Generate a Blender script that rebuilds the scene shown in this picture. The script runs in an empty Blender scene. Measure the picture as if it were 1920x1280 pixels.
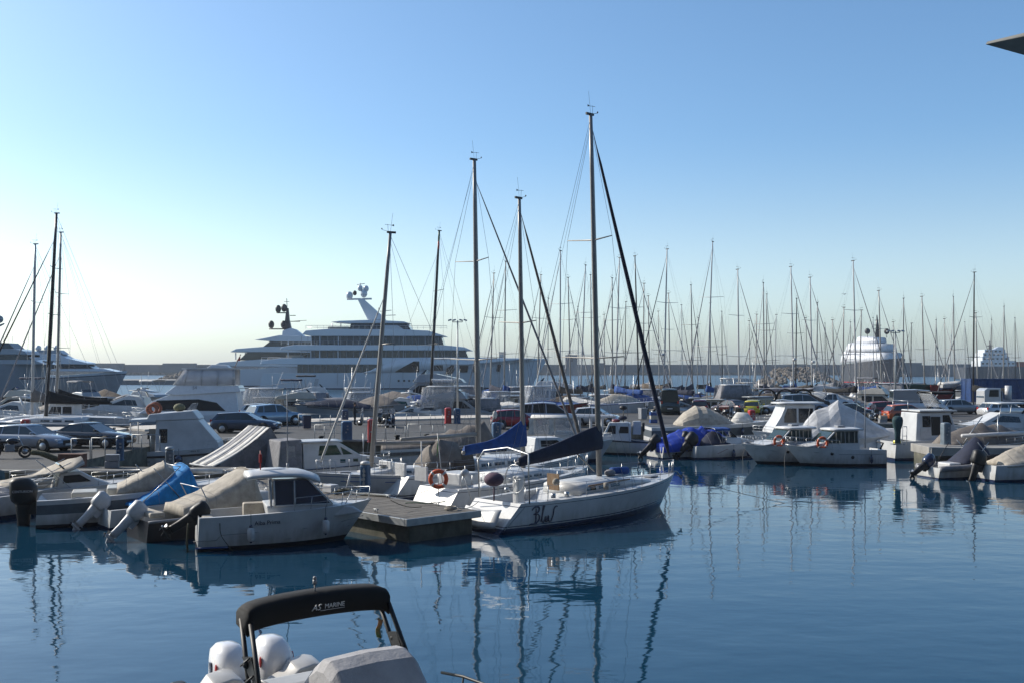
import bpy, math, random
from mathutils import Matrix, Vector
R = math.radians
random.seed(7)
sc = bpy.context.scene
COL = sc.collection

# ---------------------------------------------------------------- camera, sky, sun, exposure
FPX, HZ, CAMH, CX = 2000.0, 690.0, 5.8, 960.0
cam_d = bpy.data.cameras.new('camera')
cam = bpy.data.objects.new('camera', cam_d); COL.objects.link(cam)
cam.location = (0, 0, CAMH); cam.rotation_euler = (R(90), 0, 0)
cam_d.sensor_width = 36; cam_d.lens = 36 * FPX / 1920
cam_d.shift_y = (HZ - 640) / 1920
cam_d.clip_start = 0.1; cam_d.clip_end = 20000
sc.camera = cam

SUN_AZ, SUN_EL = -66.0, 32.0            # azimuth from the view axis (minus = left), elevation
w = bpy.data.worlds.new('World'); sc.world = w; w.use_nodes = True
nt = w.node_tree; nt.nodes.clear()
sky = nt.nodes.new('ShaderNodeTexSky'); sky.sky_type = 'NISHITA'; sky.sun_disc = False
sky.sun_elevation = R(SUN_EL); sky.sun_rotation = R(SUN_AZ)
sky.altitude = 0; sky.air_density = 0.85; sky.dust_density = 1.4; sky.ozone_density = 4.8
hs = nt.nodes.new('ShaderNodeHueSaturation'); hs.inputs['Saturation'].default_value = 1.06
bg = nt.nodes.new('ShaderNodeBackground'); bg.inputs[1].default_value = 0.15
wo = nt.nodes.new('ShaderNodeOutputWorld')
# pale, less coloured air low over the sea
tcw = nt.nodes.new('ShaderNodeTexCoord'); sxw = nt.nodes.new('ShaderNodeSeparateXYZ'); nt.links.new(tcw.outputs['Generated'], sxw.inputs[0])
def low(z0, z1, a, b):
    q = nt.nodes.new('ShaderNodeMapRange'); q.interpolation_type = 'SMOOTHSTEP'; [q.inputs.__getitem__(i + 1).__setattr__('default_value', v) for i, v in enumerate((z0, z1, a, b))]; nt.links.new(sxw.outputs['Z'], q.inputs[0]); return q.outputs[0]
nt.links.new(low(0, .22, .58, 1.05), hs.inputs['Saturation']); nt.links.new(low(0, .15, 1.17, 1.0), hs.inputs['Value'])
nt.links.new(sky.outputs[0], hs.inputs['Color']); tn = nt.nodes.new('ShaderNodeMix'); tn.data_type = 'RGBA'; tn.blend_type = 'MULTIPLY'; tn.inputs[0].default_value = 1; tn.inputs[7].default_value = (.97, 1.03, .965, 1); nt.links.new(hs.outputs[0], tn.inputs[6]); nt.links.new(tn.outputs[2], bg.inputs[0]); nt.links.new(bg.outputs[0], wo.inputs[0])
sl = bpy.data.lights.new('sun', 'SUN'); sl.energy = 4.4; sl.angle = R(0.5); sl.color = (1, 0.92, 0.80)
so = bpy.data.objects.new('sun', sl); COL.objects.link(so)
_a, _e = R(SUN_AZ), R(SUN_EL)
sdir = Vector((math.sin(_a) * math.cos(_e), math.cos(_a) * math.cos(_e), math.sin(_e)))
so.rotation_euler = sdir.to_track_quat('Z', 'Y').to_euler(); so.location = sdir * 60
sc.view_settings.view_transform = 'Standard'; sc.view_settings.look = 'None'
sc.view_settings.exposure = 0.33; sc.view_settings.gamma = 1

def G(px, py, z=0.0):                    # the place on level z that the photograph shows at (px, py)
    d = FPX * (CAMH - z) / (py - HZ); return ((px - CX) * d / FPX, d)
def XX(px, d): return (px - CX) * d / FPX
def ZZ(py, d): return CAMH + (HZ - py) * d / FPX

# ---------------------------------------------------------------- materials
MATS = {}
def mat(name, col, rough=0.5, metal=0.0, var=0.12, scale=3.0, bump=0.0, coat=0.0, alpha=1.0, trans=0.0, stretch=None, col2=None, stain=0, stain_c=(.16, .14, .09)):
    if name in MATS: return MATS[name]
    m = bpy.data.materials.new(name); m.use_nodes = True; n = m.node_tree; b = n.nodes['Principled BSDF']
    b.inputs['Roughness'].default_value = rough; b.inputs['Metallic'].default_value = metal
    b.inputs['Coat Weight'].default_value = coat; b.inputs['Alpha'].default_value = alpha
    b.inputs['Transmission Weight'].default_value = trans
    tc = n.nodes.new('ShaderNodeTexCoord'); mp = n.nodes.new('ShaderNodeMapping')
    if stretch: mp.inputs['Scale'].default_value = stretch
    n.links.new(tc.outputs['Object'], mp.inputs[0])
    nz = n.nodes.new('ShaderNodeTexNoise'); nz.inputs['Scale'].default_value = scale; nz.inputs['Detail'].default_value = 5
    nz.inputs['Roughness'].default_value = 0.65
    n.links.new(mp.outputs[0], nz.inputs['Vector'])
    rp = n.nodes.new('ShaderNodeValToRGB')
    c = col; d = col2 or tuple(x * (1 - var * 2.2) for x in col)
    rp.color_ramp.elements[0].position = 0.32; rp.color_ramp.elements[0].color = (*[max(0, x) for x in d], 1)
    rp.color_ramp.elements[1].position = 0.62; rp.color_ramp.elements[1].color = (*c, 1)
    n.links.new(nz.outputs['Fac'], rp.inputs[0]); n.links.new(rp.outputs[0], b.inputs['Base Color'])
    if stain:
        sp = n.nodes.new('ShaderNodeSeparateXYZ'); n.links.new(tc.outputs['Object'], sp.inputs[0])
        n2 = n.nodes.new('ShaderNodeTexNoise'); n2.inputs['Scale'].default_value = 2.5; n2.inputs['Detail'].default_value = 4; m2 = n.nodes.new('ShaderNodeMapping'); m2.inputs['Scale'].default_value = (2.2, 2.2, .25); n.links.new(tc.outputs['Object'], m2.inputs[0]); n.links.new(m2.outputs[0], n2.inputs['Vector'])
        mm = n.nodes.new('ShaderNodeMath'); mm.operation = 'MULTIPLY_ADD'; mm.inputs[1].default_value = -1.1; n.links.new(n2.outputs['Fac'], mm.inputs[0]); n.links.new(sp.outputs['Z'], mm.inputs[2])
        mr = n.nodes.new('ShaderNodeMapRange'); mr.inputs[1].default_value = -.50; mr.inputs[2].default_value = stain; mr.inputs[3].default_value = .45; mr.inputs[4].default_value = 0; n.links.new(mm.outputs[0], mr.inputs[0])
        mx = n.nodes.new('ShaderNodeMix'); mx.data_type = 'RGBA'; mx.inputs[7].default_value = (*stain_c, 1); n.links.new(mr.outputs[0], mx.inputs[0]); n.links.new(rp.outputs[0], mx.inputs[6]); n.links.new(mx.outputs[2], b.inputs['Base Color'])
    if bump:
        bp = n.nodes.new('ShaderNodeBump'); bp.inputs['Strength'].default_value = bump; bp.inputs['Distance'].default_value = 0.03
        n.links.new(nz.outputs['Fac'], bp.inputs['Height']); n.links.new(bp.outputs[0], b.inputs['Normal'])
    MATS[name] = m; return m

WHITE = mat('white_gelcoat', (0.53, 0.54, 0.545), 0.42, var=0.09, scale=1.2, coat=0.08, stain=.05)
CREAM = mat('cream_gelcoat', (0.47, 0.445, 0.385), 0.38, var=0.10, scale=1.5, stain=.05)
GREYH = mat('grey_hull_paint', (0.25, 0.275, 0.30), 0.3, var=0.07, scale=0.6, coat=0.3)
SILVERH = mat('silver_hull_paint', (0.20, 0.235, 0.27), 0.25, var=0.05, scale=0.3, coat=0.4)
NAVYH = mat('navy_hull_paint', (0.02, 0.03, 0.07), 0.2, var=0.1, scale=1, coat=0.5)
BLACKH = mat('black_hull_paint', (0.015, 0.015, 0.02), 0.3, var=0.1, scale=1)
BLUEP = mat('blue_stripe_paint', (0.02, 0.07, 0.25), 0.3, var=0.1)
REDP = mat('red_paint', (0.42, 0.03, 0.03), 0.35, var=0.1)
DKRED = mat('dark_red_paint', (0.18, 0.02, 0.025), 0.3, var=0.1, coat=0.4)
ANTIF = mat('antifouling_paint', (0.02, 0.03, 0.05), 0.7, var=0.2)
BAND = mat('grey_band_paint', (0.10, 0.12, 0.14), 0.35, var=0.1)
GLASS = mat('tinted_glass', (0.015, 0.02, 0.025), 0.05, var=0.1, coat=0.2)
GLASSB = mat('blue_tinted_glass', (0.02, 0.035, 0.07), 0.06, var=0.1, coat=0.2)
CLEAR = mat('clear_vinyl', (0.50, 0.52, 0.55), 0.12, var=0.06, scale=.8, bump=0.15, alpha=0.30)
CHROME = mat('stainless_steel', (0.42, 0.43, 0.44), 0.38, 1.0, var=0.05)
ALU = mat('mast_aluminium', (0.27, 0.26, 0.245), 0.42, 0.25, var=0.08, scale=0.8)
ALUW = mat('white_mast_paint', (0.40, 0.40, 0.40), 0.4, var=0.06, scale=0.8)
CARBON = mat('black_mast_paint', (0.02, 0.02, 0.022), 0.35, var=0.1)
WIRE = mat('rigging_wire', (0.25, 0.26, 0.28), 0.4, 0.6, var=0.05)
BLACK = mat('black_plastic', (0.010, 0.010, 0.012), 0.5, var=0.15, scale=6)
RUBBER = mat('black_rubber', (0.02, 0.02, 0.02), 0.8, var=0.2, scale=6)
WHPL = mat('white_plastic', (0.52, 0.52, 0.52), 0.4, var=0.08, scale=5)
GREYPL = mat('grey_plastic', (0.25, 0.26, 0.28), 0.5, var=0.1, scale=5)
TEAK = mat('teak_wood', (0.24, 0.15, 0.08), 0.6, var=0.25, scale=3, stretch=(1, 12, 1))
ORANGE = mat('orange_lifebuoy_plastic', (0.60, 0.10, 0.03), 0.5, var=0.15, scale=6)
ROPE = mat('mooring_rope', (0.35, 0.32, 0.27), 0.9, var=0.25, scale=20)
DKROPE = mat('dark_weedy_rope', (0.05, 0.05, 0.03), 0.9, var=0.3, scale=20)
def cloth(name, c, b=0.7): return mat(name, c, 0.85, var=0.16, scale=3.2, bump=b * 1.6)
NAVYC = cloth('navy_canvas', (0.012, 0.018, 0.045)); BLUEC = cloth('blue_canvas', (0.008, 0.06, 0.24))
BRBLUE = cloth('bright_blue_tarpaulin', (0.015, 0.06, 0.42)); CYANC = cloth('sky_blue_canvas', (0.01, 0.22, 0.55))
TAUPE = cloth('taupe_canvas', (0.16, 0.14, 0.125)); BEIGE = cloth('beige_canvas', (0.40, 0.36, 0.30)); BROWNC = cloth('brown_canvas', (0.10, 0.075, 0.055))
GREYC = cloth('grey_canvas', (0.22, 0.22, 0.235)); WHITEC = cloth('white_canvas', (0.56, 0.55, 0.52)); TEALC = cloth('dark_teal_canvas', (0.02, 0.06, 0.07))
BLACKC = cloth('black_canvas', (0.006, 0.006, 0.007), .3); SHRINK = mat('shrink_wrap_film', (0.56, 0.56, 0.56), 0.3, var=0.18, scale=1.4, bump=0.9)

# ---------------------------------------------------------------- mesh builder
class MB:
    def __init__(s, M=None): s.v = []; s.f = []; s.mi = []; s.sm = []; s.M = M or Matrix()
    def add(s, vs, fs, m=0, smooth=False):
        o = len(s.v)
        for p in vs:
            q = s.M @ Vector(p); s.v.append((q.x, q.y, q.z))
        for i, f in enumerate(fs):
            s.f.append(tuple(o + k for k in f)); s.mi.append(m[i] if isinstance(m, (list, tuple)) else m); s.sm.append(smooth)
        return s
    def box(s, c, d, m=0, rz=0, taper=1.0):
        x, y, z = d[0] / 2, d[1] / 2, d[2] / 2; t = taper; cr, sr = math.cos(rz), math.sin(rz)
        P = [(-x, -y, -z), (x, -y, -z), (x, y, -z), (-x, y, -z), (-x * t, -y * t, z), (x * t, -y * t, z), (x * t, y * t, z), (-x * t, y * t, z)]
        P = [(c[0] + a * cr - b * sr, c[1] + a * sr + b * cr, c[2] + e) for a, b, e in P]
        return s.add(P, [(0, 3, 2, 1), (4, 5, 6, 7), (0, 1, 5, 4), (1, 2, 6, 5), (2, 3, 7, 6), (3, 0, 4, 7)], m)
    def tube(s, pts, r, n=6, m=0, cap=True, closed=False, flat=1.0):
        pts = [Vector(p) for p in pts]; k = len(pts); rr = r if isinstance(r, (list, tuple)) else [r] * k
        vs = []; fs = []; up = None
        for i, p in enumerate(pts):
            if closed: t = pts[(i + 1) % k] - pts[i - 1]
            else: t = pts[min(i + 1, k - 1)] - pts[max(i - 1, 0)]
            if t.length < 1e-9: t = Vector((0, 0, 1))
            t.normalize()
            if up is None: up = Vector((0, 0, 1)) if abs(t.z) < 0.9 else Vector((1, 0, 0))
            a = t.cross(up)
            if a.length < 1e-4: a = t.cross(Vector((0.3, 0.9, 0.1)))
            a.normalize(); b = t.cross(a); b.normalize(); up = -b if b.dot(up) < 0 else b
            for j in range(n):
                w = 2 * math.pi * j / n; vs.append(tuple(p + a * (math.cos(w) * rr[i]) + b * (math.sin(w) * rr[i] * flat)))
        for i in range(k if closed else k - 1):
            for j in range(n):
                A = i * n; B = ((i + 1) % k) * n; fs.append((A + j, A + (j + 1) % n, B + (j + 1) % n, B + j))
        if cap and not closed: fs += [tuple(range(n - 1, -1, -1)), tuple((k - 1) * n + j for j in range(n))]
        return s.add(vs, fs, m, n > 4)
    def loft(s, rings, closed=True, cap=True, m=0, smooth=True, ms=None):
        n = len(rings[0]); vs = [p for r in rings for p in r]; fs = []; mm = []
        for i in range(len(rings) - 1):
            for j in range(n if closed else n - 1):
                A, B = i * n, (i + 1) * n; fs.append((A + j, A + (j + 1) % n, B + (j + 1) % n, B + j)); mm.append(ms[j] if ms else m)
        if cap and closed: fs += [tuple(range(n - 1, -1, -1)), tuple((len(rings) - 1) * n + j for j in range(n))]; mm += [m, m]
        return s.add(vs, fs, mm, smooth)
    def prism(s, poly, w0, w1=None, yc=0.0, m=0, zr=None, smooth=False, topm=None):
        """side profile poly (x,z) spread to +-width; width goes w0 (lowest z) -> w1 (highest z)"""
        w1 = w0 if w1 is None else w1; zs = [p[1] for p in poly]; z0, z1 = zr or (min(zs), max(zs)); n = len(poly)
        W = [w0 + (w1 - w0) * ((p[1] - z0) / max(1e-6, z1 - z0)) for p in poly]
        vs = [(p[0], yc + W[i], p[1]) for i, p in enumerate(poly)] + [(p[0], yc - W[i], p[1]) for i, p in enumerate(poly)]
        fs = [tuple(range(n)), tuple(range(2 * n - 1, n - 1, -1))] + [(i, n + i, n + (i + 1) % n, (i + 1) % n) for i in range(n)]
        return s.add(vs, fs, m, smooth)
    def pane(s, poly, wf, side=1, t=0.012, m=0):
        """thin plate on the side of a cabin; wf(z) gives the half width there"""
        n = len(poly); a = [(p[0], side * (wf(p[1]) + t), p[1]) for p in poly]; b = [(p[0], side * (wf(p[1]) - 0.02), p[1]) for p in poly]
        return s.add(a + b, [tuple(range(n)), tuple(range(2 * n - 1, n - 1, -1))] + [(i, n + i, n + (i + 1) % n, (i + 1) % n) for i in range(n)], m)
    def cross(s, p0, p1, w0, w1, t=0.015, m=0, y0=None):
        """plate between two profile points across the beam (windscreen)"""
        (x0, z0), (x1, z1) = p0, p1; dx, dz = x1 - x0, z1 - z0; l = math.hypot(dx, dz); nx, nz = dz / l * t, -dx / l * t
        if nx < 0 and dx < 0: nx, nz = nx, nz
        P = []
        for sx in (1, -1): P += [(x0 + nx * sx, -w0, z0 + nz * sx), (x0 + nx * sx, w0, z0 + nz * sx), (x1 + nx * sx, w1, z1 + nz * sx), (x1 + nx * sx, -w1, z1 + nz * sx)]
        return s.add(P, [(0, 1, 2, 3), (7, 6, 5, 4), (0, 4, 5, 1), (1, 5, 6, 2), (2, 6, 7, 3), (3, 7, 4, 0)], m)
    def ball(s, c, r, nu=12, nv=8, m=0, top=0.0):
        rx, ry, rz = r if isinstance(r, (list, tuple)) else (r, r, r); rings = []
        for i in range(nv + 1):
            a = math.pi * i / nv; k = max(math.sin(a), 0.02)
            rings.append([(c[0] + rx * k * math.cos(2 * math.pi * j / nu), c[1] + ry * k * math.sin(2 * math.pi * j / nu), c[2] - rz * math.cos(a)) for j in range(nu)])
        return s.loft(rings, m=m)
    def cyl(s, c, r, h, n=16, m=0, r2=None):
        r2 = r if r2 is None else r2
        return s.tube([(c[0], c[1], c[2]), (c[0], c[1], c[2] + h)], [r, r2], n, m)
    def disc(s, p0, p1, r, n=16, m=0): return s.tube([p0, p1], r, n, m)
    def torus(s, c, R0, r, n=20, k=8, m=0, axis='y'):
        P = []
        for i in range(n):
            a = 2 * math.pi * i / n; u, v = R0 * math.cos(a), R0 * math.sin(a)
            P.append((c[0] + u, c[1], c[2] + v) if axis == 'y' else (c[0], c[1] + u, c[2] + v) if axis == 'x' else (c[0] + u, c[1] + v, c[2]))
        return s.tube(P, r, k, m, closed=True)
    def sheet(s, grid, m=0, smooth=True, th=0.0):
        a, b = len(grid), len(grid[0]); vs = [p for r in grid for p in r]
        fs = [(i * b + j, i * b + j + 1, (i + 1) * b + j + 1, (i + 1) * b + j) for i in range(a - 1) for j in range(b - 1)]
        return s.add(vs, fs, m, smooth)
    def build(s, name, mats, parent=None, bevel=0.0, solid=0.0, sub=0, seg=2):
        me = bpy.data.meshes.new(name); me.from_pydata(s.v, [], s.f)
        for x in (mats if isinstance(mats, (list, tuple)) else [mats]): me.materials.append(x)
        me.polygons.foreach_set('material_index', s.mi); me.polygons.foreach_set('use_smooth', s.sm); me.update()
        o = bpy.data.objects.new(name, me); COL.objects.link(o)
        if parent: o.parent = parent
        if solid:
            q = o.modifiers.new('solid', 'SOLIDIFY'); q.thickness = solid; q.offset = 0
        if bevel:
            q = o.modifiers.new('bevel', 'BEVEL'); q.width = bevel; q.segments = seg; q.limit_method = 'ANGLE'; q.angle_limit = R(35)
        if sub:
            q = o.modifiers.new('sub', 'SUBSURF'); q.levels = sub; q.render_levels = sub
        return o

def tag(o, label=None, cat=None, group=None, kind=None):
    if label: o['label'] = label
    if cat: o['category'] = cat
    if group: o['group'] = group
    if kind: o['kind'] = kind
    return o
def thing(name, label, cat, loc=(0, 0, 0), rz=0.0, group=None):
    o = bpy.data.objects.new(name, None); COL.objects.link(o); o.empty_display_size = 0.3
    o.location = (loc[0], loc[1], loc[2] if len(loc) > 2 else 0); o.rotation_euler = (0, 0, rz)
    return tag(o, label, cat, group)
def copy_tree(o, parent=None):
    c = o.copy(); COL.objects.link(c)
    if parent: c.parent = parent
    for ch in [x for x in list(o.children)]: copy_tree(ch, c)
    return c
def text_mesh(txt, size, name, material, parent, M, depth=0.004, shear=0.0, space=1.0):
    cu = bpy.data.curves.new(name, 'FONT'); cu.body = txt; cu.size = size; cu.extrude = depth; cu.shear = shear; cu.space_character = space
    cu.align_x = 'CENTER'; t = bpy.data.objects.new(name, cu); COL.objects.link(t)
    dg = bpy.context.evaluated_depsgraph_get(); me = bpy.data.meshes.new_from_object(t.evaluated_get(dg))
    bpy.data.objects.remove(t); me.transform(M); me.materials.clear(); me.materials.append(material)
    o = bpy.data.objects.new(name, me); COL.objects.link(o); o.parent = parent; return o
def basis(o, x, y):                       # text plane: x = reading direction, y = up
    x = Vector(x).normalized(); y = Vector(y).normalized(); z = x.cross(y).normalized(); y = z.cross(x)
    return Matrix(((x.x, y.x, z.x, o[0]), (x.y, y.y, z.y, o[1]), (x.z, y.z, z.z, o[2]), (0, 0, 0, 1)))
# ---------------------------------------------------------------- hulls
class Hull:
    """bow at +x, waterline z=0. sheer heights fs (stern), fb (bow)."""
    def __init__(s, L, B, fs, fb, stern=0.8, tm=0.42, p=2.2, rake=0.7, tr=0.0, flare=0.30, sag=0.0, fin=1.7):
        s.__dict__.update(L=L, B=B, fs=fs, fb=fb, stern=stern, tm=tm, p=p, rake=rake, tr=tr, flare=flare, sag=sag, fin=fin)
    def sheer(s, t): return s.fs + (s.fb - s.fs) * t ** s.fin - s.sag * math.sin(math.pi * t)
    def half(s, t):
        if t < s.tm: k = s.stern + (1 - s.stern) * math.sin(math.pi / 2 * t / s.tm)
        else: k = max(0.0, 1 - ((t - s.tm) / (1 - s.tm)) ** s.p)
        return s.B / 2 * k + 0.015
    def pt(s, t, q):
        """q=1 sheer, q=0 waterline, q<0 under water"""
        zs = s.sheer(t); z = zs * q
        x0 = -s.L / 2 + s.tr * q if s.tr > 0 else -s.L / 2 - s.tr * (q - 1) * 1.0
        x1 = s.L / 2 - s.rake * (1 - q)
        fl = 1 - (0.08 + s.flare * t ** 2.2) * (1 - q) ** 1.3 if q >= 0 else (0.92 - s.flare * t ** 2.2) * (1 - 0.5 * (-q / 0.4))
        return (x0 + (x1 - x0) * t, s.half(t) * fl, z if q >= 0 else q * s.fs)
    def side(s, x, z):
        """half width on the outside at height z, position x"""
        t = (x + s.L / 2) / s.L
        for _ in range(4):
            q = z / s.sheer(min(1, max(0, t))); p = s.pt(t, q); t += (x - p[0]) / s.L
        return s.pt(min(1, max(0, t)), q)[1]
    def build(s, parent, bands, mats, n=18, open_=None, deckm=0, gun=0.09, depth=0.03, rim=None, name='hull'):
        """bands: list of (q_top, q_bottom, material index) from the sheer down"""
        qs = [bands[0][0]] + [b[1] for b in bands]; ms = [b[2] for b in bands]; mb = MB()
        ts = [i / n for i in range(n + 1)]
        port = [[s.pt(t, q) for q in qs] for t in ts]; star = [[(x, -y, z) for x, y, z in r] for r in port]
        mb.loft(port, closed=False, ms=ms); mb.loft([r[::-1] for r in star], closed=False, ms=ms[::-1])
        # stem and transom strips
        for k in range(len(ms)):
            a, b = port[0][k], port[0][k + 1]; mb.add([a, (a[0], -a[1], a[2]), (b[0], -b[1], b[2]), b], [(0, 1, 2, 3)], ms[k])
            a, b = port[-1][k], port[-1][k + 1]; mb.add([a, (a[0], -a[1], a[2]), (b[0], -b[1], b[2]), b], [(3, 2, 1, 0)], ms[k])
        # deck / cockpit
        rows = []
        for t in ts:
            x, y, z = s.pt(t, 1.0); g = min(gun, y * 0.6); d = depth
            if open_ and open_[0] <= t <= open_[1]: d = open_[2]
            yi = y - g
            rows.append([(x, y, z), (x, yi, z + 0.008), (x, yi * 0.98, z - d), (x, 0, z - d + 0.04 * y), (x, -yi * 0.98, z - d), (x, -yi, z + 0.008), (x, -y, z)])
        mb.sheet([r[::-1] for r in rows], deckm, smooth=False)
        o = mb.build(name, mats, parent)
        if rim:
            rb = MB()
            for sg in (1, -1): rb.tube([(p[0], sg * p[1], p[2] - rim[1] * 0.3) for p in [s.pt(t, 1.0) for t in ts]], rim[1], 6)
            rb.build('rub_rail', rim[0], parent)
        return o
def strake(h, q, r, t0, t1, sg, n=10): return [(p[0], sg * (p[1] + r * 0.4), p[2]) for p in [h.pt(t0 + (t1 - t0) * i / n, q) for i in range(n + 1)]]

# ---------------------------------------------------------------- fittings
def fender(parent, x, y, ztop, mats=(WHPL, BLUEP), r=0.12, L=0.5, rope=0.35):
    mb = MB(); z = ztop - rope
    mb.tube([(x, y, z), (x, y, z - .05), (x, y, z - .1), (x, y, z - L + .1), (x, y, z - L + .04), (x, y, z - L)], [.03, r * .6, r, r, r * .6, .03], 10, 0)
    mb.tube([(x, y, z + .05), (x, y, z - .03)], [.03, r * .55], 8, 1); mb.tube([(x, y, z - L - .03), (x, y, z - L + .05)], [.02, r * .6], 8, 1)
    o = mb.build('fender', list(mats), parent)
    MB().tube([(x, y, ztop + .05), (x, y, z)], .008, 4).build('fender_rope', DKROPE, o); return o
def rail(h, t0, t1, ht, n, name, parent, sg=(1, -1), r=0.013, join=True, inset=0.08, mid=True, m=None, lean=0.1):
    """stainless rail with stanchions following the sheer"""
    m = m or CHROME
    P = lambda t, k, z: ((lambda q: (q[0] + lean * z, k * max(0.02, q[1] - inset), q[2] + z))(h.pt(t, 1)))
    if join and len(sg) == 2:
        ts = [t0 + (t1 - t0) * i / n for i in range(n + 1)]
        mb = MB(); mb.tube([P(t, 1, ht) for t in ts] + [P(t, -1, ht) for t in ts[::-1]], r, 6)
        if mid: mb.tube([P(t, 1, ht * .5) for t in ts] + [P(t, -1, ht * .5) for t in ts[::-1]], r * .6, 5)
        for t in ts:
            for k in (1, -1): mb.tube([P(t, k, 0), P(t, k, ht)], r * .9, 5)
        return mb.build(name, m, parent)
    for k in sg:
        ts = [t0 + (t1 - t0) * i / n for i in range(n + 1)]; mb = MB(); mb.tube([P(t, k, ht) for t in ts], r, 6)
        if mid: mb.tube([P(t, k, ht * .5) for t in ts], r * .6, 5)
        for t in ts: mb.tube([P(t, k, 0), P(t, k, ht)], r * .9, 5)
        mb.build(name, m, parent)
def lifebuoy_mesh(mb, c, r=0.3, axis='x', m=(0, 1)):
    mb.torus(c, r, r * .27, 24, 8, 0, axis)
    for k in range(4):
        a = math.pi / 4 + k * math.pi / 2; P = []
        for j in (-1, 0, 1):
            b = a + j * .13; u, v = r * math.cos(b), r * math.sin(b)
            P.append((c[0], c[1] + u, c[2] + v) if axis == 'x' else (c[0] + u, c[1], c[2] + v))
        mb.tube(P, r * .29, 8, 1)
def outboard(parent, x, y, z, tilt=0.0, s=1.0, cowl=WHPL, leg=WHPL, trim=GREYPL, name='outboard_motor', yaw=0, cover=None):
    """pivot on the transom at (x,y,z); tilt in degrees swings the propeller aft and up"""
    M = Matrix.Translation((x, y, z)) @ Matrix.Rotation(R(yaw), 4, 'Z') @ Matrix.Rotation(R(-tilt) * -1, 4, 'Y') @ Matrix.Scale(s, 4)
    a = MB(M); a.box((-.10, 0, -.02), (.16, .20, .34))
    a.loft([[(-.30 + dx * w, dy * v, zz) for dx, dy in ((-1, -.35), (-.6, -1), (.6, -1), (1, -.5), (1, .5), (.6, 1), (-.6, 1), (-1, .35))] for zz, w, v in ((.18, .20, .16), (-.05, .17, .13), (-.35, .14, .09), (-.62, .13, .07), (-.72, .14, .06))])
    o = a.build(name, [leg], parent)
    c = MB(M); prof = ((.06, .20, .17), (.14, .28, .205), (.30, .31, .225), (.46, .31, .22), (.58, .27, .19), (.66, .18, .13), (.68, .05, .04)); rr = []
    for zz, w, v in prof:
        rr.append([(-.30 + .10 * (.6 - zz) * 0 + w * math.copysign(abs(math.cos(q)) ** .7, math.cos(q)) - (.05 if zz > .5 else 0), v * math.copysign(abs(math.sin(q)) ** .7, math.sin(q)), zz) for q in [2 * math.pi * j / 16 for j in range(16)]])
    c.loft(rr); c.build('cowling', cowl, o)
    b = MB(M); b.loft([[(-.30 + w * math.cos(q), v * math.sin(q), zz) for q in [2 * math.pi * j / 12 for j in range(12)]] for zz, w, v in ((.04, .15, .12), (.09, .20, .165), (.13, .21, .17), (.15, .18, .15))]); b.build('motor_base_trim', trim, o)
    g = MB(M); g.tube([(-.05, 0, -.86), (-.15, 0, -.86), (-.45, 0, -.86), (-.52, 0, -.86)], [.01, .055, .055, .03], 10)
    g.box((-.32, 0, -.73), (.34, .20, .015)); g.prism([(-.22, -.70), (-.42, -.70), (-.40, -.86), (-.30, -1.06), (-.20, -1.06), (-.22, -.86)], .018); g.build('gearcase', leg, o)
    p = MB(M)
    for k in range(3):
        q = 2 * math.pi * k / 3; cy, sy = math.cos(q), math.sin(q)
        p.add([(-.50, .02 * cy, -.86 + .02 * sy), (-.47, .15 * cy - .05 * sy, -.86 + .15 * sy + .05 * cy), (-.50, .17 * cy, -.86 + .17 * sy), (-.55, .14 * cy + .06 * sy, -.86 + .14 * sy - .06 * cy)], [(0, 1, 2, 3), (3, 2, 1, 0)])
    p.tube([(-.46, 0, -.86), (-.57, 0, -.86)], [.04, .025], 8); p.build('propeller', BLACK if leg is not BLACK else CHROME, o)
    return o
def drape(parent, h, t0, t1, ridge, m, name='boat_cover', n=10, k=9, over=0.04, drop=0.10, wr=0.03, seed=1, power=1.0, wmul=1.0):
    """tarpaulin over the hull from t0 to t1; ridge(t) gives ridge height over the sheer"""
    rnd = random.Random(seed); G_ = []
    for i in range(n + 1):
        t = t0 + (t1 - t0) * i / n; x, y, z = h.pt(t, 1); y = (y + over) * wmul; row = []; rg = ridge((i / n))
        rg *= 1 - .13 * math.sin(math.pi * (i % 3) / 3) - rnd.uniform(0, .05)
        for j in range(-k, k + 1):
            u = j / k; zz = z + rg * (1 - abs(u) ** (1.0 + power)) * (1 + .05 * math.sin(7 * u + i * 1.7)) - (drop if abs(j) == k else 0)
            row.append((x + rnd.uniform(-wr, wr), y * u * (1.0 if abs(j) == k else 1.0), zz + rnd.uniform(-wr, wr) * (0 if abs(j) >= k - 1 else 1) - 0.04 * (i % 2) * (1 - abs(u))))
        G_.append(row)
    for e in (0, -1):
        x0 = G_[e][0][0]; G_[e] = [(p[0], p[1], p[2]) for p in G_[e]]
    end0 = [(p[0] - .02, p[1], h.pt(t0, 1)[2] - drop) for p in G_[0]]; end1 = [(p[0] + .02, p[1], h.pt(t1, 1)[2] - drop) for p in G_[-1]]
    o = MB().sheet([end0] + G_ + [end1]).build(name, m, parent, solid=0.012)
    for sg in (0, -1): MB().tube([(r[sg][0], r[sg][1] * 1.01, r[sg][2] + .02) for r in G_], .014, 4).build('cover_lashing', ROPE, o)
    for q in range(2, n, 3): MB().tube([(p[0], p[1], p[2] + .012) for p in G_[q]], .009, 4).build('cover_seam', GREYC, o)
    return o
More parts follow.
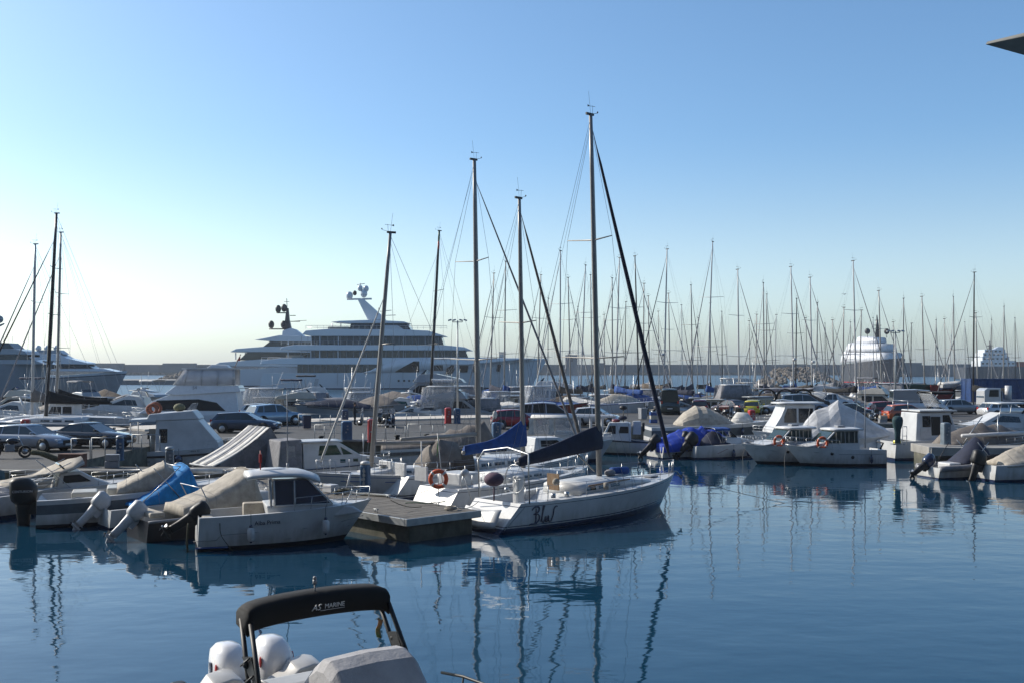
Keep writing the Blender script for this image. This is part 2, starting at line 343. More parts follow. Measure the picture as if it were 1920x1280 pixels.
def tent(parent, h, t0, tp, t1, h0, hp, m, name='cockpit_cover', w=.88, seed=3, sag=.07, side=.30):
    """fitted cover: low and narrow at t0, straight up to a bow at tp, steep end down to t1"""
    rnd = random.Random(seed); rows = []; N = 16
    def row(t, hh, k=1.0):
        x, y, z = h.pt(t, 1); y *= w * k
        return [(x + rnd.uniform(-.012, .012), y * a, z + hh * b + rnd.uniform(-.012, .012) * (0 < b)) for a, b in ((1.02, -.02), (1.0, side), (.95, .72), (.86, .93), (.6, .99), (.3, 1.03), (0, 1.05), (-.3, 1.03), (-.6, .99), (-.86, .93), (-.95, .72), (-1.0, side), (-1.02, -.02))]
    rows.append(row(t0 - .004, .02))
    for i in range(N + 1):
        u = i / N; rows.append(row(t0 + (tp - t0) * u, h0 + (hp - h0) * u ** 1.1 - sag * math.sin(math.pi * u) - .035 * abs(math.sin(3.5 * math.pi * u))))
    for i in (1, 2, 3, 4):
        u = i / 4; rows.append(row(tp + (t1 - tp) * u, hp * (1 - u) + .02, 1 + .04 * u))
    o = MB().sheet(rows).build(name, m, parent, solid=.012)
    MB().tube([(p[0], p[1], p[2] + .02) for p in rows[N + 1]], .018, 5).build('cover_bow', m, o)
    for q in (N // 2, N // 4): MB().tube([(p[0], p[1], p[2] + .012) for p in rows[q]], .008, 4).build('cover_seam', GREYC, o)
    for sg in (0, -1): MB().tube([(r[sg][0], r[sg][1] * 1.01, r[sg][2] + .02) for r in rows], .012, 4).build('cover_lashing', ROPE, o)
    return o
def curve_pts(pts, n=6):
    """catmull-rom through pts"""
    P = [Vector(p) for p in pts]; out = []
    for i in range(len(P) - 1):
        a = P[max(0, i - 1)]; b = P[i]; c = P[i + 1]; d = P[min(len(P) - 1, i + 2)]
        for j in range(n):
            t = j / n; out.append(tuple(0.5 * ((2 * b) + (-a + c) * t + (2 * a - 5 * b + 4 * c - d) * t * t + (-a + 3 * b - 3 * c + d) * t ** 3)))
    out.append(tuple(P[-1])); return out

# ---------------------------------------------------------------- sailing boats
def sailboat(label, loc, th, L=10.0, B=None, fs=.95, fb=1.25, Z=14.0, mastx=.08, rake=.35, lean=0.0, hull=WHITE, boot=NAVYH, stripe=NAVYH, mastm=ALU,
             cover=NAVYC, jib=WHITEC, jib_r=.06, spreaders=1, detail=1, boomlen=None, boomz=None, booma=2.0, coverh=.42, cpow=2.4, hood=None, radar=False, group=None,
             name='sailing_boat', cat='sailing boat', mr=.085, jibz=.95, tri=False, wires=True, sugar=0.0, windex=True, wr=.009, topcol=None, spr=None):
    B = B or L * .31; T = thing(name, label, cat, loc, th, group)
    h = Hull(L, B, fs, fb, stern=.74, tm=.45, p=2.1, rake=L * .09, tr=sugar or L * .03, flare=.34)
    n = 18 if detail > 1 else 12
    h.build(T, [(1, .90, 0), (.90, .875, 1), (.875, .26, 0), (.26, .225, 1), (.225, .19, 0), (.19, 0, 2), (0, -.4, 2)], [hull, stripe, boot, WHITE], n=n, open_=(0.02, .30, .32) if detail else None, deckm=3, gun=.3)
    # coachroof
    t0, t1 = .32, .74; n_ = 8; rr = []
    for i in range(n_ + 1):
        t = t0 + (t1 - t0) * i / n_; x, y, z = h.pt(t, 1); k = min(1, (1 - i / n_) * 2.2 + .12); e = .30 * L / 10 * min(1, k) + .02; yy = min(y - .28, B * .30)
        rr.append([(x, yy, z - .05), (x, yy * .93, z + e * .8), (x, yy * .75, z + e), (x, 0, z + e + .05), (x, -yy * .75, z + e), (x, -yy * .93, z + e * .8), (x, -yy, z - .05)])
    mb = MB(); mb.loft(rr, closed=True); cr = mb.build('coachroof', WHITE, T)
    if detail:
        for sg in (1, -1):
            for (a, b) in ((.10, .22), (.26, .38), (.42, .54)):
                P = []
                for u, q in ((a, .25), (b, .25), (b, .62), (a, .62)):
                    t = t0 + (t1 - t0) * u; x, y, z = h.pt(t, 1); yy = min(y - .28, B * .30); e = .30 * L / 10; P.append((x, sg * (yy * (1 - .07 * q / .8) + .012), z + e * q))
                MB().add(P + [(p[0], p[1] - sg * .03, p[2]) for p in P], [(0, 1, 2, 3), (7, 6, 5, 4), (0, 4, 5, 1), (1, 5, 6, 2), (2, 6, 7, 3), (3, 7, 4, 0)]).build('window', GLASS, cr)
        mb = MB(); x, y, z = h.pt(.62, 1); mb.box((x, 0, z + .36), (.55, .55, .05)); x, y, z = h.pt(.84, 1); mb.box((x, 0, z + .04), (.5, .5, .05)); mb.build('hatch', GREYPL, T, bevel=.01)
    # mast
    mx = L * mastx; dz = h.sheer(.5 + mastx) + .30 * L / 10
    def mp(z): k = (z - dz) / (Z - dz); return (mx - rake * k - lean * math.cos(th) * k, lean * math.sin(th) * k, z)
    M_ = MB(); M_.tube([mp(dz + (Z - dz) * k) for k in (0, .3, .6, .85, 1)], [mr, mr, mr * .95, mr * .8, mr * .62], 10, 0, flat=1.25)
    if topcol:
        M_.tube([mp(Z - 1.9), mp(Z - 1.1)], mr * .86, 8, 1); M_.tube([mp(Z - 1.1), mp(Z - .05)], mr * .84, 8, 2)
    mast = M_.build('mast', [mastm] + (list(topcol) if topcol else []), T)
    zs = spr or ([.5] if spreaders == 1 else [.36, .66] if spreaders == 2 else [.27, .5, .73] if spreaders == 3 else [])
    tips = []
    for q in zs:
        c = mp(dz + (Z - dz) * q); w_ = B * .5 * (1.0 if q < .5 else .72)
        MB().tube([(c[0] - .25, w_, c[2] + .06), (c[0], 0, c[2]), (c[0] - .25, -w_, c[2] + .06)], [.02, .035, .02], 6).build('spreader', mastm, mast); tips.append((c[0] - .25, w_, c[2] + .06))
    mb = MB(); c = mp(Z); mb.box((c[0] - .05, 0, c[2] + .02), (.42, .07, .09)); mb.tube([c, (c[0] - .12, 0, c[2] + .9)], .006, 4)
    if windex:
        mb.tube([(c[0] + .1, 0, c[2] + .05), (c[0] + .12, 0, c[2] + .38)], .008, 4); mb.tube([(c[0] - .06, 0, c[2] + .34), (c[0] + .26, 0, c[2] + .36)], .008, 4); mb.add([(c[0] - .18, 0, c[2] + .39), (c[0] - .04, 0, c[2] + .34), (c[0] - .18, 0, c[2] + .29)], [(0, 1, 2), (2, 1, 0)])
        mb.tube([(c[0] + .1, .0, c[2] + .05), (c[0] + .4, .0, c[2] + .12)], .008, 4); mb.ball((c[0] + .4, 0, c[2] + .16), .035, 6, 4)
    mb.build('masthead_fitting', BLACK, mast)
    if radar:
        c = mp(dz + (Z - dz) * .33); mb = MB(); mb.tube([(c[0] + .25, 0, c[2] - .1), (c[0] + .25, 0, c[2]), (c[0] + .25, 0, c[2] + .16), (c[0] + .25, 0, c[2] + .22)], [.1, .22, .22, .12], 12); mb.box((c[0] + .1, 0, c[2] - .06), (.3, .06, .06)); mb.build('radar_dome', WHPL, mast)
    # boom, cover
    bz = boomz or dz + .85; bl = boomlen or L * .36; c = mp(bz); ba = math.tan(R(booma)); e = (c[0] - bl, 0, bz - bl * ba * -1 if booma < 0 else bz - bl * ba)
    bo = MB().tube([c, e], [.07, .06], 8, flat=1.4).build('boom', mastm, T)
    if cover:
        rr = []; N = 8
        for i in range(N + 1):
            u = i / N; x = c[0] + .1 + (e[0] - c[0] - .1) * u * .97; z = c[2] + (e[2] - c[2]) * u; hh = coverh * ((1.9 if cpow < 4 else .45) * (1 - u) ** cpow + .62 + .06 * math.sin(9 * u)); wd = .17 - .05 * u
            rr.append([(x, wd * .7, z - .10), (x, wd, z + .10), (x, wd * .55, z + hh * .75), (x, .03, z + hh), (x, -.03, z + hh), (x, -wd * .55, z + hh * .75), (x, -wd, z + .10), (x, -wd * .7, z - .10)])
        MB().loft(rr).build('sail_cover', cover, T)
    # furled headsail
    bw = (L / 2 - .15, 0, fb + .12); tp = mp(dz + (Z - dz) * jibz); tp = (tp[0] + .06, tp[1], tp[2])
    V = lambda k: tuple(bw[i] + (tp[i] - bw[i]) * k for i in range(3))
    if jib: MB().tube([V(.04), V(.08), V(.3), V(.6), V(.9), V(.95), V(1)], [.03, jib_r * 1.1, jib_r * 1.15, jib_r * .95, jib_r * .6, .02, .012], 8).build('furled_sail', jib, T)
    else: MB().tube([bw, tp], wr, 4).build('forestay', WIRE, T)
    if wires:
        top = mp(Z - .1); sx = -L / 2 + h.tr * .9 + .05
        MB().tube([top, (sx + 1.2, 0, fs + 3.0), (sx + .2, .0, fs + .1)], wr, 4).build('backstay', WIRE, T)
        for sg in (1, -1):
            x, y, z = h.pt(.5 + mastx - .02, 1); P = [(x, sg * (y - .08), z)] + [(t[0], sg * t[1], t[2]) for t in tips] + [mp(dz + (Z - dz) * .97)]
            mb = MB(); mb.tube(P, wr, 4); mb.tube([(x - .35, sg * (y - .12), z), mp(dz + (Z - dz) * (zs[0] if zs else .6))], wr, 4); mb.tube([(x + .3, sg * (y - .12), z), mp(dz + (Z - dz) * (zs[0] if zs else .6) * .97)], wr, 4); mb.build('shroud', WIRE, T)
        MB().tube([mp(Z - .3), e], wr * .7, 4).build('topping_lift', WIRE, T)
    if detail:
        rail(h, .90, .985, .55, 2, 'pulpit', T); rail(h, .02, .12, .55, 2, 'pushpit', T, join=False)
        for sg in (1, -1):
            mb = MB(); prev = []
            for t in (.12, .30, .46, .62, .78, .90):
                x, y, z = h.pt(t, 1); y = sg * (y - .07); mb.tube([(x, y, z), (x, y, z + .56)], .012, 5); prev.append((x, y, z))
            for q in (.28, .55): mb.tube([(a, b, c_ + q) for a, b, c_ in prev], .005, 4)
            mb.build('lifeline', CHROME, T)
    if hood:
        x0 = h.pt(.30, 1)[0]; z0 = h.sheer(.33) + .2; w_ = B * .30; rr = []
        for dx, hh in ((-.75, 1.15), (.0, 1.32), (.55, .95), (1.0, .12)):
            rr.append([(x0 + dx, w_ * math.cos(q) * (1.05 if hh > .3 else 1), z0 + hh * math.sin(q) ** .6) for q in [math.pi * j / 10 for j in range(11)]])
        MB().sheet(rr).build('spray_hood', hood, T, solid=.02)
    return T, h, mp

# ---------------------------------------------------------------- motor boats
def motorboat(label, loc, th, L=7.0, B=2.5, fs=.75, fb=1.15, cabin=None, cw=(.85, .7), wins=(), screen=(), roof=None, hull=WHITE, band=None, boot=NAVYH, cabm=WHITE, glass=GLASS,
              name='motor_boat', cat='motor boat', group=None, rails=(.55, .98, .45, 5), fly=None, eng=None, cockpit=(.03, .38, .45), fend=(), fm=(WHPL, BLUEP), hardtop=None, rim=None, n=16, canvas=None, extra=None, rake=.9, antenna=None, stern=.92, flym=None):
    T = thing(name, label, cat, loc, th, group); h = Hull(L, B, fs, fb, stern=stern, tm=.5, p=2.6, rake=rake, tr=.05, flare=.42, fin=1.5)
    bm = 1 if band else 0
    h.build(T, [(1, .84, 0), (.84, .50, bm), (.50, .14, 0), (.14, .07, 2), (.07, 0, 2), (0, -.4, 2)], [hull, band or hull, boot, cabm], n=n, open_=cockpit, deckm=3, gun=.12, rim=rim)
    if cabin:
        zs = [p[1] for p in cabin]; z0, z1 = min(zs), max(zs); wf = lambda z: cw[0] + (cw[1] - cw[0]) * (z - z0) / (z1 - z0)
        cb = MB().prism(cabin, cw[0], cw[1]).build('cabin', cabm, T, bevel=.05)
        for w_ in wins:
            for sg in (1, -1): MB().pane(w_, wf, sg).build('window', glass, cb)
        for a, b in screen:
            MB().cross(a, b, wf(a[1]) * .9, wf(b[1]) * .88, .03).build('windscreen', glass, cb)
    if roof:  # (x0,x1,z,half width, thickness, droop)
        x0, x1, z, hw, tk, dr = roof; rr = []
        for i in range(7):
            u = i / 6; x = x0 + (x1 - x0) * u; zz = z - dr * max(0, u - .6) ** 2 * 6; k = 1 - .12 * max(0, u - .5) * 2
            rr.append([(x, hw * k, zz - tk), (x, hw * k * 1.02, zz - tk * .3), (x, hw * k * .9, zz), (x, 0, zz + .04), (x, -hw * k * .9, zz), (x, -hw * k * 1.02, zz - tk * .3), (x, -hw * k, zz - tk)])
        MB().loft(rr).build('roof', cabm, T)
    if fly:   # flybridge coaming: profile polygon + half widths
        MB().prism(fly[0], fly[1], fly[2]).build('flybridge', flym or cabm, T, bevel=.06)
    if hardtop:
        x0, x1, z, hw, zb = hardtop
        mb = MB(); mb.loft([[(x, hw * k, z - .08), (x, hw * k, z), (x, 0, z + .05), (x, -hw * k, z), (x, -hw * k, z - .08)] for x, k in ((x0, .85), (x0 + .2, 1), (x1 - .2, 1), (x1, .85))]); ht = mb.build('hardtop', WHITE, T)
        mb = MB()
        for x, dx in ((x0 + .15, .25), (x1 - .2, .35)):
            for sg in (1, -1): mb.tube([(x, sg * hw * .93, z - .05), (x + dx, sg * hw * .97, zb)], .025, 6)
        mb.build('hardtop_frame', CHROME, ht)
        if canvas: 
            for sg in (1, -1): MB().sheet([[(x0 + .1 + (x1 - x0 + .3) * u, sg * hw * .96 + .02 * math.sin(u * 17), z - .06), (x0 + .3 + (x1 - x0 + .4) * u, sg * hw + .02 * math.cos(u * 13), zb)] for u in [i / 8 for i in range(9)]]).build('side_curtain', canvas, ht, solid=.006)
            MB().sheet([[(x1 + .05, y, z - .06), (x1 + .75, y * 1.03, zb)] for y in [hw * .96 * (i / 4 - 1) for i in range(9)]]).build('front_curtain', canvas, ht, solid=.006)
    if rails: rail(h, rails[0], rails[1], rails[2], rails[3], 'bow_rail', T)
    for f in fend:
        x, sg = f[0], f[1]; y = h.side(x, fs * .9); fender(T, x, sg * (y + .10), h.sheer((x + L / 2) / L), fm)
    if eng:
        for e in eng: outboard(T, -L / 2 - .02, e.get('y', 0), e.get('z', fs * .75), e.get('tilt', 0), e.get('s', 1.1), e.get('c', WHPL), e.get('l', WHPL), e.get('t', GREYPL), yaw=e.get('yaw', 0))
    if antenna:
        for a in antenna: MB().tube([a, (a[0] - .3, a[1], a[2] + a[3] if len(a) > 3 else a[2] + 2)], [.015, .006], 5).build('antenna', WHPL, T)
    return T, h
def bimini(T, x0, x1, hw, zb, zt, m, bows=3, pole=CHROME, folded=False, slope=0.0):
    mb = MB(); xc = (x0 + x1) / 2
    for i in range(bows):
        x = x0 + (x1 - x0) * i / (bows - 1); z = zt + slope * (x - x0)
        mb.tube([(xc, hw, zb), (x, hw * .96, z - .12), (x, hw * .8, z - .02), (x, 0, z + .03), (x, -hw * .8, z - .02), (x, -hw * .96, z - .12), (xc, -hw, zb)], .015, 6)
    f = mb.build('awning_frame', pole, T)
    gr = []
    for i in range(9):
        u = i / 8; x = x0 - .04 + (x1 - x0 + .08) * u; z = zt + slope * (x - x0)
        gr.append([(x, hw * k, z + dz + .02 - .025 * math.sin(math.pi * ((u * (bows - 1)) % 1))) for k, dz in ((.99, -.14), (.93, -.03), (.8, 0), (.4, .03), (0, .04), (-.4, .03), (-.8, 0), (-.93, -.03), (-.99, -.14))])
    MB().sheet(gr).build('awning', m, T, solid=.012)
    return f
# ---------------------------------------------------------------- water
def water_mat():
    m = bpy.data.materials.new('harbour_water'); m.use_nodes = True; n = m.node_tree; b = n.nodes['Principled BSDF']
    b.inputs['Base Color'].default_value = (0.004, 0.034, 0.066, 1); b.inputs['Roughness'].default_value = 0.03; b.inputs['IOR'].default_value = 1.42
    geo = n.nodes.new('ShaderNodeNewGeometry')
    def noise(scale, sx, sy, det, rot=0.0):
        mp = n.nodes.new('ShaderNodeMapping'); mp.inputs['Scale'].default_value = (sx, sy, 1); mp.inputs['Rotation'].default_value = (0, 0, rot)
        n.links.new(geo.outputs['Position'], mp.inputs[0]); z = n.nodes.new('ShaderNodeTexNoise'); z.inputs['Scale'].default_value = scale; z.inputs['Detail'].default_value = det
        n.links.new(mp.outputs[0], z.inputs['Vector']); return z.outputs['Fac']
    def bump(h, strength, dist, prev=None):
        bp = n.nodes.new('ShaderNodeBump'); bp.inputs['Strength'].default_value = strength; bp.inputs['Distance'].default_value = dist
        n.links.new(h, bp.inputs['Height']); 
        if prev: n.links.new(prev, bp.inputs['Normal'])
        return bp.outputs[0]
    patch = noise(0.06, 1, 1, 2); rp = n.nodes.new('ShaderNodeMapRange'); rp.inputs[1].default_value = .4; rp.inputs[2].default_value = .65; rp.inputs[3].default_value = .35; rp.inputs[4].default_value = 1.0
    n.links.new(patch, rp.inputs[0]); fine = noise(4.0, .55, 1, 3, .2); mu = n.nodes.new('ShaderNodeMath'); mu.operation = 'MULTIPLY'
    n.links.new(fine, mu.inputs[0]); n.links.new(rp.outputs[0], mu.inputs[1])
    a = bump(noise(0.35, .6, 1.0, 2, .15), 1.0, 0.024); a = bump(noise(1.3, .7, 1, 2, -.2), 1.0, 0.0085, a); a = bump(mu.outputs[0], 1.0, 0.0016, a)
    sep = n.nodes.new('ShaderNodeSeparateXYZ'); n.links.new(geo.outputs['Position'], sep.inputs[0])
    fr = n.nodes.new('ShaderNodeMapRange'); fr.inputs[1].default_value = 105; fr.inputs[2].default_value = 210; fr.inputs[3].default_value = 0; fr.inputs[4].default_value = 1; n.links.new(sep.outputs['Y'], fr.inputs[0])
    open_sea = n.nodes.new('ShaderNodeMath'); open_sea.operation = 'MULTIPLY'; n.links.new(noise(0.9, .5, 1, 3), open_sea.inputs[0]); n.links.new(fr.outputs[0], open_sea.inputs[1])
    a = bump(open_sea.outputs[0], 1.0, 0.45, a)
    rr = n.nodes.new('ShaderNodeMapRange'); rr.inputs[1].default_value = 105; rr.inputs[2].default_value = 210; rr.inputs[3].default_value = .03; rr.inputs[4].default_value = .30; n.links.new(sep.outputs['Y'], rr.inputs[0]); n.links.new(rr.outputs[0], b.inputs['Roughness'])
    n.links.new(a, b.inputs['Normal']); return m
WATER = water_mat()
tag(MB().add([(-2400, -200, 0), (2400, -200, 0), (2400, 2500, 0), (-2400, 2500, 0)], [(0, 1, 2, 3)]).build('water', WATER), kind='structure')

ASPH = mat('worn_asphalt', (0.060, 0.059, 0.058), 0.85, var=0.18, scale=1.5, bump=0.4); CONC = mat('quay_concrete', (0.30, 0.29, 0.27), 0.85, var=0.18, scale=0.9, bump=0.4)
PALE = mat('pale_pavement_stone', (0.58, 0.53, 0.46), 0.8, var=0.12, scale=1.2); DOCKW = mat('weathered_dock_planks', (0.15, 0.135, 0.115), 0.8, var=0.22, scale=1.3, stretch=(1, 9, 1), bump=0.5)
BREAK = mat('breakwater_concrete', (0.16, 0.17, 0.18), 0.9, var=0.12, scale=0.03); ROCK = mat('boulder_stone', (0.24, 0.21, 0.18), 0.9, var=0.3, scale=0.4, bump=0.6)
WEED = mat('weedy_concrete', (0.16, 0.15, 0.12), 0.9, var=0.25, scale=1.4, bump=0.5, col2=(0.05, 0.055, 0.04), stain=.15, stain_c=(.02, .025, .015)); GALV = mat('galvanised_steel', (0.34, 0.36, 0.37), 0.5, .5, var=.12)

QZ = 1.3
quay_poly = [(-90, 45.5), (-11.2, 46.2), (-12.4, 48.8), (-21, 49), (-21, 67), (-8, 66), (2, 68.5), (6, 80), (20, 87), (42, 85), (60, 86), (110, 90), (260, 150), (200, 240), (60, 152), (20, 117), (0, 101), (-16, 93.5), (-28, 80.5), (-90, 72)]
def slab(poly, z0, z1, name, top, side):
    n = len(poly); vs = [(x, y, z0) for x, y in poly] + [(x, y, z1) for x, y in poly]
    return MB().add(vs, [tuple(range(n, 2 * n))] + [(i, (i + 1) % n, n + (i + 1) % n, n + i) for i in range(n)], [0] + [1] * n).build(name, [top, side])
tag(slab(quay_poly, -3, QZ, 'quay', ASPH, WEED), kind='structure')
# pale kerb stones along the near edges and the sunlit pavement along the far edge
def strip(pts, wd, z, name, m, h=.12):
    mb = MB()
    for (x0, y0), (x1, y1) in zip(pts[:-1], pts[1:]):
        L = math.hypot(x1 - x0, y1 - y0); mb.box(((x0 + x1) / 2, (y0 + y1) / 2, z + h / 2), (L + .01, wd, h), rz=math.atan2(y1 - y0, x1 - x0))
    return tag(mb.build(name, m), kind='structure')
strip([(-60, 73.6), (-28.2, 78.2), (-16.6, 91), (-1, 98.6)], 5.0, QZ, 'pavement', PALE, .14)
strip([(-21.0, 66.75), (-8, 65.8), (1.8, 68.2)], .5, QZ, 'kerb', CONC, .10); strip([(6.2, 80.4), (20, 87.2), (42, 85.2), (60, 86.2), (110, 90.2)], .5, QZ, 'kerb', CONC, .10)
strip([(-60, 45.9), (-11.4, 46.4)], .4, QZ, 'kerb', CONC, .10)

# floating pontoon with planked deck
PA = R(133); pd = Vector((math.cos(PA), math.sin(PA))); pn = Vector((pd.y, -pd.x))     # axis away from the tip; pn points to the far side
P0 = Vector((-2.35, 36.4)); PW = 3.1; PL = 14.3
pt_ = thing('pontoon', 'weathered plank pontoon on concrete floats running in from the quay between the near boats', 'pontoon', (P0.x, P0.y, 0), PA)
mb = MB(); nb = 76
for i in range(nb):
    x = PL * (i + .5) / nb; mb.box((x, 0, .80 + random.uniform(-.004, .004)), (PL / nb - .018, PW, .045))
mb.build('deck', DOCKW, pt_)
for x in (3.4, 10.6): MB().box((x, 0, .20), (6.6, PW - .30, .95)).build('float', WEED, pt_, bevel=.04)
mb = MB()
for sg in (1, -1): mb.box((PL / 2, sg * (PW / 2 + .05), .70), (PL, .09, .24))
mb.box((-.06, 0, .70), (.10, PW + .18, .24)); mb.build('fender_beam', GALV, pt_, bevel=.01)
for x in (2.0, 5.0, 8.0, 11.0):
    for sg in (1, -1):
        mb = MB(); mb.tube([(x - .13, sg * 1.36, .93), (x + .13, sg * 1.36, .93)], .022, 6); mb.tube([(x - .06, sg * 1.36, .82), (x - .06, sg * 1.36, .93)], .02, 6); mb.tube([(x + .06, sg * 1.36, .82), (x + .06, sg * 1.36, .93)], .02, 6); mb.build('cleat', GALV, pt_)

# concrete jetty on the right
jt = thing('concrete_jetty', 'low grey concrete jetty with a dark opening under its deck, right of the picture', 'jetty', (XX(1632, 62.3), 62.3, 0), R(-3))
MB().box((19, 1.9, .95), (31, 3.8, .5)).build('deck', CONC, jt, bevel=.03)
MB().box((20.0, 2.0, .15), (28, 3.4, 1.3)).build('wall', WEED, jt); MB().box((3.72, 1.7, .15), (.35, 3.2, 1.3)).build('pier_leg', WEED, jt)

# breakwater, tower, rocks, distant land
def far_block(name, label, cat, px0, px1, ytop, d, dep, m, z0=-1):
    x0, x1 = XX(px0, d), XX(px1, d); t = thing(name, label, cat, ((x0 + x1) / 2, d, 0)); zt = ZZ(ytop, d)
    MB().box((0, dep / 2, (zt + z0) / 2), (x1 - x0, dep, zt - z0)).build('wall', m, t)
    return t, x0, x1, zt
t, x0, x1, zt = far_block('breakwater', 'long grey concrete breakwater wall along the horizon', 'breakwater', -700, 1700, 683, 930, 14, BREAK)
MB().box((0, -4, .8), (x1 - x0, 8, 3.2)).build('footing', ROCK, t)
for i in range(60): MB().box((-530 + i * 19, -.15, 5.0), (.5, .5, 7.4)).build('buttress', BREAK, t)
for i, (a, b, y) in enumerate(((168, 231, 680.5), (306, 367, 680.5), (1122, 1132, 680.0))):
    tag(MB().box(((XX(a, 925) + XX(b, 925)) / 2, 926, ZZ(y, 925) / 2), (XX(b, 925) - XX(a, 925), 6, ZZ(y, 925))).build('breakwater_block', BREAK),
        ('raised block of the breakwater beside the grey yachts at the left', 'raised block of the breakwater left of the white flybridge yacht', 'small raised block of the breakwater behind the tall mast')[i], 'wall block', 'raised blocks along the breakwater')
t, x0, x1, zt = far_block('harbour_pier', 'dark distant pier wall behind the ships at the right', 'pier', 1640, 2300, 684, 760, 12, BREAK)
for a, b, y in ((1691, 1727, 679.5), (1775, 1830, 682)): MB().box(((XX(a, 758) + XX(b, 758)) / 2 - (x0 + x1) / 2, -1, ZZ(y, 758) / 2), (XX(b, 758) - XX(a, 758), 5, ZZ(y, 758))).build('pier_block', BREAK, t)
bt = thing('breakwater_tower', 'square grey lookout tower with a railing on the breakwater', 'tower', (XX(1071, 900), 900, 0))
MB().box((0, 0, 8.5), (10, 8, 17)).build('wall', BREAK, bt); mb = MB()
for i in range(7): mb.box((-5 + i * 1.66, -4, 18), (.15, .15, 2.2))
mb.box((0, -4, 19), (10.4, .2, .2)); mb.build('railing', GALV, bt); MB().box((0, -4.05, 13), (2.2, .3, 3)).build('window', GLASS, bt)
bt = thing('breakwater_hut', 'small pale square hut on the breakwater behind the big white yacht bow', 'hut', (XX(942, 900), 900, 0))
MB().box((0, 0, 9.5), (5.4, 5, 19)).build('wall', mat('pale_hut_render', (.42, .42, .42), .8), bt); MB().box((0, 0, 19.2), (6, 5.6, .5)).build('roof', BREAK, bt)
def rocks(name, label, px0, px1, d, dep, hpx, n, seed, m=ROCK):
    rnd = random.Random(seed); mb = MB(); x0, x1 = XX(px0, d), XX(px1, d)
    for i in range(n):
        u = rnd.random(); x = x0 + (x1 - x0) * u; v = rnd.random(); y = d + dep * v; env = min(1, 3.2 * u, 3.2 * (1 - u)) ** .7; top = (ZZ(hpx, d)) * env * (.35 + .65 * v); r = rnd.uniform(.6, 1.5) * (x1 - x0) / 45
        c = (x, y, max(.2, top - r * .5)); P = []; nu = 6
        rings = [[(c[0] + r * k * math.cos(6.283 * j / nu + q) * rnd.uniform(.7, 1.2), c[1] + r * k * math.sin(6.283 * j / nu + q) * rnd.uniform(.7, 1.2), c[2] + zz * r * rnd.uniform(.8, 1.1)) for j in range(nu)] for k, zz, q in ((.7, -.9, 0), (1.1, -.2, .3), (1, .4, .1), (.5, .8, .5))]
        mb.loft(rings, smooth=False)
    rr = [(x0, d + 1), (x0 + (x1 - x0) * .2, d + 1), (x1 - (x1 - x0) * .2, d + 1), (x1, d + 1)]
    return tag(mb.build(name, m), label, 'rocks', kind='stuff')
rocks('rock_mole', 'heap of brown boulders of a mole beyond the far masts right of centre', 1438, 1600, 330, 18, 686, 420, 3)
rocks('rock_bank', 'bank of grey boulders at the water behind the flybridge yacht at the left', 268, 440, 420, 12, 696, 260, 5)
tag(rocks('shore_hill', '', 1880, 2300, 1500, 200, 679, 60, 8, mat('dark_pine_cover', (.03, .045, .03), .9, var=.3, scale=.05)), 'dark wooded shore at the far right horizon', 'hill', kind='structure')
# shore works under the rock bank
tag(slab([(XX(150, 380), 380), (XX(470, 380), 380), (XX(470, 420), 420), (XX(150, 420), 420)], -1, 1.6, 'far_quay', CONC, BREAK), kind='structure')

# ---------------------------------------------------------------- quay furniture
def pedestal(px, py, h, m, label, d=None, z=QZ, w_=.34, group='service pedestals along the quays', cap=True, cat='service pedestal'):
    d = d or FPX * (CAMH - z) / (py - HZ); t = thing('service_pedestal', label, cat, (XX(px, d), d, z), R(12), group)
    mb = MB(); mb.loft([[(w_ / 2 * k * a, w_ / 2 * k * b, zz) for a, b in ((-1, -.8), (-.8, -1), (.8, -1), (1, -.8), (1, .8), (.8, 1), (-.8, 1), (-1, .8))] for zz, k in ((0, 1.1), (.06, 1.1), (.07, 1), (h - .1, 1), (h - .03, .85), (h, .5))], smooth=False)
    mb.build('body', m, t)
    if cap: MB().loft([[(w_ * .56 * k * math.cos(q), w_ * .56 * k * math.sin(q), zz) for q in [6.283 * j / 12 for j in range(12)]] for zz, k in ((h - .02, 1), (h + .06, 1), (h + .12, .7))]).build('lamp_cap', GALV if cap is True else cap, t)
    for k in range(3): MB().box((.04 if k else -.05, -w_ / 2 - .012, h * (.45 + .15 * k)), (.10, .03, .09)).build('socket', GREYPL, t)
    return t
PBLUE = mat('blue_painted_steel', (0.035, 0.10, 0.20), 0.5, var=0.2, scale=2); PNAVY = mat('navy_painted_steel', (0.02, 0.04, 0.10), 0.5, var=0.2, scale=2); PGREY = mat('blue_grey_painted_steel', (0.13, 0.17, 0.21), 0.5, var=0.2, scale=2)
pedestal(225, 862, 1.10, PBLUE, 'blue service pedestal with a pale cap on the quay right of the dark sedan')
pedestal(318, 884, .98, PGREY, 'blue-grey service pedestal below the white trawler, at the inner end of the plank pontoon')
t = pedestal(685, 921, 1.12, PBLUE, 'blue service pedestal with raised lettering on the edge of the plank pontoon', z=.83, cap=WHPL); t.rotation_euler.z = R(-20)
mb = MB()
for k in range(4): mb.box((.03, -.19, .35 + .17 * k), (.10, .02, .10)); mb.box((.03, -.185, .43 + .17 * k), (.03, .03, .05))
mb.build('raised_lettering', GALV, t)
pedestal(650, 826, 1.25, PBLUE, 'blue rounded pedestal on the quay below the standing person', w_=.66, cap=False)
pedestal(697, 828, 1.42, REDP, 'red rounded pedestal on the quay edge beside the thin grey mast', w_=.48, cap=False)
pedestal(647, 789, 1.0, PNAVY, 'navy pedestal on the far pavement just left of the standing person', w_=.55, cap=False)
pedestal(840, 793, 1.30, REDP, 'red rounded pedestal on the far pavement beside a blue one', w_=.50, cap=False)
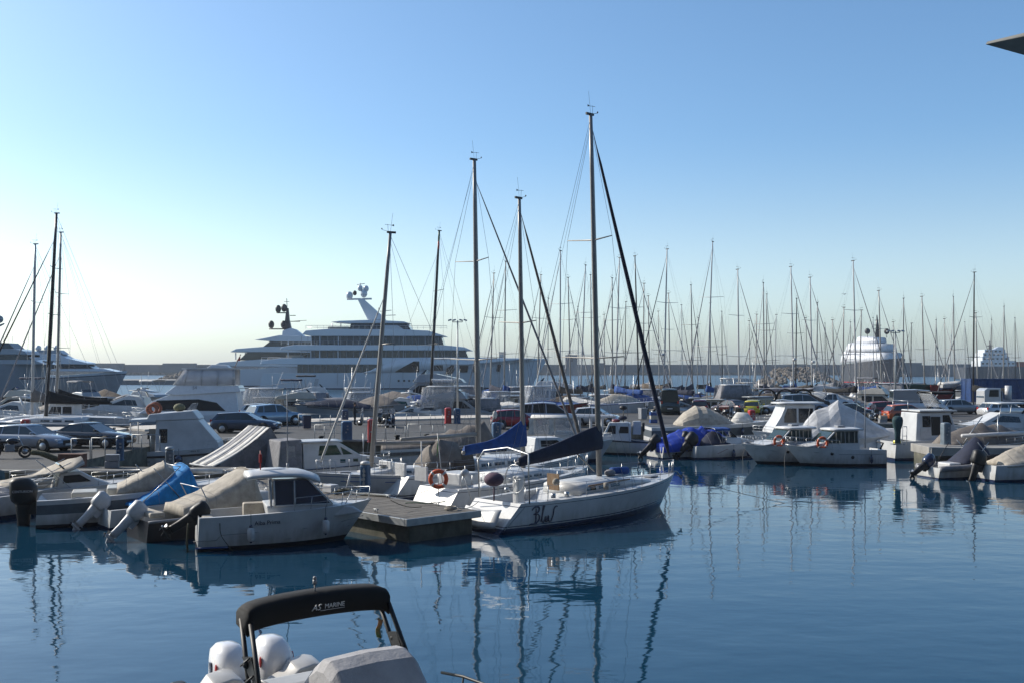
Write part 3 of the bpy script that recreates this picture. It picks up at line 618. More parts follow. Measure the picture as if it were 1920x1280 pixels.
pedestal(857, 793, 1.25, PBLUE, 'blue pedestal just right of the red pedestal on the far pavement', w_=.50, cap=False)
pedestal(931, 823, 1.10, PBLUE, 'blue pedestal in front of the red hatchback, behind the brown boat cover', w_=.55, cap=False)
pedestal(1409, 797, 1.25, REDP, 'red rounded pedestal in front of the yellow car', w_=.48, cap=False)
pedestal(467, 778, 1.10, PGREY, 'grey pedestal behind the blue family car, beside the flybridge yacht', w_=.42)
pedestal(478, 789, .70, PNAVY, 'short dark pedestal behind the family car', w_=.55, cap=False)
pedestal(541, 777, 1.3, PNAVY, 'navy pedestal by the cream boats, behind the silver car', w_=.5, cap=False)
pedestal(1773, 832, 1.30, PGREY, 'grey-blue pedestal on the concrete jetty at the right', w_=.46, cap=False)
pedestal(48, 800, .62, REDP, 'red hose box behind the silver estate car at the left edge', w_=.62, cap=False)

def floodlight(px, ytop, d, label):
    t = thing('floodlight_mast', label, 'lamp post', (XX(px, d), d, QZ), R(0), 'floodlight masts on the quay'); h = ZZ(ytop, d) - QZ
    MB().tube([(0, 0, 0), (0, 0, h)], [.11, .06], 8).build('pole', GALV, t); mb = MB(); mb.tube([(-.45, 0, h - .15), (.45, 0, h - .15)], .04, 6); mb.tube([(-.45, 0, h - .15), (-.45, 0, h)], .03, 6); mb.tube([(.45, 0, h - .15), (.45, 0, h)], .03, 6); mb.build('crossbar', GALV, t)
    for sg in (-1, 1):
        for k in (.32, .72): 
            m_ = MB(Matrix.Translation((sg * k, 0, h + .03)) @ Matrix.Rotation(sg * R(15), 4, 'Y')); m_.box((0, 0, 0), (.36, .30, .13), taper=.8); m_.build('lamp_head', GALV, t)
floodlight(858, 601, 99, 'tall floodlight mast with four lamp heads in front of the big white yacht')
floodlight(1679, 621, 108, 'tall floodlight mast with four lamp heads right of the wrapped ship')

def barrier(px0, px1, py, label, h=1.1, nb=2, d=None, m=GALV, z=QZ):
    x0, d0 = G(px0, py, z); x1, d1 = G(px1, py, z); t = thing('guard_rail', label, 'railing', (x0, d0, z), math.atan2(d1 - d0, x1 - x0), 'guard rails on the quay'); L = math.hypot(x1 - x0, d1 - d0)
    for k in range(nb + 1): MB().tube([(L * k / nb, 0, 0), (L * k / nb, 0, h)], .025, 6).build('post', m, t)
    MB().tube([(0, 0, h), (L, 0, h)], .025, 6).build('handrail', m, t); MB().tube([(0, 0, h * .5), (L, 0, h * .5)], .018, 6).build('midrail', m, t)
barrier(134, 169, 864, 'steel guard rail in front of the dark sedan', nb=1); barrier(172, 222, 862, 'steel guard rail between the dark sedan and the blue pedestal', nb=2)
barrier(248, 300, 845, 'thin rail beside the white trawler stern', .9, 3, m=GALV); barrier(590, 645, 826, 'thin rail left of the blue rounded pedestal', 1.0, 3, m=GALV)
barrier(705, 760, 826, 'thin rail right of the red pedestal at the quay edge', 1.0, 3, m=GALV); barrier(765, 835, 824, 'thin rail above the brown boat cover', 1.0, 3, m=GALV)
barrier(560, 640, 800, 'thin rail by the pale pavement left of the standing person', 1.0, 4, m=GALV); barrier(740, 830, 797, 'thin rail by the pale pavement right of the scooters', 1.0, 4, m=GALV)
barrier(1590, 1650, 794, 'pale rail in front of the black sedan', .9, 3, m=GALV)

# timber post gate by the white hatchback
t = thing('post_fence', 'row of thick white posts with a top rail in front of the white hatchback', 'fence', (*G(1092, 812, QZ), QZ), R(8)); L = 2.4
for k in range(4): MB().box((L * k / 3 - .2, 0, .55), (.16, .16, 1.1)).build('post', WHPL, t)
MB().box((L / 2 - .2, 0, 1.15), (L + .3, .22, .12)).build('top_rail', WHPL, t)

# containers and truck on the right
def container(px, py, d, L, rz, m, label, h=2.6, marks=None):
    t = thing('shipping_container', label, 'container', (XX(px, d), d, ZZ(py, d)), rz, 'shipping containers on the quay'); mb = MB()
    n = int(L / .3); top = []
    for sg in (1, -1):
        P = []
        for i in range(n + 1): o = .05 if (i % 4) in (1, 2) else 0; P += [(L * i / n, sg * (1.22 - o))]
        mb.sheet([[(x, y, .15), (x, y, h - .15)] for x, y in P], smooth=False)
    mb.build('wall', m, t); fr = MB()
    for z in (.08, h - .08):
        for sg in (1, -1): fr.box((L / 2, sg * 1.22, z), (L, .12, .16))
        for x in (0, L): fr.box((x, 0, z), (.12, 2.5, .16))
    for x in (0, L):
        for sg in (1, -1): fr.box((x, sg * 1.22, h / 2), (.13, .13, h))
    fr.build('frame', m, t); MB().box((L / 2, 0, h - .04), (L, 2.4, .05)).build('roof', m, t); MB().box((.02, 0, h / 2), (.05, 2.36, h - .3)).build('door', m, t); MB().box((L - .02, 0, h / 2), (.05, 2.36, h - .3)).build('end_wall', m, t)
    if marks:
        for k, s_ in enumerate(marks): text_mesh(s_, .32, 'lettering', WHPL, t, basis((.55 + .7 * k, -1.30, h / 2), (0, 0, -1), (1, 0, 0)))
    return t
CBLUE = mat('blue_container_paint', (.015, .05, .16), .5, var=.2); CGREEN = mat('green_container_paint', (.02, .06, .04), .5, var=.2); CRED = mat('red_container_paint', (.20, .02, .02), .5, var=.2)
container(1812, 752, 128, 12.2, R(2), CBLUE, 'long blue shipping container at the right edge', h=2.75, marks=['CSLU 441', '22G1'])
container(1766, 748, 131, 6.1, R(80), CRED, 'red container under a white boat, left of the blue container', h=1.75)
container(1690, 753, 133, 6.1, R(0), CGREEN, 'dark green container behind the white van', h=2.2)
# promenade behind the camera; unseen tall building added to dim the camera-facing sides
tag(slab([(-160, -60), (160, -60), (160, -3), (-160, -3)], -3, 3.6, 'promenade', CONC, WEED), kind='structure')
t = thing('added_shade_building', 'long unseen building added behind the promenade to shade the boats', 'building', (0, -9, 3.6))
SHADEW = mat('dark_shade_wall', (.075, .08, .09), .9, var=.1, scale=.3)
MB().box((0, -9, 17), (300, 18, 34)).build('wall', SHADEW, t)
MB().box((0, -9, 34.3), (302, 19.5, .6)).build('roof', BREAK, t)
# ---------------------------------------------------------------- vehicles
TYRE = RUBBER; RIM = mat('alloy_rim', (.45, .46, .48), .3, .8, var=.05); HLIGHT = mat('headlight_glass', (.6, .62, .65), .1, .3, var=.05, coat=.5); TLIGHT = mat('tail_light_red', (.35, .01, .01), .2, var=.05, coat=.5)
CGL = mat('car_glass', (.02, .03, .035), .04, var=.05, coat=.3)
def paint(name, c): return mat('car_paint_' + name, c, .25, .25, var=.05, scale=1, coat=.8)
STY = {  # L, W, hood/deck profile (x,z) of belt line, roof pts
 'wagon': (4.7, 1.82, [(-2.35, .86), (-2.2, .95), (1.0, .93), (2.0, .80), (2.28, .66)], [(-2.25, .95), (-1.85, 1.38), (-.4, 1.44), (.2, 1.40), (1.05, .93)]),
 'sedan': (4.7, 1.82, [(-2.35, .88), (-2.1, .98), (1.0, .93), (2.0, .80), (2.28, .66)], [(-1.75, .98), (-1.0, 1.38), (-.2, 1.43), (.2, 1.40), (1.1, .93)]),
 'hatch': (3.8, 1.70, [(-1.88, .80), (-1.8, .95), (.9, .93), (1.6, .82), (1.85, .64)], [(-1.78, .95), (-1.45, 1.38), (-.3, 1.46), (.2, 1.42), (1.0, .93)]),
 'suv': (4.5, 1.86, [(-2.22, .85), (-2.15, 1.08), (1.0, 1.06), (1.9, .98), (2.2, .78)], [(-2.1, 1.08), (-1.8, 1.58), (-.4, 1.68), (.3, 1.63), (1.1, 1.06)]),
 'minivan': (4.9, 1.92, [(-2.42, .85), (-2.38, 1.10), (1.4, 1.06), (2.1, .92), (2.4, .70)], [(-2.36, 1.10), (-2.15, 1.78), (-.4, 1.90), (.5, 1.82), (1.55, 1.06)]),
 'van': (5.2, 1.98, [(-2.58, .9), (-2.56, 1.25), (1.7, 1.2), (2.3, 1.02), (2.55, .72)], [(-2.55, 1.25), (-2.5, 2.45), (-.4, 2.5), (.9, 2.4), (1.9, 1.2)]),
 'pickup': (5.0, 1.84, [(-2.48, .9), (-2.45, 1.0), (.9, 1.02), (2.0, .95), (2.4, .72)], [(-.9, 1.0), (-.75, 1.62), (-.3, 1.7), (.3, 1.66), (1.05, 1.02)]),
}
def car(label, style, pm, px, py, ang, group='vehicles parked on the quay', z=QZ, d=None, solid_rear=False, cat='car', name='parked_car', dark=CGL):
    L, W, belt, roof = STY[style]; d = d or FPX * (CAMH - z) / (py - HZ); T = thing(name, label, cat, (XX(px, d), d, z), R(ang), group); H2 = W / 2
    def bz(x):
        for (a, b), (c, e) in zip(belt[:-1], belt[1:]):
            if a <= x <= c: return b + (e - b) * (x - a) / (c - a)
        return belt[0][1] if x < belt[0][0] else belt[-1][1]
    xs = sorted(set([-L / 2, -L / 2 + .06, -L / 2 + .25, -1.9 * L / 4.7, -1.2, -.5, .3, 1.0, 1.5, L / 2 - .55, L / 2 - .22, L / 2 - .07, L / 2])); rr = []
    for x in xs:
        e = (abs(x) / (L / 2)); w_ = H2 * (1 - .13 * max(0, e - .75) * 4 * max(0, e - .75) * 4 * .8); zl = .26 + (.12 if e > .985 else 0); b = bz(x) - (.10 if e > .985 else 0)
        rr.append([(x, w_ * .90, zl), (x, w_ * .985, zl + .12), (x, w_, zl + (b - zl) * .5), (x, w_ * .97, b - .10), (x, w_ * .88, b), (x, 0, b + .025), (x, -w_ * .88, b), (x, -w_ * .97, b - .10), (x, -w_, zl + (b - zl) * .5), (x, -w_ * .985, zl + .12), (x, -w_ * .90, zl)])
    MB().loft(rr).build('body', pm, T)
    # greenhouse: glass block with painted roof and pillars
    zr0 = roof[0][1]; ztop = max(p[1] for p in roof); wf = lambda zz: H2 * .875 - (zz - zr0) / (ztop - zr0) * H2 * .17
    poly = [(p[0], p[1] - .03) for p in roof]
    van = style == 'van'; pil = pm
    MB().prism(poly, wf(zr0), wf(ztop)).build('windows', dark, T, bevel=.02)
    mb = MB(); rf = [p for p in roof if p[1] > zr0 + .3]; gr = []
    for x, zz in [(rf[0][0] - .03, rf[0][1] - .04)] + rf + [(rf[-1][0] + .05, rf[-1][1] - .05)]:
        k = wf(zz); gr.append([(x, k + .012, zz - .09), (x, k, zz - .02), (x, k * .8, zz + .015), (x, 0, zz + .03), (x, -k * .8, zz + .015), (x, -k, zz - .02), (x, -k - .012, zz - .09)])
    mb.loft(gr, closed=True); mb.build('roof', pm, T)
    xr0, xr1 = roof[0], roof[1]; xf0, xf1 = roof[-1], roof[-2]
    def pillar(a, b, wd):
        for sg in (1, -1):
            pl = MB(); pl.add([(a[0] - wd, sg * (wf(a[1]) + .014), a[1] - .04), (a[0] + wd, sg * (wf(a[1]) + .014), a[1] - .04), (b[0] + wd * .8, sg * (wf(b[1]) + .014), b[1] - .03), (b[0] - wd * .8, sg * (wf(b[1]) + .014), b[1] - .03)] + [(a[0] - wd, sg * (wf(a[1]) - .03), a[1] - .04), (a[0] + wd, sg * (wf(a[1]) - .03), a[1] - .04), (b[0] + wd * .8, sg * (wf(b[1]) - .03), b[1] - .03), (b[0] - wd * .8, sg * (wf(b[1]) - .03), b[1] - .03)],
                   [(0, 1, 2, 3), (7, 6, 5, 4), (0, 4, 5, 1), (1, 5, 6, 2), (2, 6, 7, 3), (3, 7, 4, 0)]); pl.build('pillar', pm, T)
    pillar(xf0, xf1, .045); pillar((-.15, zr0), (-.2, ztop), .04 if not van else .05); pillar((xr0[0] + .12, xr0[1]), (xr1[0] + .1, xr1[1]), .12 if style != 'sedan' else .09)
    if style in ('wagon', 'minivan', 'suv'): pillar((-1.25, zr0), (-1.2, ztop - .03), .035)
    if van:
        for sg in (1, -1): MB().add([(-2.52, sg * (wf(1.25) + .015), 1.2), (-.2, sg * (wf(1.25) + .015), 1.2), (-.2, sg * (wf(2.45) + .015), 2.45), (-2.48, sg * (wf(2.45) + .015), 2.45)], [(0, 1, 2, 3), (3, 2, 1, 0)]).build('side_panel', pm, T)
    for sx in (-1, 1):
        for sg in (1, -1):
            x = sx * L * .295 + (-.05 if sx < 0 else .06); r = .32 if style not in ('van', 'suv', 'pickup') else .36
            MB().tube([(x, sg * (H2 - .16), r + .04), (x, sg * (H2 + .004), r + .04)], r + .075, 20).build('wheel_arch', RUBBER, T)
            wh = MB(); wh.tube([(x, sg * (H2 - .2), r), (x, sg * (H2 - .01), r), (x, sg * (H2 + .012), r)], [r, r, r * .93], 20); w_ = wh.build('wheel', TYRE, T)
            rm = MB(); rm.tube([(x, sg * (H2 + .008), r), (x, sg * (H2 + .02), r)], [r * .66, r * .62], 16)
            rm.build('rim', RIM, w_)
    for sg in (1, -1):
        MB().box((L / 2 - .17, sg * (H2 - .27), belt[-1][1] - .02), (.22, .36, .13)).build('headlight', HLIGHT, T, bevel=.03)
        MB().box((-L / 2 + .07, sg * (H2 - .20), belt[0][1] - .02 + (.35 if van else 0)), (.12, .20, .26 if style != 'sedan' else .14)).build('tail_light', TLIGHT, T, bevel=.02)
        MB().box((xf0[0] - .28, sg * (H2 + .04), zr0 + .06), (.10, .20, .13)).build('wing_mirror', pm, T, bevel=.03)
        [MB().box((hx_, sg * (H2 * .985 + .004), belt[1][1] - .24), (.18, .03, .03)).build('door_handle', pm, T) for hx_ in (-.5, .55)]
    MB().box((L / 2 + .0, 0, .52), (.05, .85, .24)).build('grille', BLACK, T, bevel=.02); MB().box((L / 2 + .02, 0, .40), (.03, .50, .11)).build('number_plate', WHPL, T); MB().box((-L / 2 - .005, 0, .62), (.03, .50, .11)).build('number_plate', WHPL, T)
    MB().box((0, 0, .24), (L * .8, W * .86, .12)).build('underbody', BLACK, T)
    return T
SILV = paint('silver', (.20, .24, .30)); DARKB = paint('black', (.012, .016, .025)); NVB = paint('navy', (.03, .05, .09)); WHT = paint('white', (.55, .56, .57)); REDC = paint('red', (.28, .01, .02))
LTB = paint('light_blue', (.22, .32, .42)); YEL = paint('yellow', (.52, .44, .02)); DGR = paint('dark_green', (.03, .045, .045)); BURG = paint('burgundy', (.10, .01, .015)); ORN = paint('orange_red', (.45, .10, .03)); GRY = paint('grey', (.25, .27, .29))
car('silver estate car at the left edge with its nose to the right', 'wagon', SILV, 58, 844, -14)
car('black sedan parked behind the silver estate car', 'sedan', DARKB, 172, 838, -12)
car('dark blue estate car half hidden by the striped awning', 'wagon', NVB, 462, 810, -3)
car('silver-blue car seen from behind beside the pale pavement', 'suv', LTB, 514, 796, 38)
car('white hatchback behind the silver-blue car', 'hatch', WHT, 492, 787, 5)
car('small red hatchback in front of the white people carrier', 'hatch', REDC, 968, 803, 4)
car('white people carrier behind the red hatchback', 'minivan', paint('pearl_white', (.42, .44, .50)), 1028, 799, -2)
car('white hatchback behind the row of white posts', 'hatch', WHT, 1118, 797, -18)
car('dark green delivery van seen from behind, near the middle of the quay', 'van', DGR, 1254, 775, 84, dark=DGR)
car('burgundy hatchback seen from behind right of the green van', 'hatch', BURG, 1312, 776, 80)
car('black and red sports car left of the yellow car', 'sedan', paint('dark_maroon', (.05, .012, .012)), 1372, 776, 115)
car('yellow hatchback seen from behind', 'hatch', YEL, 1413, 777, 70)
car('white hatchback with its nose to the left, right of the yellow car', 'hatch', WHT, 1460, 776, 165)
car('silver people carrier behind the upright cabin boat', 'minivan', SILV, 1506, 772, -6)
car('white pickup with an open bed behind the black sedan', 'pickup', WHT, 1556, 765, 175)
car('black sedan behind the pale rail, right of the shrink wrapped boat peak', 'sedan', DARKB, 1602, 786, -22)
car('dark red hatchback right of the black sedan', 'hatch', DKRED, 1664, 781, -6)
car('white delivery van right of the dark red hatchback', 'van', WHT, 1722, 778, -5)
car('orange-red car partly hidden by the white delivery van', 'hatch', ORN, 1700, 789, 5)
car('silver estate car in front of the red container', 'wagon', GRY, 1800, 775, 4)
car('white car behind the black inflatable boats at the right edge', 'wagon', WHT, 1884, 782, 12)
# small white truck
t = thing('small_truck', 'white flatbed truck in front of the blue container', 'truck', (XX(1838, 118), 118, QZ), R(4), 'vehicles parked on the quay')
MB().prism([(0, .5), (0, 2.1), (.35, 2.35), (1.9, 2.35), (1.9, .5)], .95, .9).build('cab', WHT, t, bevel=.06); MB().box((4.3, 0, .95), (4.6, 1.95, .14)).build('flatbed', GREYPL, t); MB().box((2.05, 0, 1.5), (.08, 1.9, 1.1)).build('headboard', GREYPL, t)
for sg in (1, -1): MB().pane([(.5, 1.4), (.6, 2.15), (1.6, 2.15), (1.6, 1.4)], lambda z: .93, sg).build('window', CGL, t)
MB().cross((-.02, 1.3), (.25, 2.2), .8, .78, .03).build('windscreen', CGL, t)
for x in (.8, 5.2):
    for sg in (1, -1): MB().tube([(x, sg * .75, .42), (x, sg * .98, .42)], .42, 18).build('wheel', TYRE, t)
MB().tube([(3.2, 0, 1.0), (3.2, 0, 2.6)], .35, 14).build('water_tank', WHPL, t)

# scooters and person
def scooter(px, py, ang, label, body, shield):
    x, y = G(px, py, QZ); t = thing('motor_scooter', label, 'scooter', (x, y, QZ), R(ang), 'scooters parked by the pavement')
    for wx in (-.62, .62):
        w_ = MB().tube([(wx, -.06, .24), (wx, .06, .24)], .25, 16).build('wheel', TYRE, t); MB().tube([(wx, -.065, .24), (wx, .065, .24)], .13, 12).build('rim', RIM, w_)
    MB().loft([[(x_, wv, z0), (x_, wv * .7, z1), (x_, -wv * .7, z1), (x_, -wv, z0)] for x_, wv, z0, z1 in ((-.85, .06, .55, .66), (-.6, .17, .35, .72), (-.15, .19, .28, .68), (.0, .17, .2, .34), (.35, .17, .2, .32))], smooth=True).build('body', body, t)
    MB().loft([[(x_, .20 * k, z_), (x_ + .1, .1 * k, z_), (x_ + .1, -.1 * k, z_), (x_, -.20 * k, z_)] for x_, z_, k in ((.34, .25, .8), (.42, .55, 1.1), (.40, .85, 1.0), (.38, 1.0, .6))]).build('leg_shield', body, t)
    MB().loft([[(x_, .14, z_), (x_, .11, z_ + .08), (x_, -.11, z_ + .08), (x_, -.14, z_)] for x_, z_ in ((-.8, .72), (-.4, .68), (-.1, .66))]).build('saddle', BLACK, t, bevel=.02)
    mb = MB(); mb.tube([(.45, 0, 1.0), (.62, 0, .3)], .03, 6); mb.tube([(.38, .33, 1.05), (.44, 0, 1.02), (.38, -.33, 1.05)], .02, 6); mb.build('handlebar', BLACK, t)
    MB().add([(.50, .22, 1.02), (.50, -.22, 1.02), (.38, -.17, 1.42), (.38, .17, 1.42)], [(0, 1, 2, 3), (3, 2, 1, 0)]).build('windshield', shield, t, solid=.008)
    MB().box((-.95, 0, .92), (.36, .38, .30)).build('top_case', BLACK, t, bevel=.05)
    for sg in (1, -1): MB().tube([(.40, sg * .25, 1.05), (.38, sg * .3, 1.22)], .012, 5).box((.38, sg * .31, 1.25), (.03, .12, .08)).build('mirror', BLACK, t)
scooter(688, 797, 160, 'silver scooter with a dark top case beside the standing person', GRY, CLEAR); scooter(717, 799, 120, 'black scooter with a clear windshield right of the silver scooter', DARKB, CLEAR); scooter(732, 800, 75, 'dark scooter parked against the black scooter', NVB, CLEAR)
scooter(1354, 781, 140, 'dark scooter left of the black and red sports car', DARKB, CLEAR)

def person(px, py, ang, label, Hh=1.78, top=(0.012, .014, .02), leg=(0.015, .02, .035), arm=0.55):
    x, y = G(px, py, QZ); t = thing('person', label, 'person', (x, y, QZ), R(ang)); s = Hh / 1.78
    J = {'pel': (0, 0, .95), 'waist': (.0, 0, 1.10), 'chest': (.01, 0, 1.33), 'neck0': (.0, 0, 1.47), 'neck': (.015, 0, 1.54), 'head': (.03, 0, 1.63), 'crown': (.02, 0, 1.74),
         'shL': (0, .19, 1.42), 'shR': (0, -.19, 1.42), 'elL': (.03, .25, 1.16), 'elR': (.02, -.25, 1.15), 'wrL': (.22, .20, 1.02), 'wrR': (.20, -.22, 1.0), 'haL': (.30, .18, 1.0), 'haR': (.28, -.20, .98),
         'hiL': (0, .10, .90), 'hiR': (0, -.10, .90), 'knL': (.02, .12, .50), 'knR': (.03, -.12, .50), 'anL': (-.02, .13, .09), 'anR': (-.01, -.13, .09), 'toL': (.14, .15, .04), 'toR': (.15, -.15, .04)}
    RD = {'pel': .15, 'waist': .14, 'chest': .165, 'neck0': .08, 'neck': .058, 'head': .095, 'crown': .07, 'sh': .075, 'el': .055, 'wr': .04, 'ha': .04, 'hi': .10, 'kn': .07, 'an': .05, 'to': .045}
    E = [('pel', 'waist'), ('waist', 'chest'), ('chest', 'neck0'), ('neck0', 'neck'), ('neck', 'head'), ('head', 'crown')]
    for q in 'LR': E += [('chest', 'sh' + q), ('sh' + q, 'el' + q), ('el' + q, 'wr' + q), ('wr' + q, 'ha' + q), ('pel', 'hi' + q), ('hi' + q, 'kn' + q), ('kn' + q, 'an' + q), ('an' + q, 'to' + q)]
    K = list(J); me = bpy.data.meshes.new('body'); me.from_pydata([tuple(c * s for c in J[k]) for k in K], [(K.index(a), K.index(b)) for a, b in E], []); o = bpy.data.objects.new('body', me); COL.objects.link(o)
    o.modifiers.new('skin', 'SKIN'); sv = me.skin_vertices[0].data
    for i, k in enumerate(K): r = RD[k if k in RD else k[:-1]] * s; sv[i].radius = (r, r); sv[i].use_root = (k == 'pel')
    q = o.modifiers.new('sub', 'SUBSURF'); q.levels = 2; q.render_levels = 2
    dg = bpy.context.evaluated_depsgraph_get(); m2 = bpy.data.meshes.new_from_object(o.evaluated_get(dg)); bpy.data.objects.remove(o)
    jk = mat('jacket_cloth', top, .9, var=.2, scale=8); tr = mat('trouser_cloth', leg, .9, var=.2, scale=8); sk = mat('skin', (.42, .24, .17), .6, var=.08, scale=8); sh = mat('shoe_leather', (.02, .018, .016), .5)
    m2.materials.clear(); [m2.materials.append(a) for a in (jk, tr, sk, sh)]
    for p in m2.polygons:
        c = p.center; z = c.z / s; p.use_smooth = True; p.material_index = 2 if z > 1.52 or (c.x > .24 * s and .9 < z < 1.1) else 3 if z < .11 else 1 if z < .93 else 0
    b = bpy.data.objects.new('body', m2); COL.objects.link(b); b.parent = t
    MB().loft([[(.02 + r * 1.1 * math.cos(a) - .015, r * math.sin(a), zz) for a in [6.283 * j / 12 for j in range(12)]] for r, zz in ((.085, 1.62), (.098, 1.68), (.09, 1.75), (.05, 1.80), (.01, 1.81))]).build('hair', mat('dark_hair', (.02, .014, .01), .8), b)
    f = MB(); f.tube([(.115, 0, 1.665), (.14, 0, 1.63), (.115, 0, 1.62)], [.01, .016, .01], 6); f.box((.115, 0, 1.585), (.01, .045, .01), 1)
    for sg in (1, -1): f.ball((.112, sg * .035, 1.665), .012, 6, 4, 1); f.ball((.02, sg * .098, 1.645), (.02, .01, .03), 6, 4, 0)
    f.build('face_features', [sk, BLACK], b)
    fg = MB()
    for sg in (1, -1):
        for k in range(4): fg.tube([(.30, sg * .19 + (k - 1.5) * .02, 1.0), (.35 + .012 * (1.5 - abs(k - 1.5)), sg * .19 + (k - 1.5) * .022, .985), (.375, sg * .19 + (k - 1.5) * .02, .96)], [.010, .009, .007], 6)
        fg.tube([(.28, sg * .155, 1.0), (.32, sg * .14, .99)], [.011, .008], 6)
    fg.build('fingers', sk, b); return t
person(665, 796, -5, 'person in dark jacket and trousers standing by the scooters on the quay')
# ---------------------------------------------------------------- near boats
TH = R(41)
def ctr(stern, th, L): return (stern[0] + math.cos(th) * L / 2, stern[1] + math.sin(th) * L / 2, 0)
def P3(T_th, loc, x, y): c, s = math.cos(T_th), math.sin(T_th); return (loc[0] + x * c - y * s, loc[1] + x * s + y * c)
def loc_of(px, py, th, loc, z=0):
    x, y = G(px, py, z); dx, dy = x - loc[0], y - loc[1]; return (dx * math.cos(th) + dy * math.sin(th), -dx * math.sin(th) + dy * math.cos(th))

# --- the white sloop in front
th = R(43); L = 11.2; lc = ctr((-1.25, 37.9), th, L)
T, h, mp = sailboat('white sailing yacht with a handwritten name on its hull and a navy boom cover', lc, th, L=L, B=3.3, fs=1.02, fb=1.38, Z=15.75, mastx=.075, rake=.5, detail=2, mastm=ALU,
    cover=NAVYC, coverh=.34, jib=NAVYC, jib_r=.085, spreaders=2, spr=[.33, .655], boomlen=4.5, boomz=2.72, booma=5.5, sugar=1.0, mr=.10, jibz=.965, cpow=1.0)
# name on the starboard side
def hull_stroke(h, pts, sg, r, m, name, T, x0, z0, sc_, n=7):
    mb = MB()
    for st in pts:
        P = []
        for u, v in [(p[0], p[1]) for p in curve_pts([(a, b, 0) for a, b in st], n)]:
            x = x0 + u * sc_; z = z0 + v * sc_; P.append((x, sg * (h.side(x, z) + .004), z))
        mb.tube(P, [r * (.5 + .5 * math.sin(math.pi * min(1, max(.0, i / max(1, len(P) - 1))))) + r * .35 for i in range(len(P))], 5)
    return mb.build(name, m, T)
hull_stroke(h, [[(0.0, .80), (.10, .92), (.30, 1.0), (.50, .95), (.48, .74), (.24, .60), (.10, .57)], [(.30, .90), (.27, .5), (.26, .22), (.18, .05)], [(.24, .60), (.48, .50), (.50, .28), (.34, .10), (.10, .02), (-.12, .02), (-.20, -.05)],
                [(.62, .12), (.72, .45), (.84, .85), (.90, 1.0), (.82, .98), (.74, .55), (.70, .22), (.80, .08), (.92, .22), (.98, .38), (.97, .18), (1.04, .10), (1.14, .28), (1.18, .40), (1.20, .14), (1.34, .10), (1.50, .40), (1.58, .78), (1.72, .92), (1.84, .90)]], -1, .026, NAVYH, 'name_lettering', T, -4.15, .26, .62)
xs_ = [-L / 2 + 1.25 + i * .2 for i in range(6)]
MB().tube([(-5.35 + .95 * u, -(h.side(-5.35 + .95 * u, .14 + .80 * u) + .003), .14 + .80 * u) for u in [i / 8 for i in range(9)]], .014, 5).build('stern_seam', GREYPL, T)
mb = MB(); rr = []
for i in range(7):
    u = i / 6; rr.append([(-5.62 + .34 * u, .95 * k, .12 + .10 * abs(k) + u * .62) for k in (-1, -.6, 0, .6, 1)])
mb.sheet(rr); mb.build('stern_scoop', WHITE, T, solid=.03)
wh = MB(); wh.torus((-3.75, 0, 1.75), .52, .018, 28, 6, 0, 'x'); [wh.tube([(-3.75, 0, 1.75), (-3.75, .52 * math.cos(a), 1.75 + .52 * math.sin(a))], .009, 5) for a in [6.283 * k / 6 for k in range(6)]]; wh.build('steering_wheel', CHROME, T)
MB().loft([[(x, .16 * k, z) for x, k in ((-3.72, 1), (-3.42, 1), (-3.42, -1), (-3.72, -1))] for z in (.75, 1.5, 1.85)], smooth=False).build('binnacle', WHPL, T, bevel=.04)
MB().tube([(-4.6, .2, 1.0), (-4.6, .2, 1.5)], .03, 6).ball((-4.6, .2, 1.78), (.38, .36, .26), 14, 8).build('barbecue_cover', mat('plum_canvas', (.10, .06, .09), .85), T)
MB().tube([(-4.3, -1.35, 1.0), (-4.35, -1.35, 2.4), (-4.2, -1.2, 2.75), (-4.1, 0, 2.92), (-4.2, 1.2, 2.75), (-4.35, 1.35, 2.4), (-4.3, 1.35, 1.0)], .028, 8).build('stern_arch', CHROME, T)
MB().box((-1.75, 0, 1.50), (.05, .62, .62)).build('companionway', TEAK, T); MB().box((-.5, .1, 1.80), (.7, .5, .10)).build('deck_hatch', CLEAR, T, bevel=.02)
MB().tube([(-1.2, 0, 1.55), (-.4, 0, 1.60), (-1.6, 0, 2.2), (-.3, 0, 2.0)], .0, 4)
b = MB(); b.tube([(.55, 0, 1.75), (-.75, 0, 2.72)], .035, 6); b.build('boom_vang', ALU, T)
MB().tube([(1.6, .1, 1.62), (1.7, .1, 1.66), (2.6, .1, 1.64), (2.7, .1, 1.58)], [.05, .17, .16, .05], 10).build('sail_bag', BLUEC, T)
MB().ball((1.25, -.2, 1.66), (.26, .2, .14), 10, 6).build('rolled_awning', GREYC, T)
for sg in (1, -1):
    for x in (-2.3, -3.0): MB().cyl((x, sg * 1.25, 1.10), .09, .17, 12).build('winch', CHROME, T)
an = MB(); an.tube([(5.2, 0, 1.45), (5.75, 0, 1.40), (5.98, 0, 1.2)], .03, 6); an.add([(5.95, .16, 1.28), (6.08, 0, 1.02), (5.95, -.16, 1.28), (5.86, 0, 1.2)], [(0, 1, 2, 3), (3, 2, 1, 0)]); an.build('anchor', GALV, T)
MB().tube(curve_pts([(5.3, -.3, 1.3), (7.5, -1.6, .55), (9.8, -3.2, -.1)]), .012, 5).build('mooring_line', ROPE, T)
MB().tube([(-.2, -1.3, 1.2), (-.2, -1.3, 1.45)], .10, 8).ball((-2.05, -.45, 1.55), (.16, .12, .14), 8, 6).build('rope_coil', ROPE, T)
MB().tube([(-.9, -1.05, 1.36), (1.5, -1.02, 1.45)], .03, 6).build('handrail', TEAK, T)
MB().tube([(-5.0, 1.0, 1.0), (-5.3, 1.0, 1.8)], .02, 6).ball((-5.3, 1.0, 2.0), (.2, .12, .14), 8, 6).build('stern_light_bag', WHPL, T)

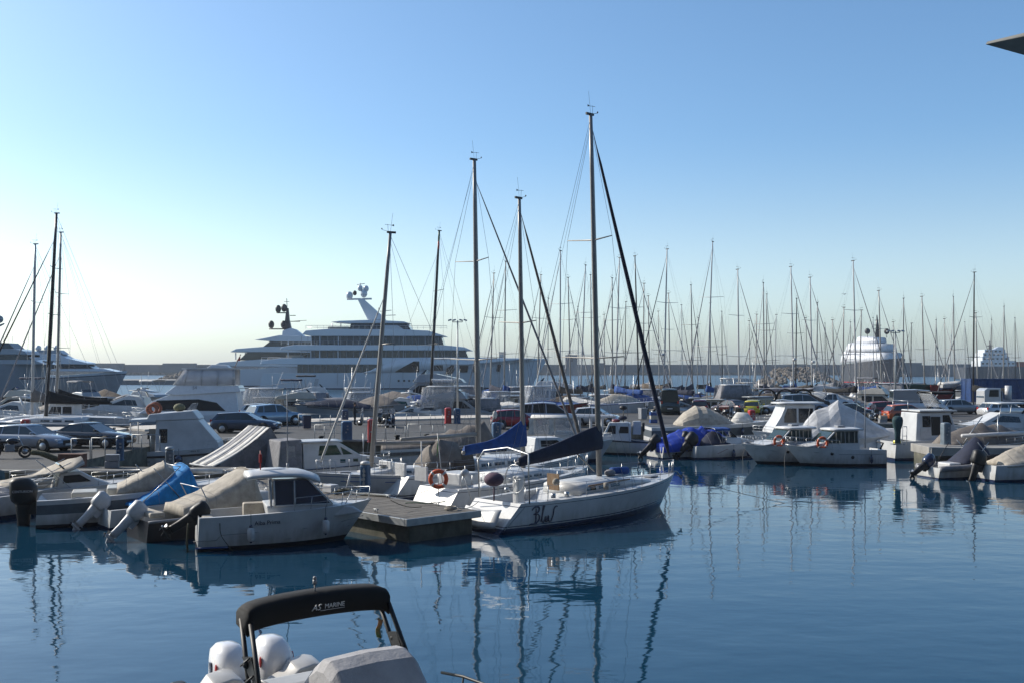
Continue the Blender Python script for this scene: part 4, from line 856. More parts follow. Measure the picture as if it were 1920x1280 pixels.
# --- sloop with blue boom cover
th = R(46); L = 10.0; lc = ctr((-3.4, 42.1), th, L); d_ = lc[1] + 1
Tb, hb, mpb = sailboat('white sailing yacht with a bright blue boom cover behind the yacht in front', lc, th, L=L, B=3.1, fs=1.05, fb=1.35, Z=13.1, mastx=.06, rake=.25, detail=2, cover=BLUEC, coverh=.44, jib=TAUPE, jib_r=.07, spreaders=1, spr=[.54], boomlen=3.6, boomz=2.55, booma=3, sugar=.7, mr=.095)
MB().tube([(-4.8, .5, 1.2), (-4.8, .5, 2.9)], .02, 6).box((-4.8, .5, 1.6), (.1, .7, .55)).build('folded_dinghy_seat', WHPL, Tb)
MB().box((-3.2, 0, 1.35), (1.1, 1.3, .5)).build('cockpit_table', WHITE, Tb, bevel=.06)
fl = MB(); fl.tube([(-4.9, -.9, 1.1), (-5.2, -.9, 3.3)], .018, 5); fl.build('flagpole', WHPL, Tb)
MB().sheet([[(-5.15 - .06 * v + .05 * math.sin(6 * u), -.9 + .02 * math.sin(5 * u + v), 3.2 - .5 * v - .35 * u) for v in (0, .5, 1)] for u in (0, .33, .66, 1.0)]).build('flag', mat('green_yellow_cloth', (.05, .25, .12), .8, col2=(.45, .42, .05)), Tb, solid=.006)

# --- tall grey-masted yacht behind it
th = R(38); L = 12.2; lc = ctr((-5.95, 47.0), th, L)
Tc, hc, mpc = sailboat('white sailing yacht with the second tallest mast and black lines along its deck', lc, th, L=L, B=3.7, fs=1.1, fb=1.5, Z=15.6, mastx=-.045, rake=.25, detail=2, cover=None, jib=GREYC, jib_r=.05, spreaders=2, spr=[.33, .66], boomlen=4.3, boomz=2.7, booma=1, sugar=.8, mr=.11, windex=True, jibz=.93)
MB().box((-5.3, 0, 1.35), (.12, 2.2, .62)).build('liferaft_case', WHPL, Tc, bevel=.04)

# --- sloop bow-in with taupe spray hood
th = R(205); L = 8.6; lc = (-1.4, 49.3, 0); lc = (-4.75, 48.5, 0)
Td, hd, mpd = sailboat('white sailing yacht with blue side stripes and a taupe spray hood', lc, th, L=L, B=2.9, fs=1.0, fb=1.25, Z=11.9, mastx=.20, rake=.90, lean=.0, detail=2, hull=WHITE, stripe=BLUEP, boot=BLUEP, cover=None, jib=WHITEC, jib_r=.05, spreaders=1, spr=[.52], boomlen=3.3, boomz=2.45, booma=-1.5, hood=TAUPE, mr=.085, jibz=.72)
MB().loft([[(-2.9 + a, 1.0 * math.cos(q), 1.05 + 1.05 * math.sin(q) ** .7) for q in [math.pi * j / 10 for j in range(11)]] for a in (0, .5, 1.0)], closed=False).build('cockpit_tent', BROWNC, Td, solid=.02)
for k in (.4, .62, .84): MB().tube(strake(hd, .62 + .1 * (k > .6), .014, k - .08, k + .06, 1, 4), .02, 5).build('side_stripe', BLUEP, Td)

# --- pilothouse cruiser and others on the far side, nearer the quay
T, h = motorboat('white motor cruiser with green-tinted windows and three small portholes, stern to the pontoon', (-8.7, 51.8, 0), R(32), L=7.4, B=2.8, fs=1.25, fb=1.5, rake=.8,
    cabin=[(-2.2, 1.1), (-2.2, 2.75), (-.2, 2.78), (.05, 2.68), (1.35, 1.9), (2.5, 1.75), (2.9, 1.4)], cw=(1.15, .95), wins=[[(-1.3, 2.0), (-1.2, 2.55), (-.2, 2.55), (.1, 2.0)], [(.2, 2.0), (.05, 2.45), (.8, 2.0)], [(.0, 1.55), (.0, 1.75), (.32, 1.75), (.32, 1.55)], [(.8, 1.55), (.8, 1.75), (1.1, 1.75), (1.1, 1.55)], [(1.6, 1.5), (1.6, 1.68), (1.9, 1.68), (1.9, 1.5)]],
    screen=[((1.25, 2.0), (.15, 2.65))], roof=(-2.4, .2, 2.82, 1.05, .10, .02), fend=[(-1, -1), (.9, -1)], fm=(BLACK, BLACK), rim=(NAVYH, .035), glass=mat('green_tinted_glass', (.01, .05, .035), .06))
MB().tube([(1.9, 0, 1.4), (1.9, 0, 3.1)], .02, 6).build('mast_pole', CHROME, T)
MB().prism([(-3.7, 1.25), (-3.5, 2.9), (-2.25, 2.95), (-2.25, 1.25)], 1.15, 1.0).build('cockpit_canopy', GREYC, T, bevel=.08)
MB().pane([(-3.2, 2.0), (-3.2, 2.6), (-2.7, 2.6), (-2.7, 2.0)], lambda z: 1.08, -1).build('canopy_window', CLEAR, T)

T.scale = (.84, .84, .84)
# boat under the big striped awning
th = R(40); lc = (-12.7, 52.0, 0)
T, h = motorboat('open white boat under a steep grey and white striped awning', lc, th, L=6.6, B=2.4, fs=.85, fb=1.1, rails=None, rim=(GREYPL, .04), eng=[{'tilt': 10, 'c': BLACK, 'l': BLACK}])
rr = [[], []]
for i in range(13):
    u = i / 12; x = -2.5 + 2.9 * u; z = 1.25 + 1.72 * u - .16 * math.sin(math.pi * u)
    rr[0].append((x, z))
for k in range(6):
    y0, y1 = 1.2 - .40 * k, 1.2 - .40 * (k + 1)
    MB().sheet([[(x + .5 * (1.35 - y) * 0, y, z + .03 * math.sin(9 * y + x)) for y in (y0, (y0 + y1) / 2, y1)] for x, z in rr[0]]).build('awning_panel', GREYC if k in (1, 3) else WHITEC, T, solid=.01)
MB().sheet([[(.4 + 1.2 * u, (1.2 - 2.4 * v) * (1 - .05 * u), 2.97 - 1.8 * u) for v in [i / 6 for i in range(7)]] for u in (0, .3, .6, 1)]).build('awning_front', WHITEC, T, solid=.01)
MB().add([(-2.3, -1.21, 1.25), (-1.0, -1.21, 1.95), (.4, -1.21, 2.95), (1.6, -1.15, 1.15), (0, -1.18, 1.0)], [(0, 1, 2, 3, 4), (4, 3, 2, 1, 0)]).build('awning_side', GREYC, T, solid=.01)
mb = MB(); mb.tube([(-2.55, 1.3, 1.22), (-2.55, -1.4, 1.22)], .05, 6); mb.tube([(-2.5, 1.1, .7), (-2.5, 1.1, 1.25)], .03, 6); mb.tube([(-2.5, -1.1, .7), (-2.5, -1.1, 1.25)], .03, 6); mb.tube([(.4, -1.15, .9), (.4, -1.15, 2.97)], .03, 6); mb.tube([(.4, 1.15, .9), (.4, 1.15, 2.97)], .03, 6); mb.build('awning_frame', GREYPL, T)

# trawler yacht (cream, facing right)
th = R(8); d_ = 62.0; lc = (XX(338, d_), 63.0, 0)
T, h = motorboat('white trawler cruiser with a raked cabin, dark rubbing strake and round blue fender', lc, th, L=6.9, B=2.8, fs=.95, fb=1.35, rake=.5, rim=None,
    cabin=[(-1.55, .9), (-1.5, 2.75), (.85, 2.85), (2.0, 1.5), (2.15, .95)], cw=(1.15, 1.0), wins=[[(-1.3, 1.5), (-1.3, 2.3), (-.85, 2.3), (-.85, 1.5)]], hull=WHITE, rails=(.7, .98, .4, 4), fly=([(-2.1, 2.72), (-1.9, 3.15), (.55, 3.35), (.95, 2.85)], 1.05, .95),
    fend=[], eng=None, band=None, cockpit=(.03, .28, .3))
for z_, r_ in ((.80, .055), ): 
    for sg in (1, -1): MB().tube(strake(h, .70, .05, 0, .99, sg, 14), .06, 6).build('rubbing_strake', mat('dark_brown_timber', (.03, .022, .018), .6), T)
MB().prism([(-3.0, 2.72), (-3.0, 2.84), (-1.5, 2.9), (-1.5, 2.74)], 1.15, 1.1).build('aft_roof', WHITE, T); 
for sg in (1, -1): MB().tube([(-2.9, sg * 1.05, .95), (-2.9, sg * 1.05, 2.75)], .03, 6).build('roof_post', WHPL, T)
MB().box((-1.56, .0, 1.65), (.06, .75, 1.35)).build('cabin_door', BLACK, T); MB().box((-1.75, -.75, 1.6), (.35, .10, 1.4)).build('door_frame', BEIGE, T)
MB().prism([(.15, 3.3), (.45, 3.75), (.65, 3.75), (.45, 3.3)], .8, .7).build('flybridge_windshield', CLEAR, T)
MB().torus((-1.75, .2, 3.45), .30, .09, 20, 8, 0, 'y').torus((-1.85, -.3, 3.4), .26, .10, 20, 8, 0, 'y').build('lifebuoy_stack', mat('faded_orange_canvas', (.28, .10, .06), .85), T)
MB().ball((-.35, 0, 3.5), (.35, .3, .25), 10, 6).build('covered_seat', mat('olive_canvas', (.14, .14, .08), .85), T)
x = -.15; y = h.side(x, .6) + .22; mb = MB(); mb.ball((x, -y, .55), (.24, .24, .26), 14, 10); mb.tube([(x, -y, .8), (x, -y + .1, 1.2)], .012, 4); mb.build('round_fender', NAVYH, T)
MB().box((.75, -h.side(.75, 1.1) * .99 - .005, 1.12), (.01, .01, .01)).build('hull_rivet', GREYPL, T)
text_mesh('Romance 33', .15, 'name_lettering', NAVYH, T, basis((.62, -(h.side(.62, .98) + .012), .98), (1, .0, 0), (0, 0, 1)))
text_mesh('San Antonio', .17, 'name_lettering', NAVYH, T, basis((-2.2, -(h.side(-2.2, .38) + .02), .38), (1, 0, 0), (0, 0, 1)), shear=.3)
MB().disc((1.75, -(h.side(1.75, 1.0) - .03), 1.0), (1.75, -(h.side(1.75, 1.0) + .03), 1.0), .11, 16).build('porthole', GREYPL, T)
MB().tube([(-3.3, 0, .5), (-3.9, 0, .45)], .03, 5).box((-3.6, 0, .42), (.7, 1.8, .05)).build('bathing_platform', TEAK, T)

# --- Alba Prima
th = R(19); L = 5.75; lc = ctr((-10.25, 34.6), th, L)
T, h = motorboat('white pilothouse boat with a domed roof and its name in dark lettering', lc, th, L=L, B=2.3, fs=1.08, fb=1.36, rake=.95, hull=WHITE, boot=BLACKH,
    cabin=[(-.62, .75), (-.72, 1.35), (.0, 1.38), (1.05, 1.38), (2.1, 1.22), (2.45, 1.0)], cw=(.88, .80), rails=(.52, .985, .42, 5), fend=[(-1.25, -1), (1.15, -1)], fm=(WHPL, NAVYH), cockpit=(.03, .42, .55), stern=.9)
rr = MB(); wf = lambda z: .82 - (z - 1.35) * .10
pan = MB(); pan.prism([(-.45, 1.3), (-.48, 2.16), (.62, 2.14), (1.38, 1.34)], .80, .72); g = pan.build('wheelhouse_glass', GLASSB, T, bevel=.02)
fr = MB()
for sg in (1, -1):
    for a, b in (((-.45, 1.32), (-.48, 2.16)), ((.18, 1.34), (.18, 2.14)), ((1.42, 1.34), (.64, 2.15)), ((-.45, 1.34), (1.42, 1.34))):
        fr.tube([(a[0], sg * (wf(a[1]) - .0), a[1]), (b[0], sg * (wf(b[1]) - .0), b[1])], .028, 6)
fr.tube([(1.44, 0, 1.35), (.66, 0, 2.16)], .02, 6); fr.build('window_frame', WHPL, T)
rr = []
for i in range(13):
    u = i / 12; x = -1.32 + 2.35 * u; k = math.sin(math.pi * min(1, .08 + u * 1.1 if u < .4 else .62)) ** .4; zt = 2.24 + .17 * math.sin(math.pi * min(1, u * .62 + .22)) - .30 * max(0, u - .72) ** 1.4 * 3; w_ = .86 * (1 - .10 * max(0, u - .7) * 3) * (.86 + .14 * min(1, u * 4))
    rr.append([(x, w_ * .93, zt - .16), (x, w_, zt - .10), (x, w_ * .88, zt - .02), (x, w_ * .5, zt + .06), (x, 0, zt + .08), (x, -w_ * .5, zt + .06), (x, -w_ * .88, zt - .02), (x, -w_, zt - .10), (x, -w_ * .93, zt - .16)])
MB().loft(rr).build('roof', WHITE, T)
MB().loft([[(x, w_, z), (x, -w_, z), (x, -w_ * .8, z + .05), (x, w_ * .8, z + .05)] for x, w_, z in ((-1.15, .2, 2.38), (-.7, .45, 2.44), (-.2, .4, 2.45), (.1, .15, 2.42))]).build('roof_hatch', WHITE, T)
MB().sheet([[(-.52 + .05 * math.sin(i * 2.1), y, z) for i, z in enumerate((.8, 1.2, 1.7, 2.15))] for y in [-.74 + .045 * k for k in range(14)]]).build('door_curtain', CLEAR, T, solid=.008)
MB().tube([(-.55, -.78, .8), (-.60, -.78, 2.18)], .035, 8).build('door_post', GREYPL, T)
MB().tube([(.9 - .8, .35, 2.42), (.08, .35, 5.05)], [.022, .014], 6).tube([(.1, .35, 2.4), (.1, .35, 2.62)], .045, 8).build('radio_antenna', GREYPL, T)
MB().tube([(-.85, -.2, 2.36), (-.85, -.2, 3.1)], .02, 6).box((-.85, -.2, 2.85), (.09, .09, .28)).build('red_lamp_staff', REDP, T)
outboard(T, -L / 2 - .02, .0, .70, 60, 1.0, BLACK, BLACK, GREYPL)
MB().tube([(-3.15, -.75, .9), (-3.18, -.78, .3), (-3.15, -.75, -.1)], .03, 6).tube([(-3.16, -.95, .9), (-3.2, -.95, .3), (-3.16, -.95, -.1)], .03, 6).build('boarding_ladder', DKROPE, T)
MB().box((-2.55, 0, .98), (.35, 1.7, .18)).build('stern_bench', BEIGE, T, bevel=.05); MB().box((-1.0, .55, 1.0), (.7, .45, .65)).build('locker', BEIGE, T, bevel=.05)
text_mesh('Alba Prima', .185, 'name_lettering', NAVYH, T, basis((-.72, -(h.side(-.72, .80) + .015), .80), (1, -.02, .03), (0, 0, 1)))
MB().tube([(x, -(h.side(x, z) + .002), z) for x, z in ((-3.0, .34), (-2.3, .36), (-2.15, .52), (-1.2, .55), (.5, .60), (1.8, .70), (2.6, .80))], .010, 5).build('moulding_line', GREYPL, T)
MB().tube([(x, -(h.side(x, z) + .002), z) for x, z in ((-1.3, .26), (0, .28), (1.2, .36), (2.1, .50))], .008, 5).build('moulding_line', GREYPL, T)
MB().tube([(x, -(h.side(x, z) - .006), z) for x, z in ((-2.95, .12), (-1.95, .115))], .03, 5).build('blue_patch', BLUEP, T)
MB().tube(curve_pts([(-2.2, -1.1, .9), (-2.15, -1.18, .5), (-1.8, -1.2, 0)]), .012, 4).build('stern_line', DKROPE, T)
MB().tube([(1.85, -.55, 1.2), (2.1, -.45, 1.65)], .015, 6).build('bow_cleat_pole', CHROME, T)

# --- dark hulled boat with cream cover
th = R(38); L = 6.4; lc = ctr((-12.75, 36.2), th, L)
T, h = motorboat('dark-hulled open boat with a cream cover and a white tilted outboard', lc, th, L=L, B=2.3, fs=.70, fb=1.15, hull=BLACKH, boot=BLACKH, rails=(.7, .98, .35, 3), rim=(GREYPL, .05), eng=[{'tilt': 48, 'c': WHPL, 'l': WHPL, 's': 1.02, 'z': .48}], cockpit=(.04, .6, .4))
tent(T, h, .20, .60, .66, .35, 1.28, BEIGE, seed=5)
MB().tube([(-.9, .95, .9), (-1.3, .95, 1.7), (-1.3, -.95, 1.7), (-.9, -.95, .9)], .02, 6).build('folded_bimini_frame', CHROME, T)
MB().box((-2.75, 0, .86), (.5, 1.6, .18)).build('rear_bench', BEIGE, T, bevel=.05)
# --- bright blue covered boat
th = R(38); L = 6.0; lc = ctr((-15.0, 38.9), th, L)
T, h = motorboat('white open boat with a bright blue cover and a tilted white outboard', lc, th, L=L, B=2.25, fs=.72, fb=1.1, rails=(.7, .98, .35, 3), eng=[{'tilt': 46, 'c': WHPL, 'l': WHPL, 's': 1.02, 'z': .48}], cockpit=(.04, .6, .4))
tent(T, h, .14, .50, .58, .10, 1.30, CYANC, seed=6, w=.84)
mb = MB(); [mb.tube([(x0, sg * .98, .85), (x1, sg * .98, 2.15)], .018, 6) for sg in (1, -1) for x0, x1 in ((-1.9, -.4), (-.3, -1.4))]; mb.tube([(-.4, .98, 2.15), (-.4, -.98, 2.15)], .018, 6); mb.build('bimini_frame', CHROME, T)
mb = MB(); mb.tube([(-1.2, 1.0, 1.72), (-.6, .95, 1.82), (.5, .9, 1.80)], [.08, .12, .10], 8); mb.build('rolled_canopy', mat('turquoise_canvas', (.02, .25, .38), .85), T)
MB().tube([(.5, .9, 1.80), (2.0, .9, 1.70)], [.10, .09], 8).build('rolled_white_canopy', WHITEC, T)
# --- big open boat with grey band
th = R(20); L = 7.6; lc = ctr((-17.6, 39.6), th, L)
T, h = motorboat('large white open boat with a dark grey band along its hull and a black outboard', lc, th, L=L, B=2.7, fs=1.02, fb=1.55, band=BAND, boot=BLACKH, rails=(.7, .985, .35, 3), eng=[{'tilt': 0, 'c': BLACK, 'l': BLACK, 's': 1.55, 'z': .72, 't': BLACK}], cockpit=(.04, .62, .5), rake=1.3)
text_mesh('CENTURION', .12, 'cowling_lettering', WHPL, T, basis((-4.30, -.36, 1.25), (1, 0, 0), (0, 0, 1)))
tent(T, h, .36, .58, .74, .25, .95, BEIGE, seed=7, w=.86, sag=-.05)
MB().box((-2.2, .4, 1.0), (.9, 1.2, .35)).build('sun_pad', CREAM, T, bevel=.06); MB().box((-1.2, -.3, 1.15), (.4, 1.4, .45)).build('helm_bench', CREAM, T, bevel=.06)
MB().tube([(-3.2, -1.2, .92), (-2.4, -1.22, 1.10), (-1.6, -1.25, .95)], .02, 6).build('stern_rail', CHROME, T)

# --- row behind: white boat with sloping tarp, teal-covered boat
th = R(30); L = 6.6; lc = ctr((-20.0, 43.8), th, L); lc = (-18.6, 43.9, 0)
T, h = motorboat('small white boat with a beige tarp stretched over poles and a coloured pennant', lc, th, L=L, B=2.3, fs=.85, fb=1.15, rails=(.7, .98, .35, 3), cockpit=(.04, .6, .4), eng=[{'tilt': 40, 'c': GREYC, 'l': WHPL}],
    cabin=[(-.3, .8), (-.1, 1.55), (.7, 1.6), (1.4, 1.2), (1.9, 1.05)], cw=(.85, .7), wins=[[(.0, 1.15), (.05, 1.45), (.65, 1.48), (1.1, 1.18)]], screen=[((.2, 1.6), (-.1, 1.9))])
MB().sheet([[(-2.6 + 3.4 * u, 1.1 * k, 1.05 + 1.0 * u + .12 * math.sin(8 * u + 2 * k) - .1 * k * k) for k in (-1, -.5, 0, .5, 1)] for u in [i / 8 for i in range(9)]]).build('stretched_tarp', BEIGE, T, solid=.012)
mb = MB(); [mb.tube([(a, sg * 1.0, .85), (b, sg * 1.0, 2.0)], .016, 6) for sg in (1, -1) for a, b in ((-2.2, .3), (-1.0, .8), (.4, -.8))]; mb.build('pole_frame', CHROME, T)
MB().sheet([[(-3.2 - .05 * v, -.8 + .5 * u, 1.7 - .75 * u - .3 * v) for v in (0, 1)] for u in (0, .3, .6, 1)]).build('pennant', [mat('red_green_cloth', (.35, .04, .04), .8, col2=(.03, .14, .05), scale=5)], T, solid=.006)
th = R(28); lc = (-22.3, 44.4, 0)
T, h = motorboat('white boat with a dark teal cover over a steel frame at the left edge', lc, th, L=6.4, B=2.4, fs=.85, fb=1.15, rails=(.7, .98, .35, 3), cockpit=(.04, .6, .4))
drape(T, h, .30, .66, lambda u: .2 + 1.15 * math.sin(math.pi * min(1, u * .8 + .12)), TEALC, 'cockpit_cover', n=12, wr=.01, power=.3, drop=.05, over=-.1)
mb = MB(); [mb.tube([(a, sg * 1.05, .85), (b, sg * 1.05, 2.1)], .02, 6) for sg in (1, -1) for a, b in ((-1.9, -.6), (1.2, -.4))]; mb.tube([(-.6, 1.05, 2.1), (-.6, -1.05, 2.1)], .02, 6); mb.build('cover_frame', CHROME, T)
th = R(30); lc = (-26.0, 41.0, 0)
T, h = motorboat('small white boat with a wrapped black engine, cut by the left edge', lc, th, L=6.0, B=2.3, fs=.8, fb=1.1, rails=None, cockpit=(.04, .6, .4), eng=[{'tilt': 30, 'c': BLACK, 'l': BLACK}])
# things on the inner quay at the left
t = tag(MB().box((0, 0, .3), (1.15, .5, .6)).build('storage_crate', mat('rusty_brown_board', (.16, .07, .045), .8, var=.3), bevel=.01), 'reddish brown crate standing on the quay in front of the black sedan', 'crate'); x, y = G(136, 874, QZ); t.location = (x, y, QZ); t.rotation_euler.z = R(-6)
x, y = G(100, 872, QZ); t = tag(MB().tube(curve_pts([(-1.0, 0, .62), (-.5, 0, .55), (.3, 0, .25), (1.0, 0, .12)]), [.12] * 6 + [.14] * 6 + [.12] * 6 + [.1], 8).build('rolled_net', mat('mossy_net', (.10, .10, .06), .95, var=.3, scale=12, bump=1)), 'mossy rolled net leaning on the reddish brown crate', 'net'); t.location = (x, y, QZ); 
for i, (px, py) in enumerate(((18, 858),)):
    x, y = G(px, py, QZ); t = thing('motorcycle', 'black motorbike at the left edge in front of the silver estate car', 'motorcycle', (x, y, QZ), R(25))
    for wx in (-.7, .7): w_ = MB().torus((wx, 0, .31), .26, .06, 20, 8, 0, 'y').build('wheel', TYRE, t); MB().tube([(wx, -.03, .31), (wx, .03, .31)], .15, 12).build('rim', RIM, w_)
    MB().ball((.15, 0, .85), (.33, .17, .17), 12, 8).build('fuel_tank', DARKB, t); MB().ball((-.4, 0, .82), (.42, .14, .08), 10, 6).build('saddle', BLACK, t); MB().box((.0, 0, .5), (.45, .28, .38)).build('engine', GREYPL, t, bevel=.05)
    MB().tube([(.7, 0, .31), (.45, 0, 1.0)], .035, 6).tube([(.4, .35, 1.05), (.45, 0, 1.0), (.4, -.35, 1.05)], .018, 6).build('fork', CHROME, t)

# --- tender in the foreground
th = R(-52); A0 = (-2.62, 14.55)
T = thing('console_boat', 'foreground open boat with a black roll bar, twin white outboards and a covered console', 'motor boat', (A0[0], A0[1], 0), th)
h = Hull(7.4, 2.55, .82, 1.15, stern=.93, tm=.5, p=2.4, rake=1.0, tr=.05, flare=.4); 
PALEG = mat('pale_grey_gelcoat', (.48, .47, .45), .35, var=.08)
class Shift: pass
hh = MB(); 
h_off = 1.65
hb_ = h.build(T, [(1, .86, 0), (.86, .5, 1), (.5, .1, 0), (.1, 0, 2), (0, -.4, 2)], [PALEG, BAND, BLACKH, PALEG], open_=(.06, .72, .5), deckm=3, gun=.16); hb_.location = (h_off, 0, 0)
TX = -3.7 + h_off
MB().box((TX + .25, 0, .75), (.45, 2.0, .55)).build('transom_bench', PALEG, T, bevel=.08)
for sg in (1, -1):
    rr = []
    for i in range(9):
        u = i / 8; x = TX + .0 + .5 * u; rr.append([(x, sg * (.34 + .36 + .3 * math.sin(6.28 * j / 12) ), 0) for j in range(12)])
    cl = MB(); cl.loft([[(TX - .06 + .05 * k, sg * .66 + w_, z) for k, w_, z in ((0, -.50, .8), (0, -.46, 1.08), (0, -.22, 1.16), (0, -.1, 1.30), (0, .16, 1.34), (0, .30, 1.30), (0, .42, 1.14), (0, .50, 1.08), (0, .52, .8))], [(TX + .34, sg * .66 + w_, z) for w_, z in ((-.50, .8), (-.46, 1.04), (-.22, 1.12), (-.1, 1.22), (.16, 1.26), (.30, 1.22), (.42, 1.08), (.50, 1.02), (.52, .8))]])
    cl.build('splash_well_coaming', PALEG, T, bevel=.03)
    o = outboard(T, TX - .12, sg * .36 + .14, .76, 0, 1.2, mat('bright_white_plastic', (.74, .74, .76), .25, var=.04, scale=5, coat=.4), WHPL, GREYPL)
    M = Matrix.Translation((TX - .12, sg * .36 + .14, .76)) @ Matrix.Scale(1.2, 4)
    for s2 in (1, -1):
        mb = MB(M); mb.pane([(-.34, .22), (-.38, .46), (-.33, .46), (-.29, .22)], lambda z: .228, s2); mb.build('cowling_stripe', NAVYH, o)
        mb = MB(M); mb.ball((-.18, s2 * .226, .40), (.035, .012, .075), 8, 6); mb.build('cowling_badge', REDP, o)
    for k, q in enumerate((.46, .38, .30, .22)): MB(M).box((-.612, 0, q), (.02, .10 if k % 2 else .14, .045)).build('engine_mark', GREYPL if k else REDP, o)
# roll bar
zt = 2.62; hw = 1.06; rb = MB(); rr = []
pts = [(.62, hw + .16, .85), (.05, hw + .06, 2.15), (-.08, hw - .0, 2.40), (-.12, hw - .10, 2.60), (-.12, 0, 2.66), (-.12, -hw + .10, 2.60), (-.08, -hw + .0, 2.40), (.05, -hw - .06, 2.15), (.62, -hw - .16, .85)]
sm = curve_pts([p for p in pts[1:-1]], 5)
sm = [p for p in sm]
rb.loft([[(x - .22, y, z - .12), (x - .22, y, z + .04), (x - .10, y, z + .11), (x + .14, y, z + .10), (x + .20, y, z + .04), (x + .20, y, z - .20), (x + .14, y, z - .23), (x, y, z - .18)] for x, y, z in sm if z > 2.50]); rb.build('canopy_roll', BLACKC, T)
for sg in (1, -1):
    mb = MB()
    mb.tube([(-.22, sg * (hw - .02), 2.50), (.10, sg * (hw + .04), 1.9), (.62, sg * (hw + .12), .95)], .034, 8); mb.tube([(.08, sg * (hw - .02), 2.48), (.42, sg * (hw + .04), 1.9), (.92, sg * (hw + .12), .95)], .034, 8)
    mb.tube([(.26, sg * (hw + .02), 2.15), (.30, sg * (hw + .04), 1.7), (.78, sg * (hw + .12), 1.0)], .016, 6)
    for k in range(5): z_ = 1.15 + .2 * k; mb.tube([(.50 - .58 * (z_ - 1.15), sg * (hw + .10), z_), (.72 - .58 * (z_ - 1.15), sg * (hw + .08), z_ + .14)], .014, 6)
    leg = mb.build('roll_bar_leg', BLACK, T)
    MB().prism([(-.02, 2.05), (.26, 2.1), (.46, 1.75), (.18, 1.85)], .03, .03, yc=sg * (hw + .03)).build('gusset_plate', BLACK, leg)
    MB().ball((.12, sg * (hw + .05), 1.98), .06, 10, 8).build('deck_light', BLACK, leg)
text_mesh('AS', .115, 'lettering', WHPL, T, basis((.204, -.165, 2.56), (0, 1, .0), (.10, 0, 1)), shear=.35)
text_mesh('MARINE', .085, 'lettering', WHPL, T, basis((.204, .115, 2.57), (0, 1, .0), (.0, 0, 1)), shear=.1)
MB().tube([(.204, -.10, 2.548), (.204, .27, 2.548)], .003, 4).build('lettering_underline', WHPL, T)
MB().tube([(-.05, -.05, 2.70), (-.05, -.05, 2.86)], .014, 6).cyl((-.05, -.05, 2.86), .03, .06, 10).ball((-.05, -.05, 2.94), .03, 8, 6).build('anchor_light', GREYPL, T)
MB().sheet([[(.12 + .03 * math.sin(7 * v + u), .84 + .07 * u - .03 * v, 2.30 - .26 * v - .03 * u) for u in (0, .5, 1)] for v in [i / 5 for i in range(6)]]).build('flag', mat('green_orange_cloth', (.45, .20, .08), .8, col2=(.03, .20, .07), scale=4), T, solid=.005)
for o in [c for c in T.children if c.name.startswith('outboard_motor')]:
    pass
for sg in (1, -1):
    bx, by, bz = TX - .12, sg * .36 + .14, .76
    def E(zz, w, v): return [(bx + 1.2 * (-.30 + w * math.copysign(abs(math.cos(q)) ** .7, math.cos(q))), by + 1.2 * v * math.copysign(abs(math.sin(q)) ** .7, math.sin(q)), bz + 1.2 * zz) for q in [2 * math.pi * j / 24 for j in range(24)]]
    MB().tube(E(.205, .262, .192), .006, 4, closed=True).build('cowling_seam', GREYPL, T)
    MB().prism([(bx - .50, bz + .60), (bx - .44, bz + .74), (bx - .30, bz + .775), (bx - .30, bz + .74)], .07, .05, yc=by).build('cowling_vent', GREYPL, T, bevel=.01)
    MB().tube(curve_pts([(bx - .05, by, bz + .15), (bx + .15, by + .05, bz + .35), (bx + .35, by * .6, bz + .2)]), .022, 6).build('control_cable', BLACK, T)
# console cover
prof = [(.58, .85), (.60, 1.30), (.64, 1.78), (.90, 2.02), (1.12, 2.17), (1.30, 2.18), (1.50, 2.10), (1.85, 1.72), (2.05, 1.40), (2.25, .85)]; rr = []
for y, k in ((-.68, .55), (-.64, .9), (-.55, 1), (0, 1.02), (.55, 1), (.64, .9), (.68, .55)):
    rr.append([(1.3 + (x - 1.3) * (.9 + .1 * k), y, .85 + (z - .85) * k) for x, z in prof])
MB().loft([r[::-1] for r in rr], closed=True, smooth=False).build('console_cover', mat('pale_grey_cover', (.38, .375, .385), .8, var=.10, scale=2.5, bump=.9), T, bevel=.03)
MB().tube([(1.05, -.665, .9), (1.05, -.64, 1.9)], .006, 4).build('cover_seam', GREYC, T)
MB().prism([(-.75, .8), (-.75, 1.42), (-.62, 1.52), (-.2, 1.50), (-.1, 1.40), (-.1, .8)], .62).build('leaning_seat', PALEG, T, bevel=.06)
MB().tube([(-.78, -.62, 1.45), (-.70, -.66, 1.56), (-.1, -.66, 1.56)], .022, 6).tube([(-.78, .62, 1.45), (-.70, .66, 1.56), (-.1, .66, 1.56)], .022, 6).build('seat_rail', PALEG, T)
mb = MB(); pr = [(1.15, 1.22, 1.70), (1.6, 1.26, 1.74), (2.3, 1.24, 1.76), (3.2, 1.14, 1.80), (4.2, .8, 1.85)]; mb.tube(pr, .020, 6); [mb.tube([p, (p[0] - .15, p[1] + .03, .95)], .014, 6) for p in pr[1:]]; mb.build('side_rail', BLACK, T)
MB().ball((-1.9, .95, 1.15), .07, 10, 8).build('stern_light', CHROME, T)
MB().box((TX - .05, -1.18, 1.0), (.20, .22, .50)).build('transom_ladder_box', BLACK, T, bevel=.04)

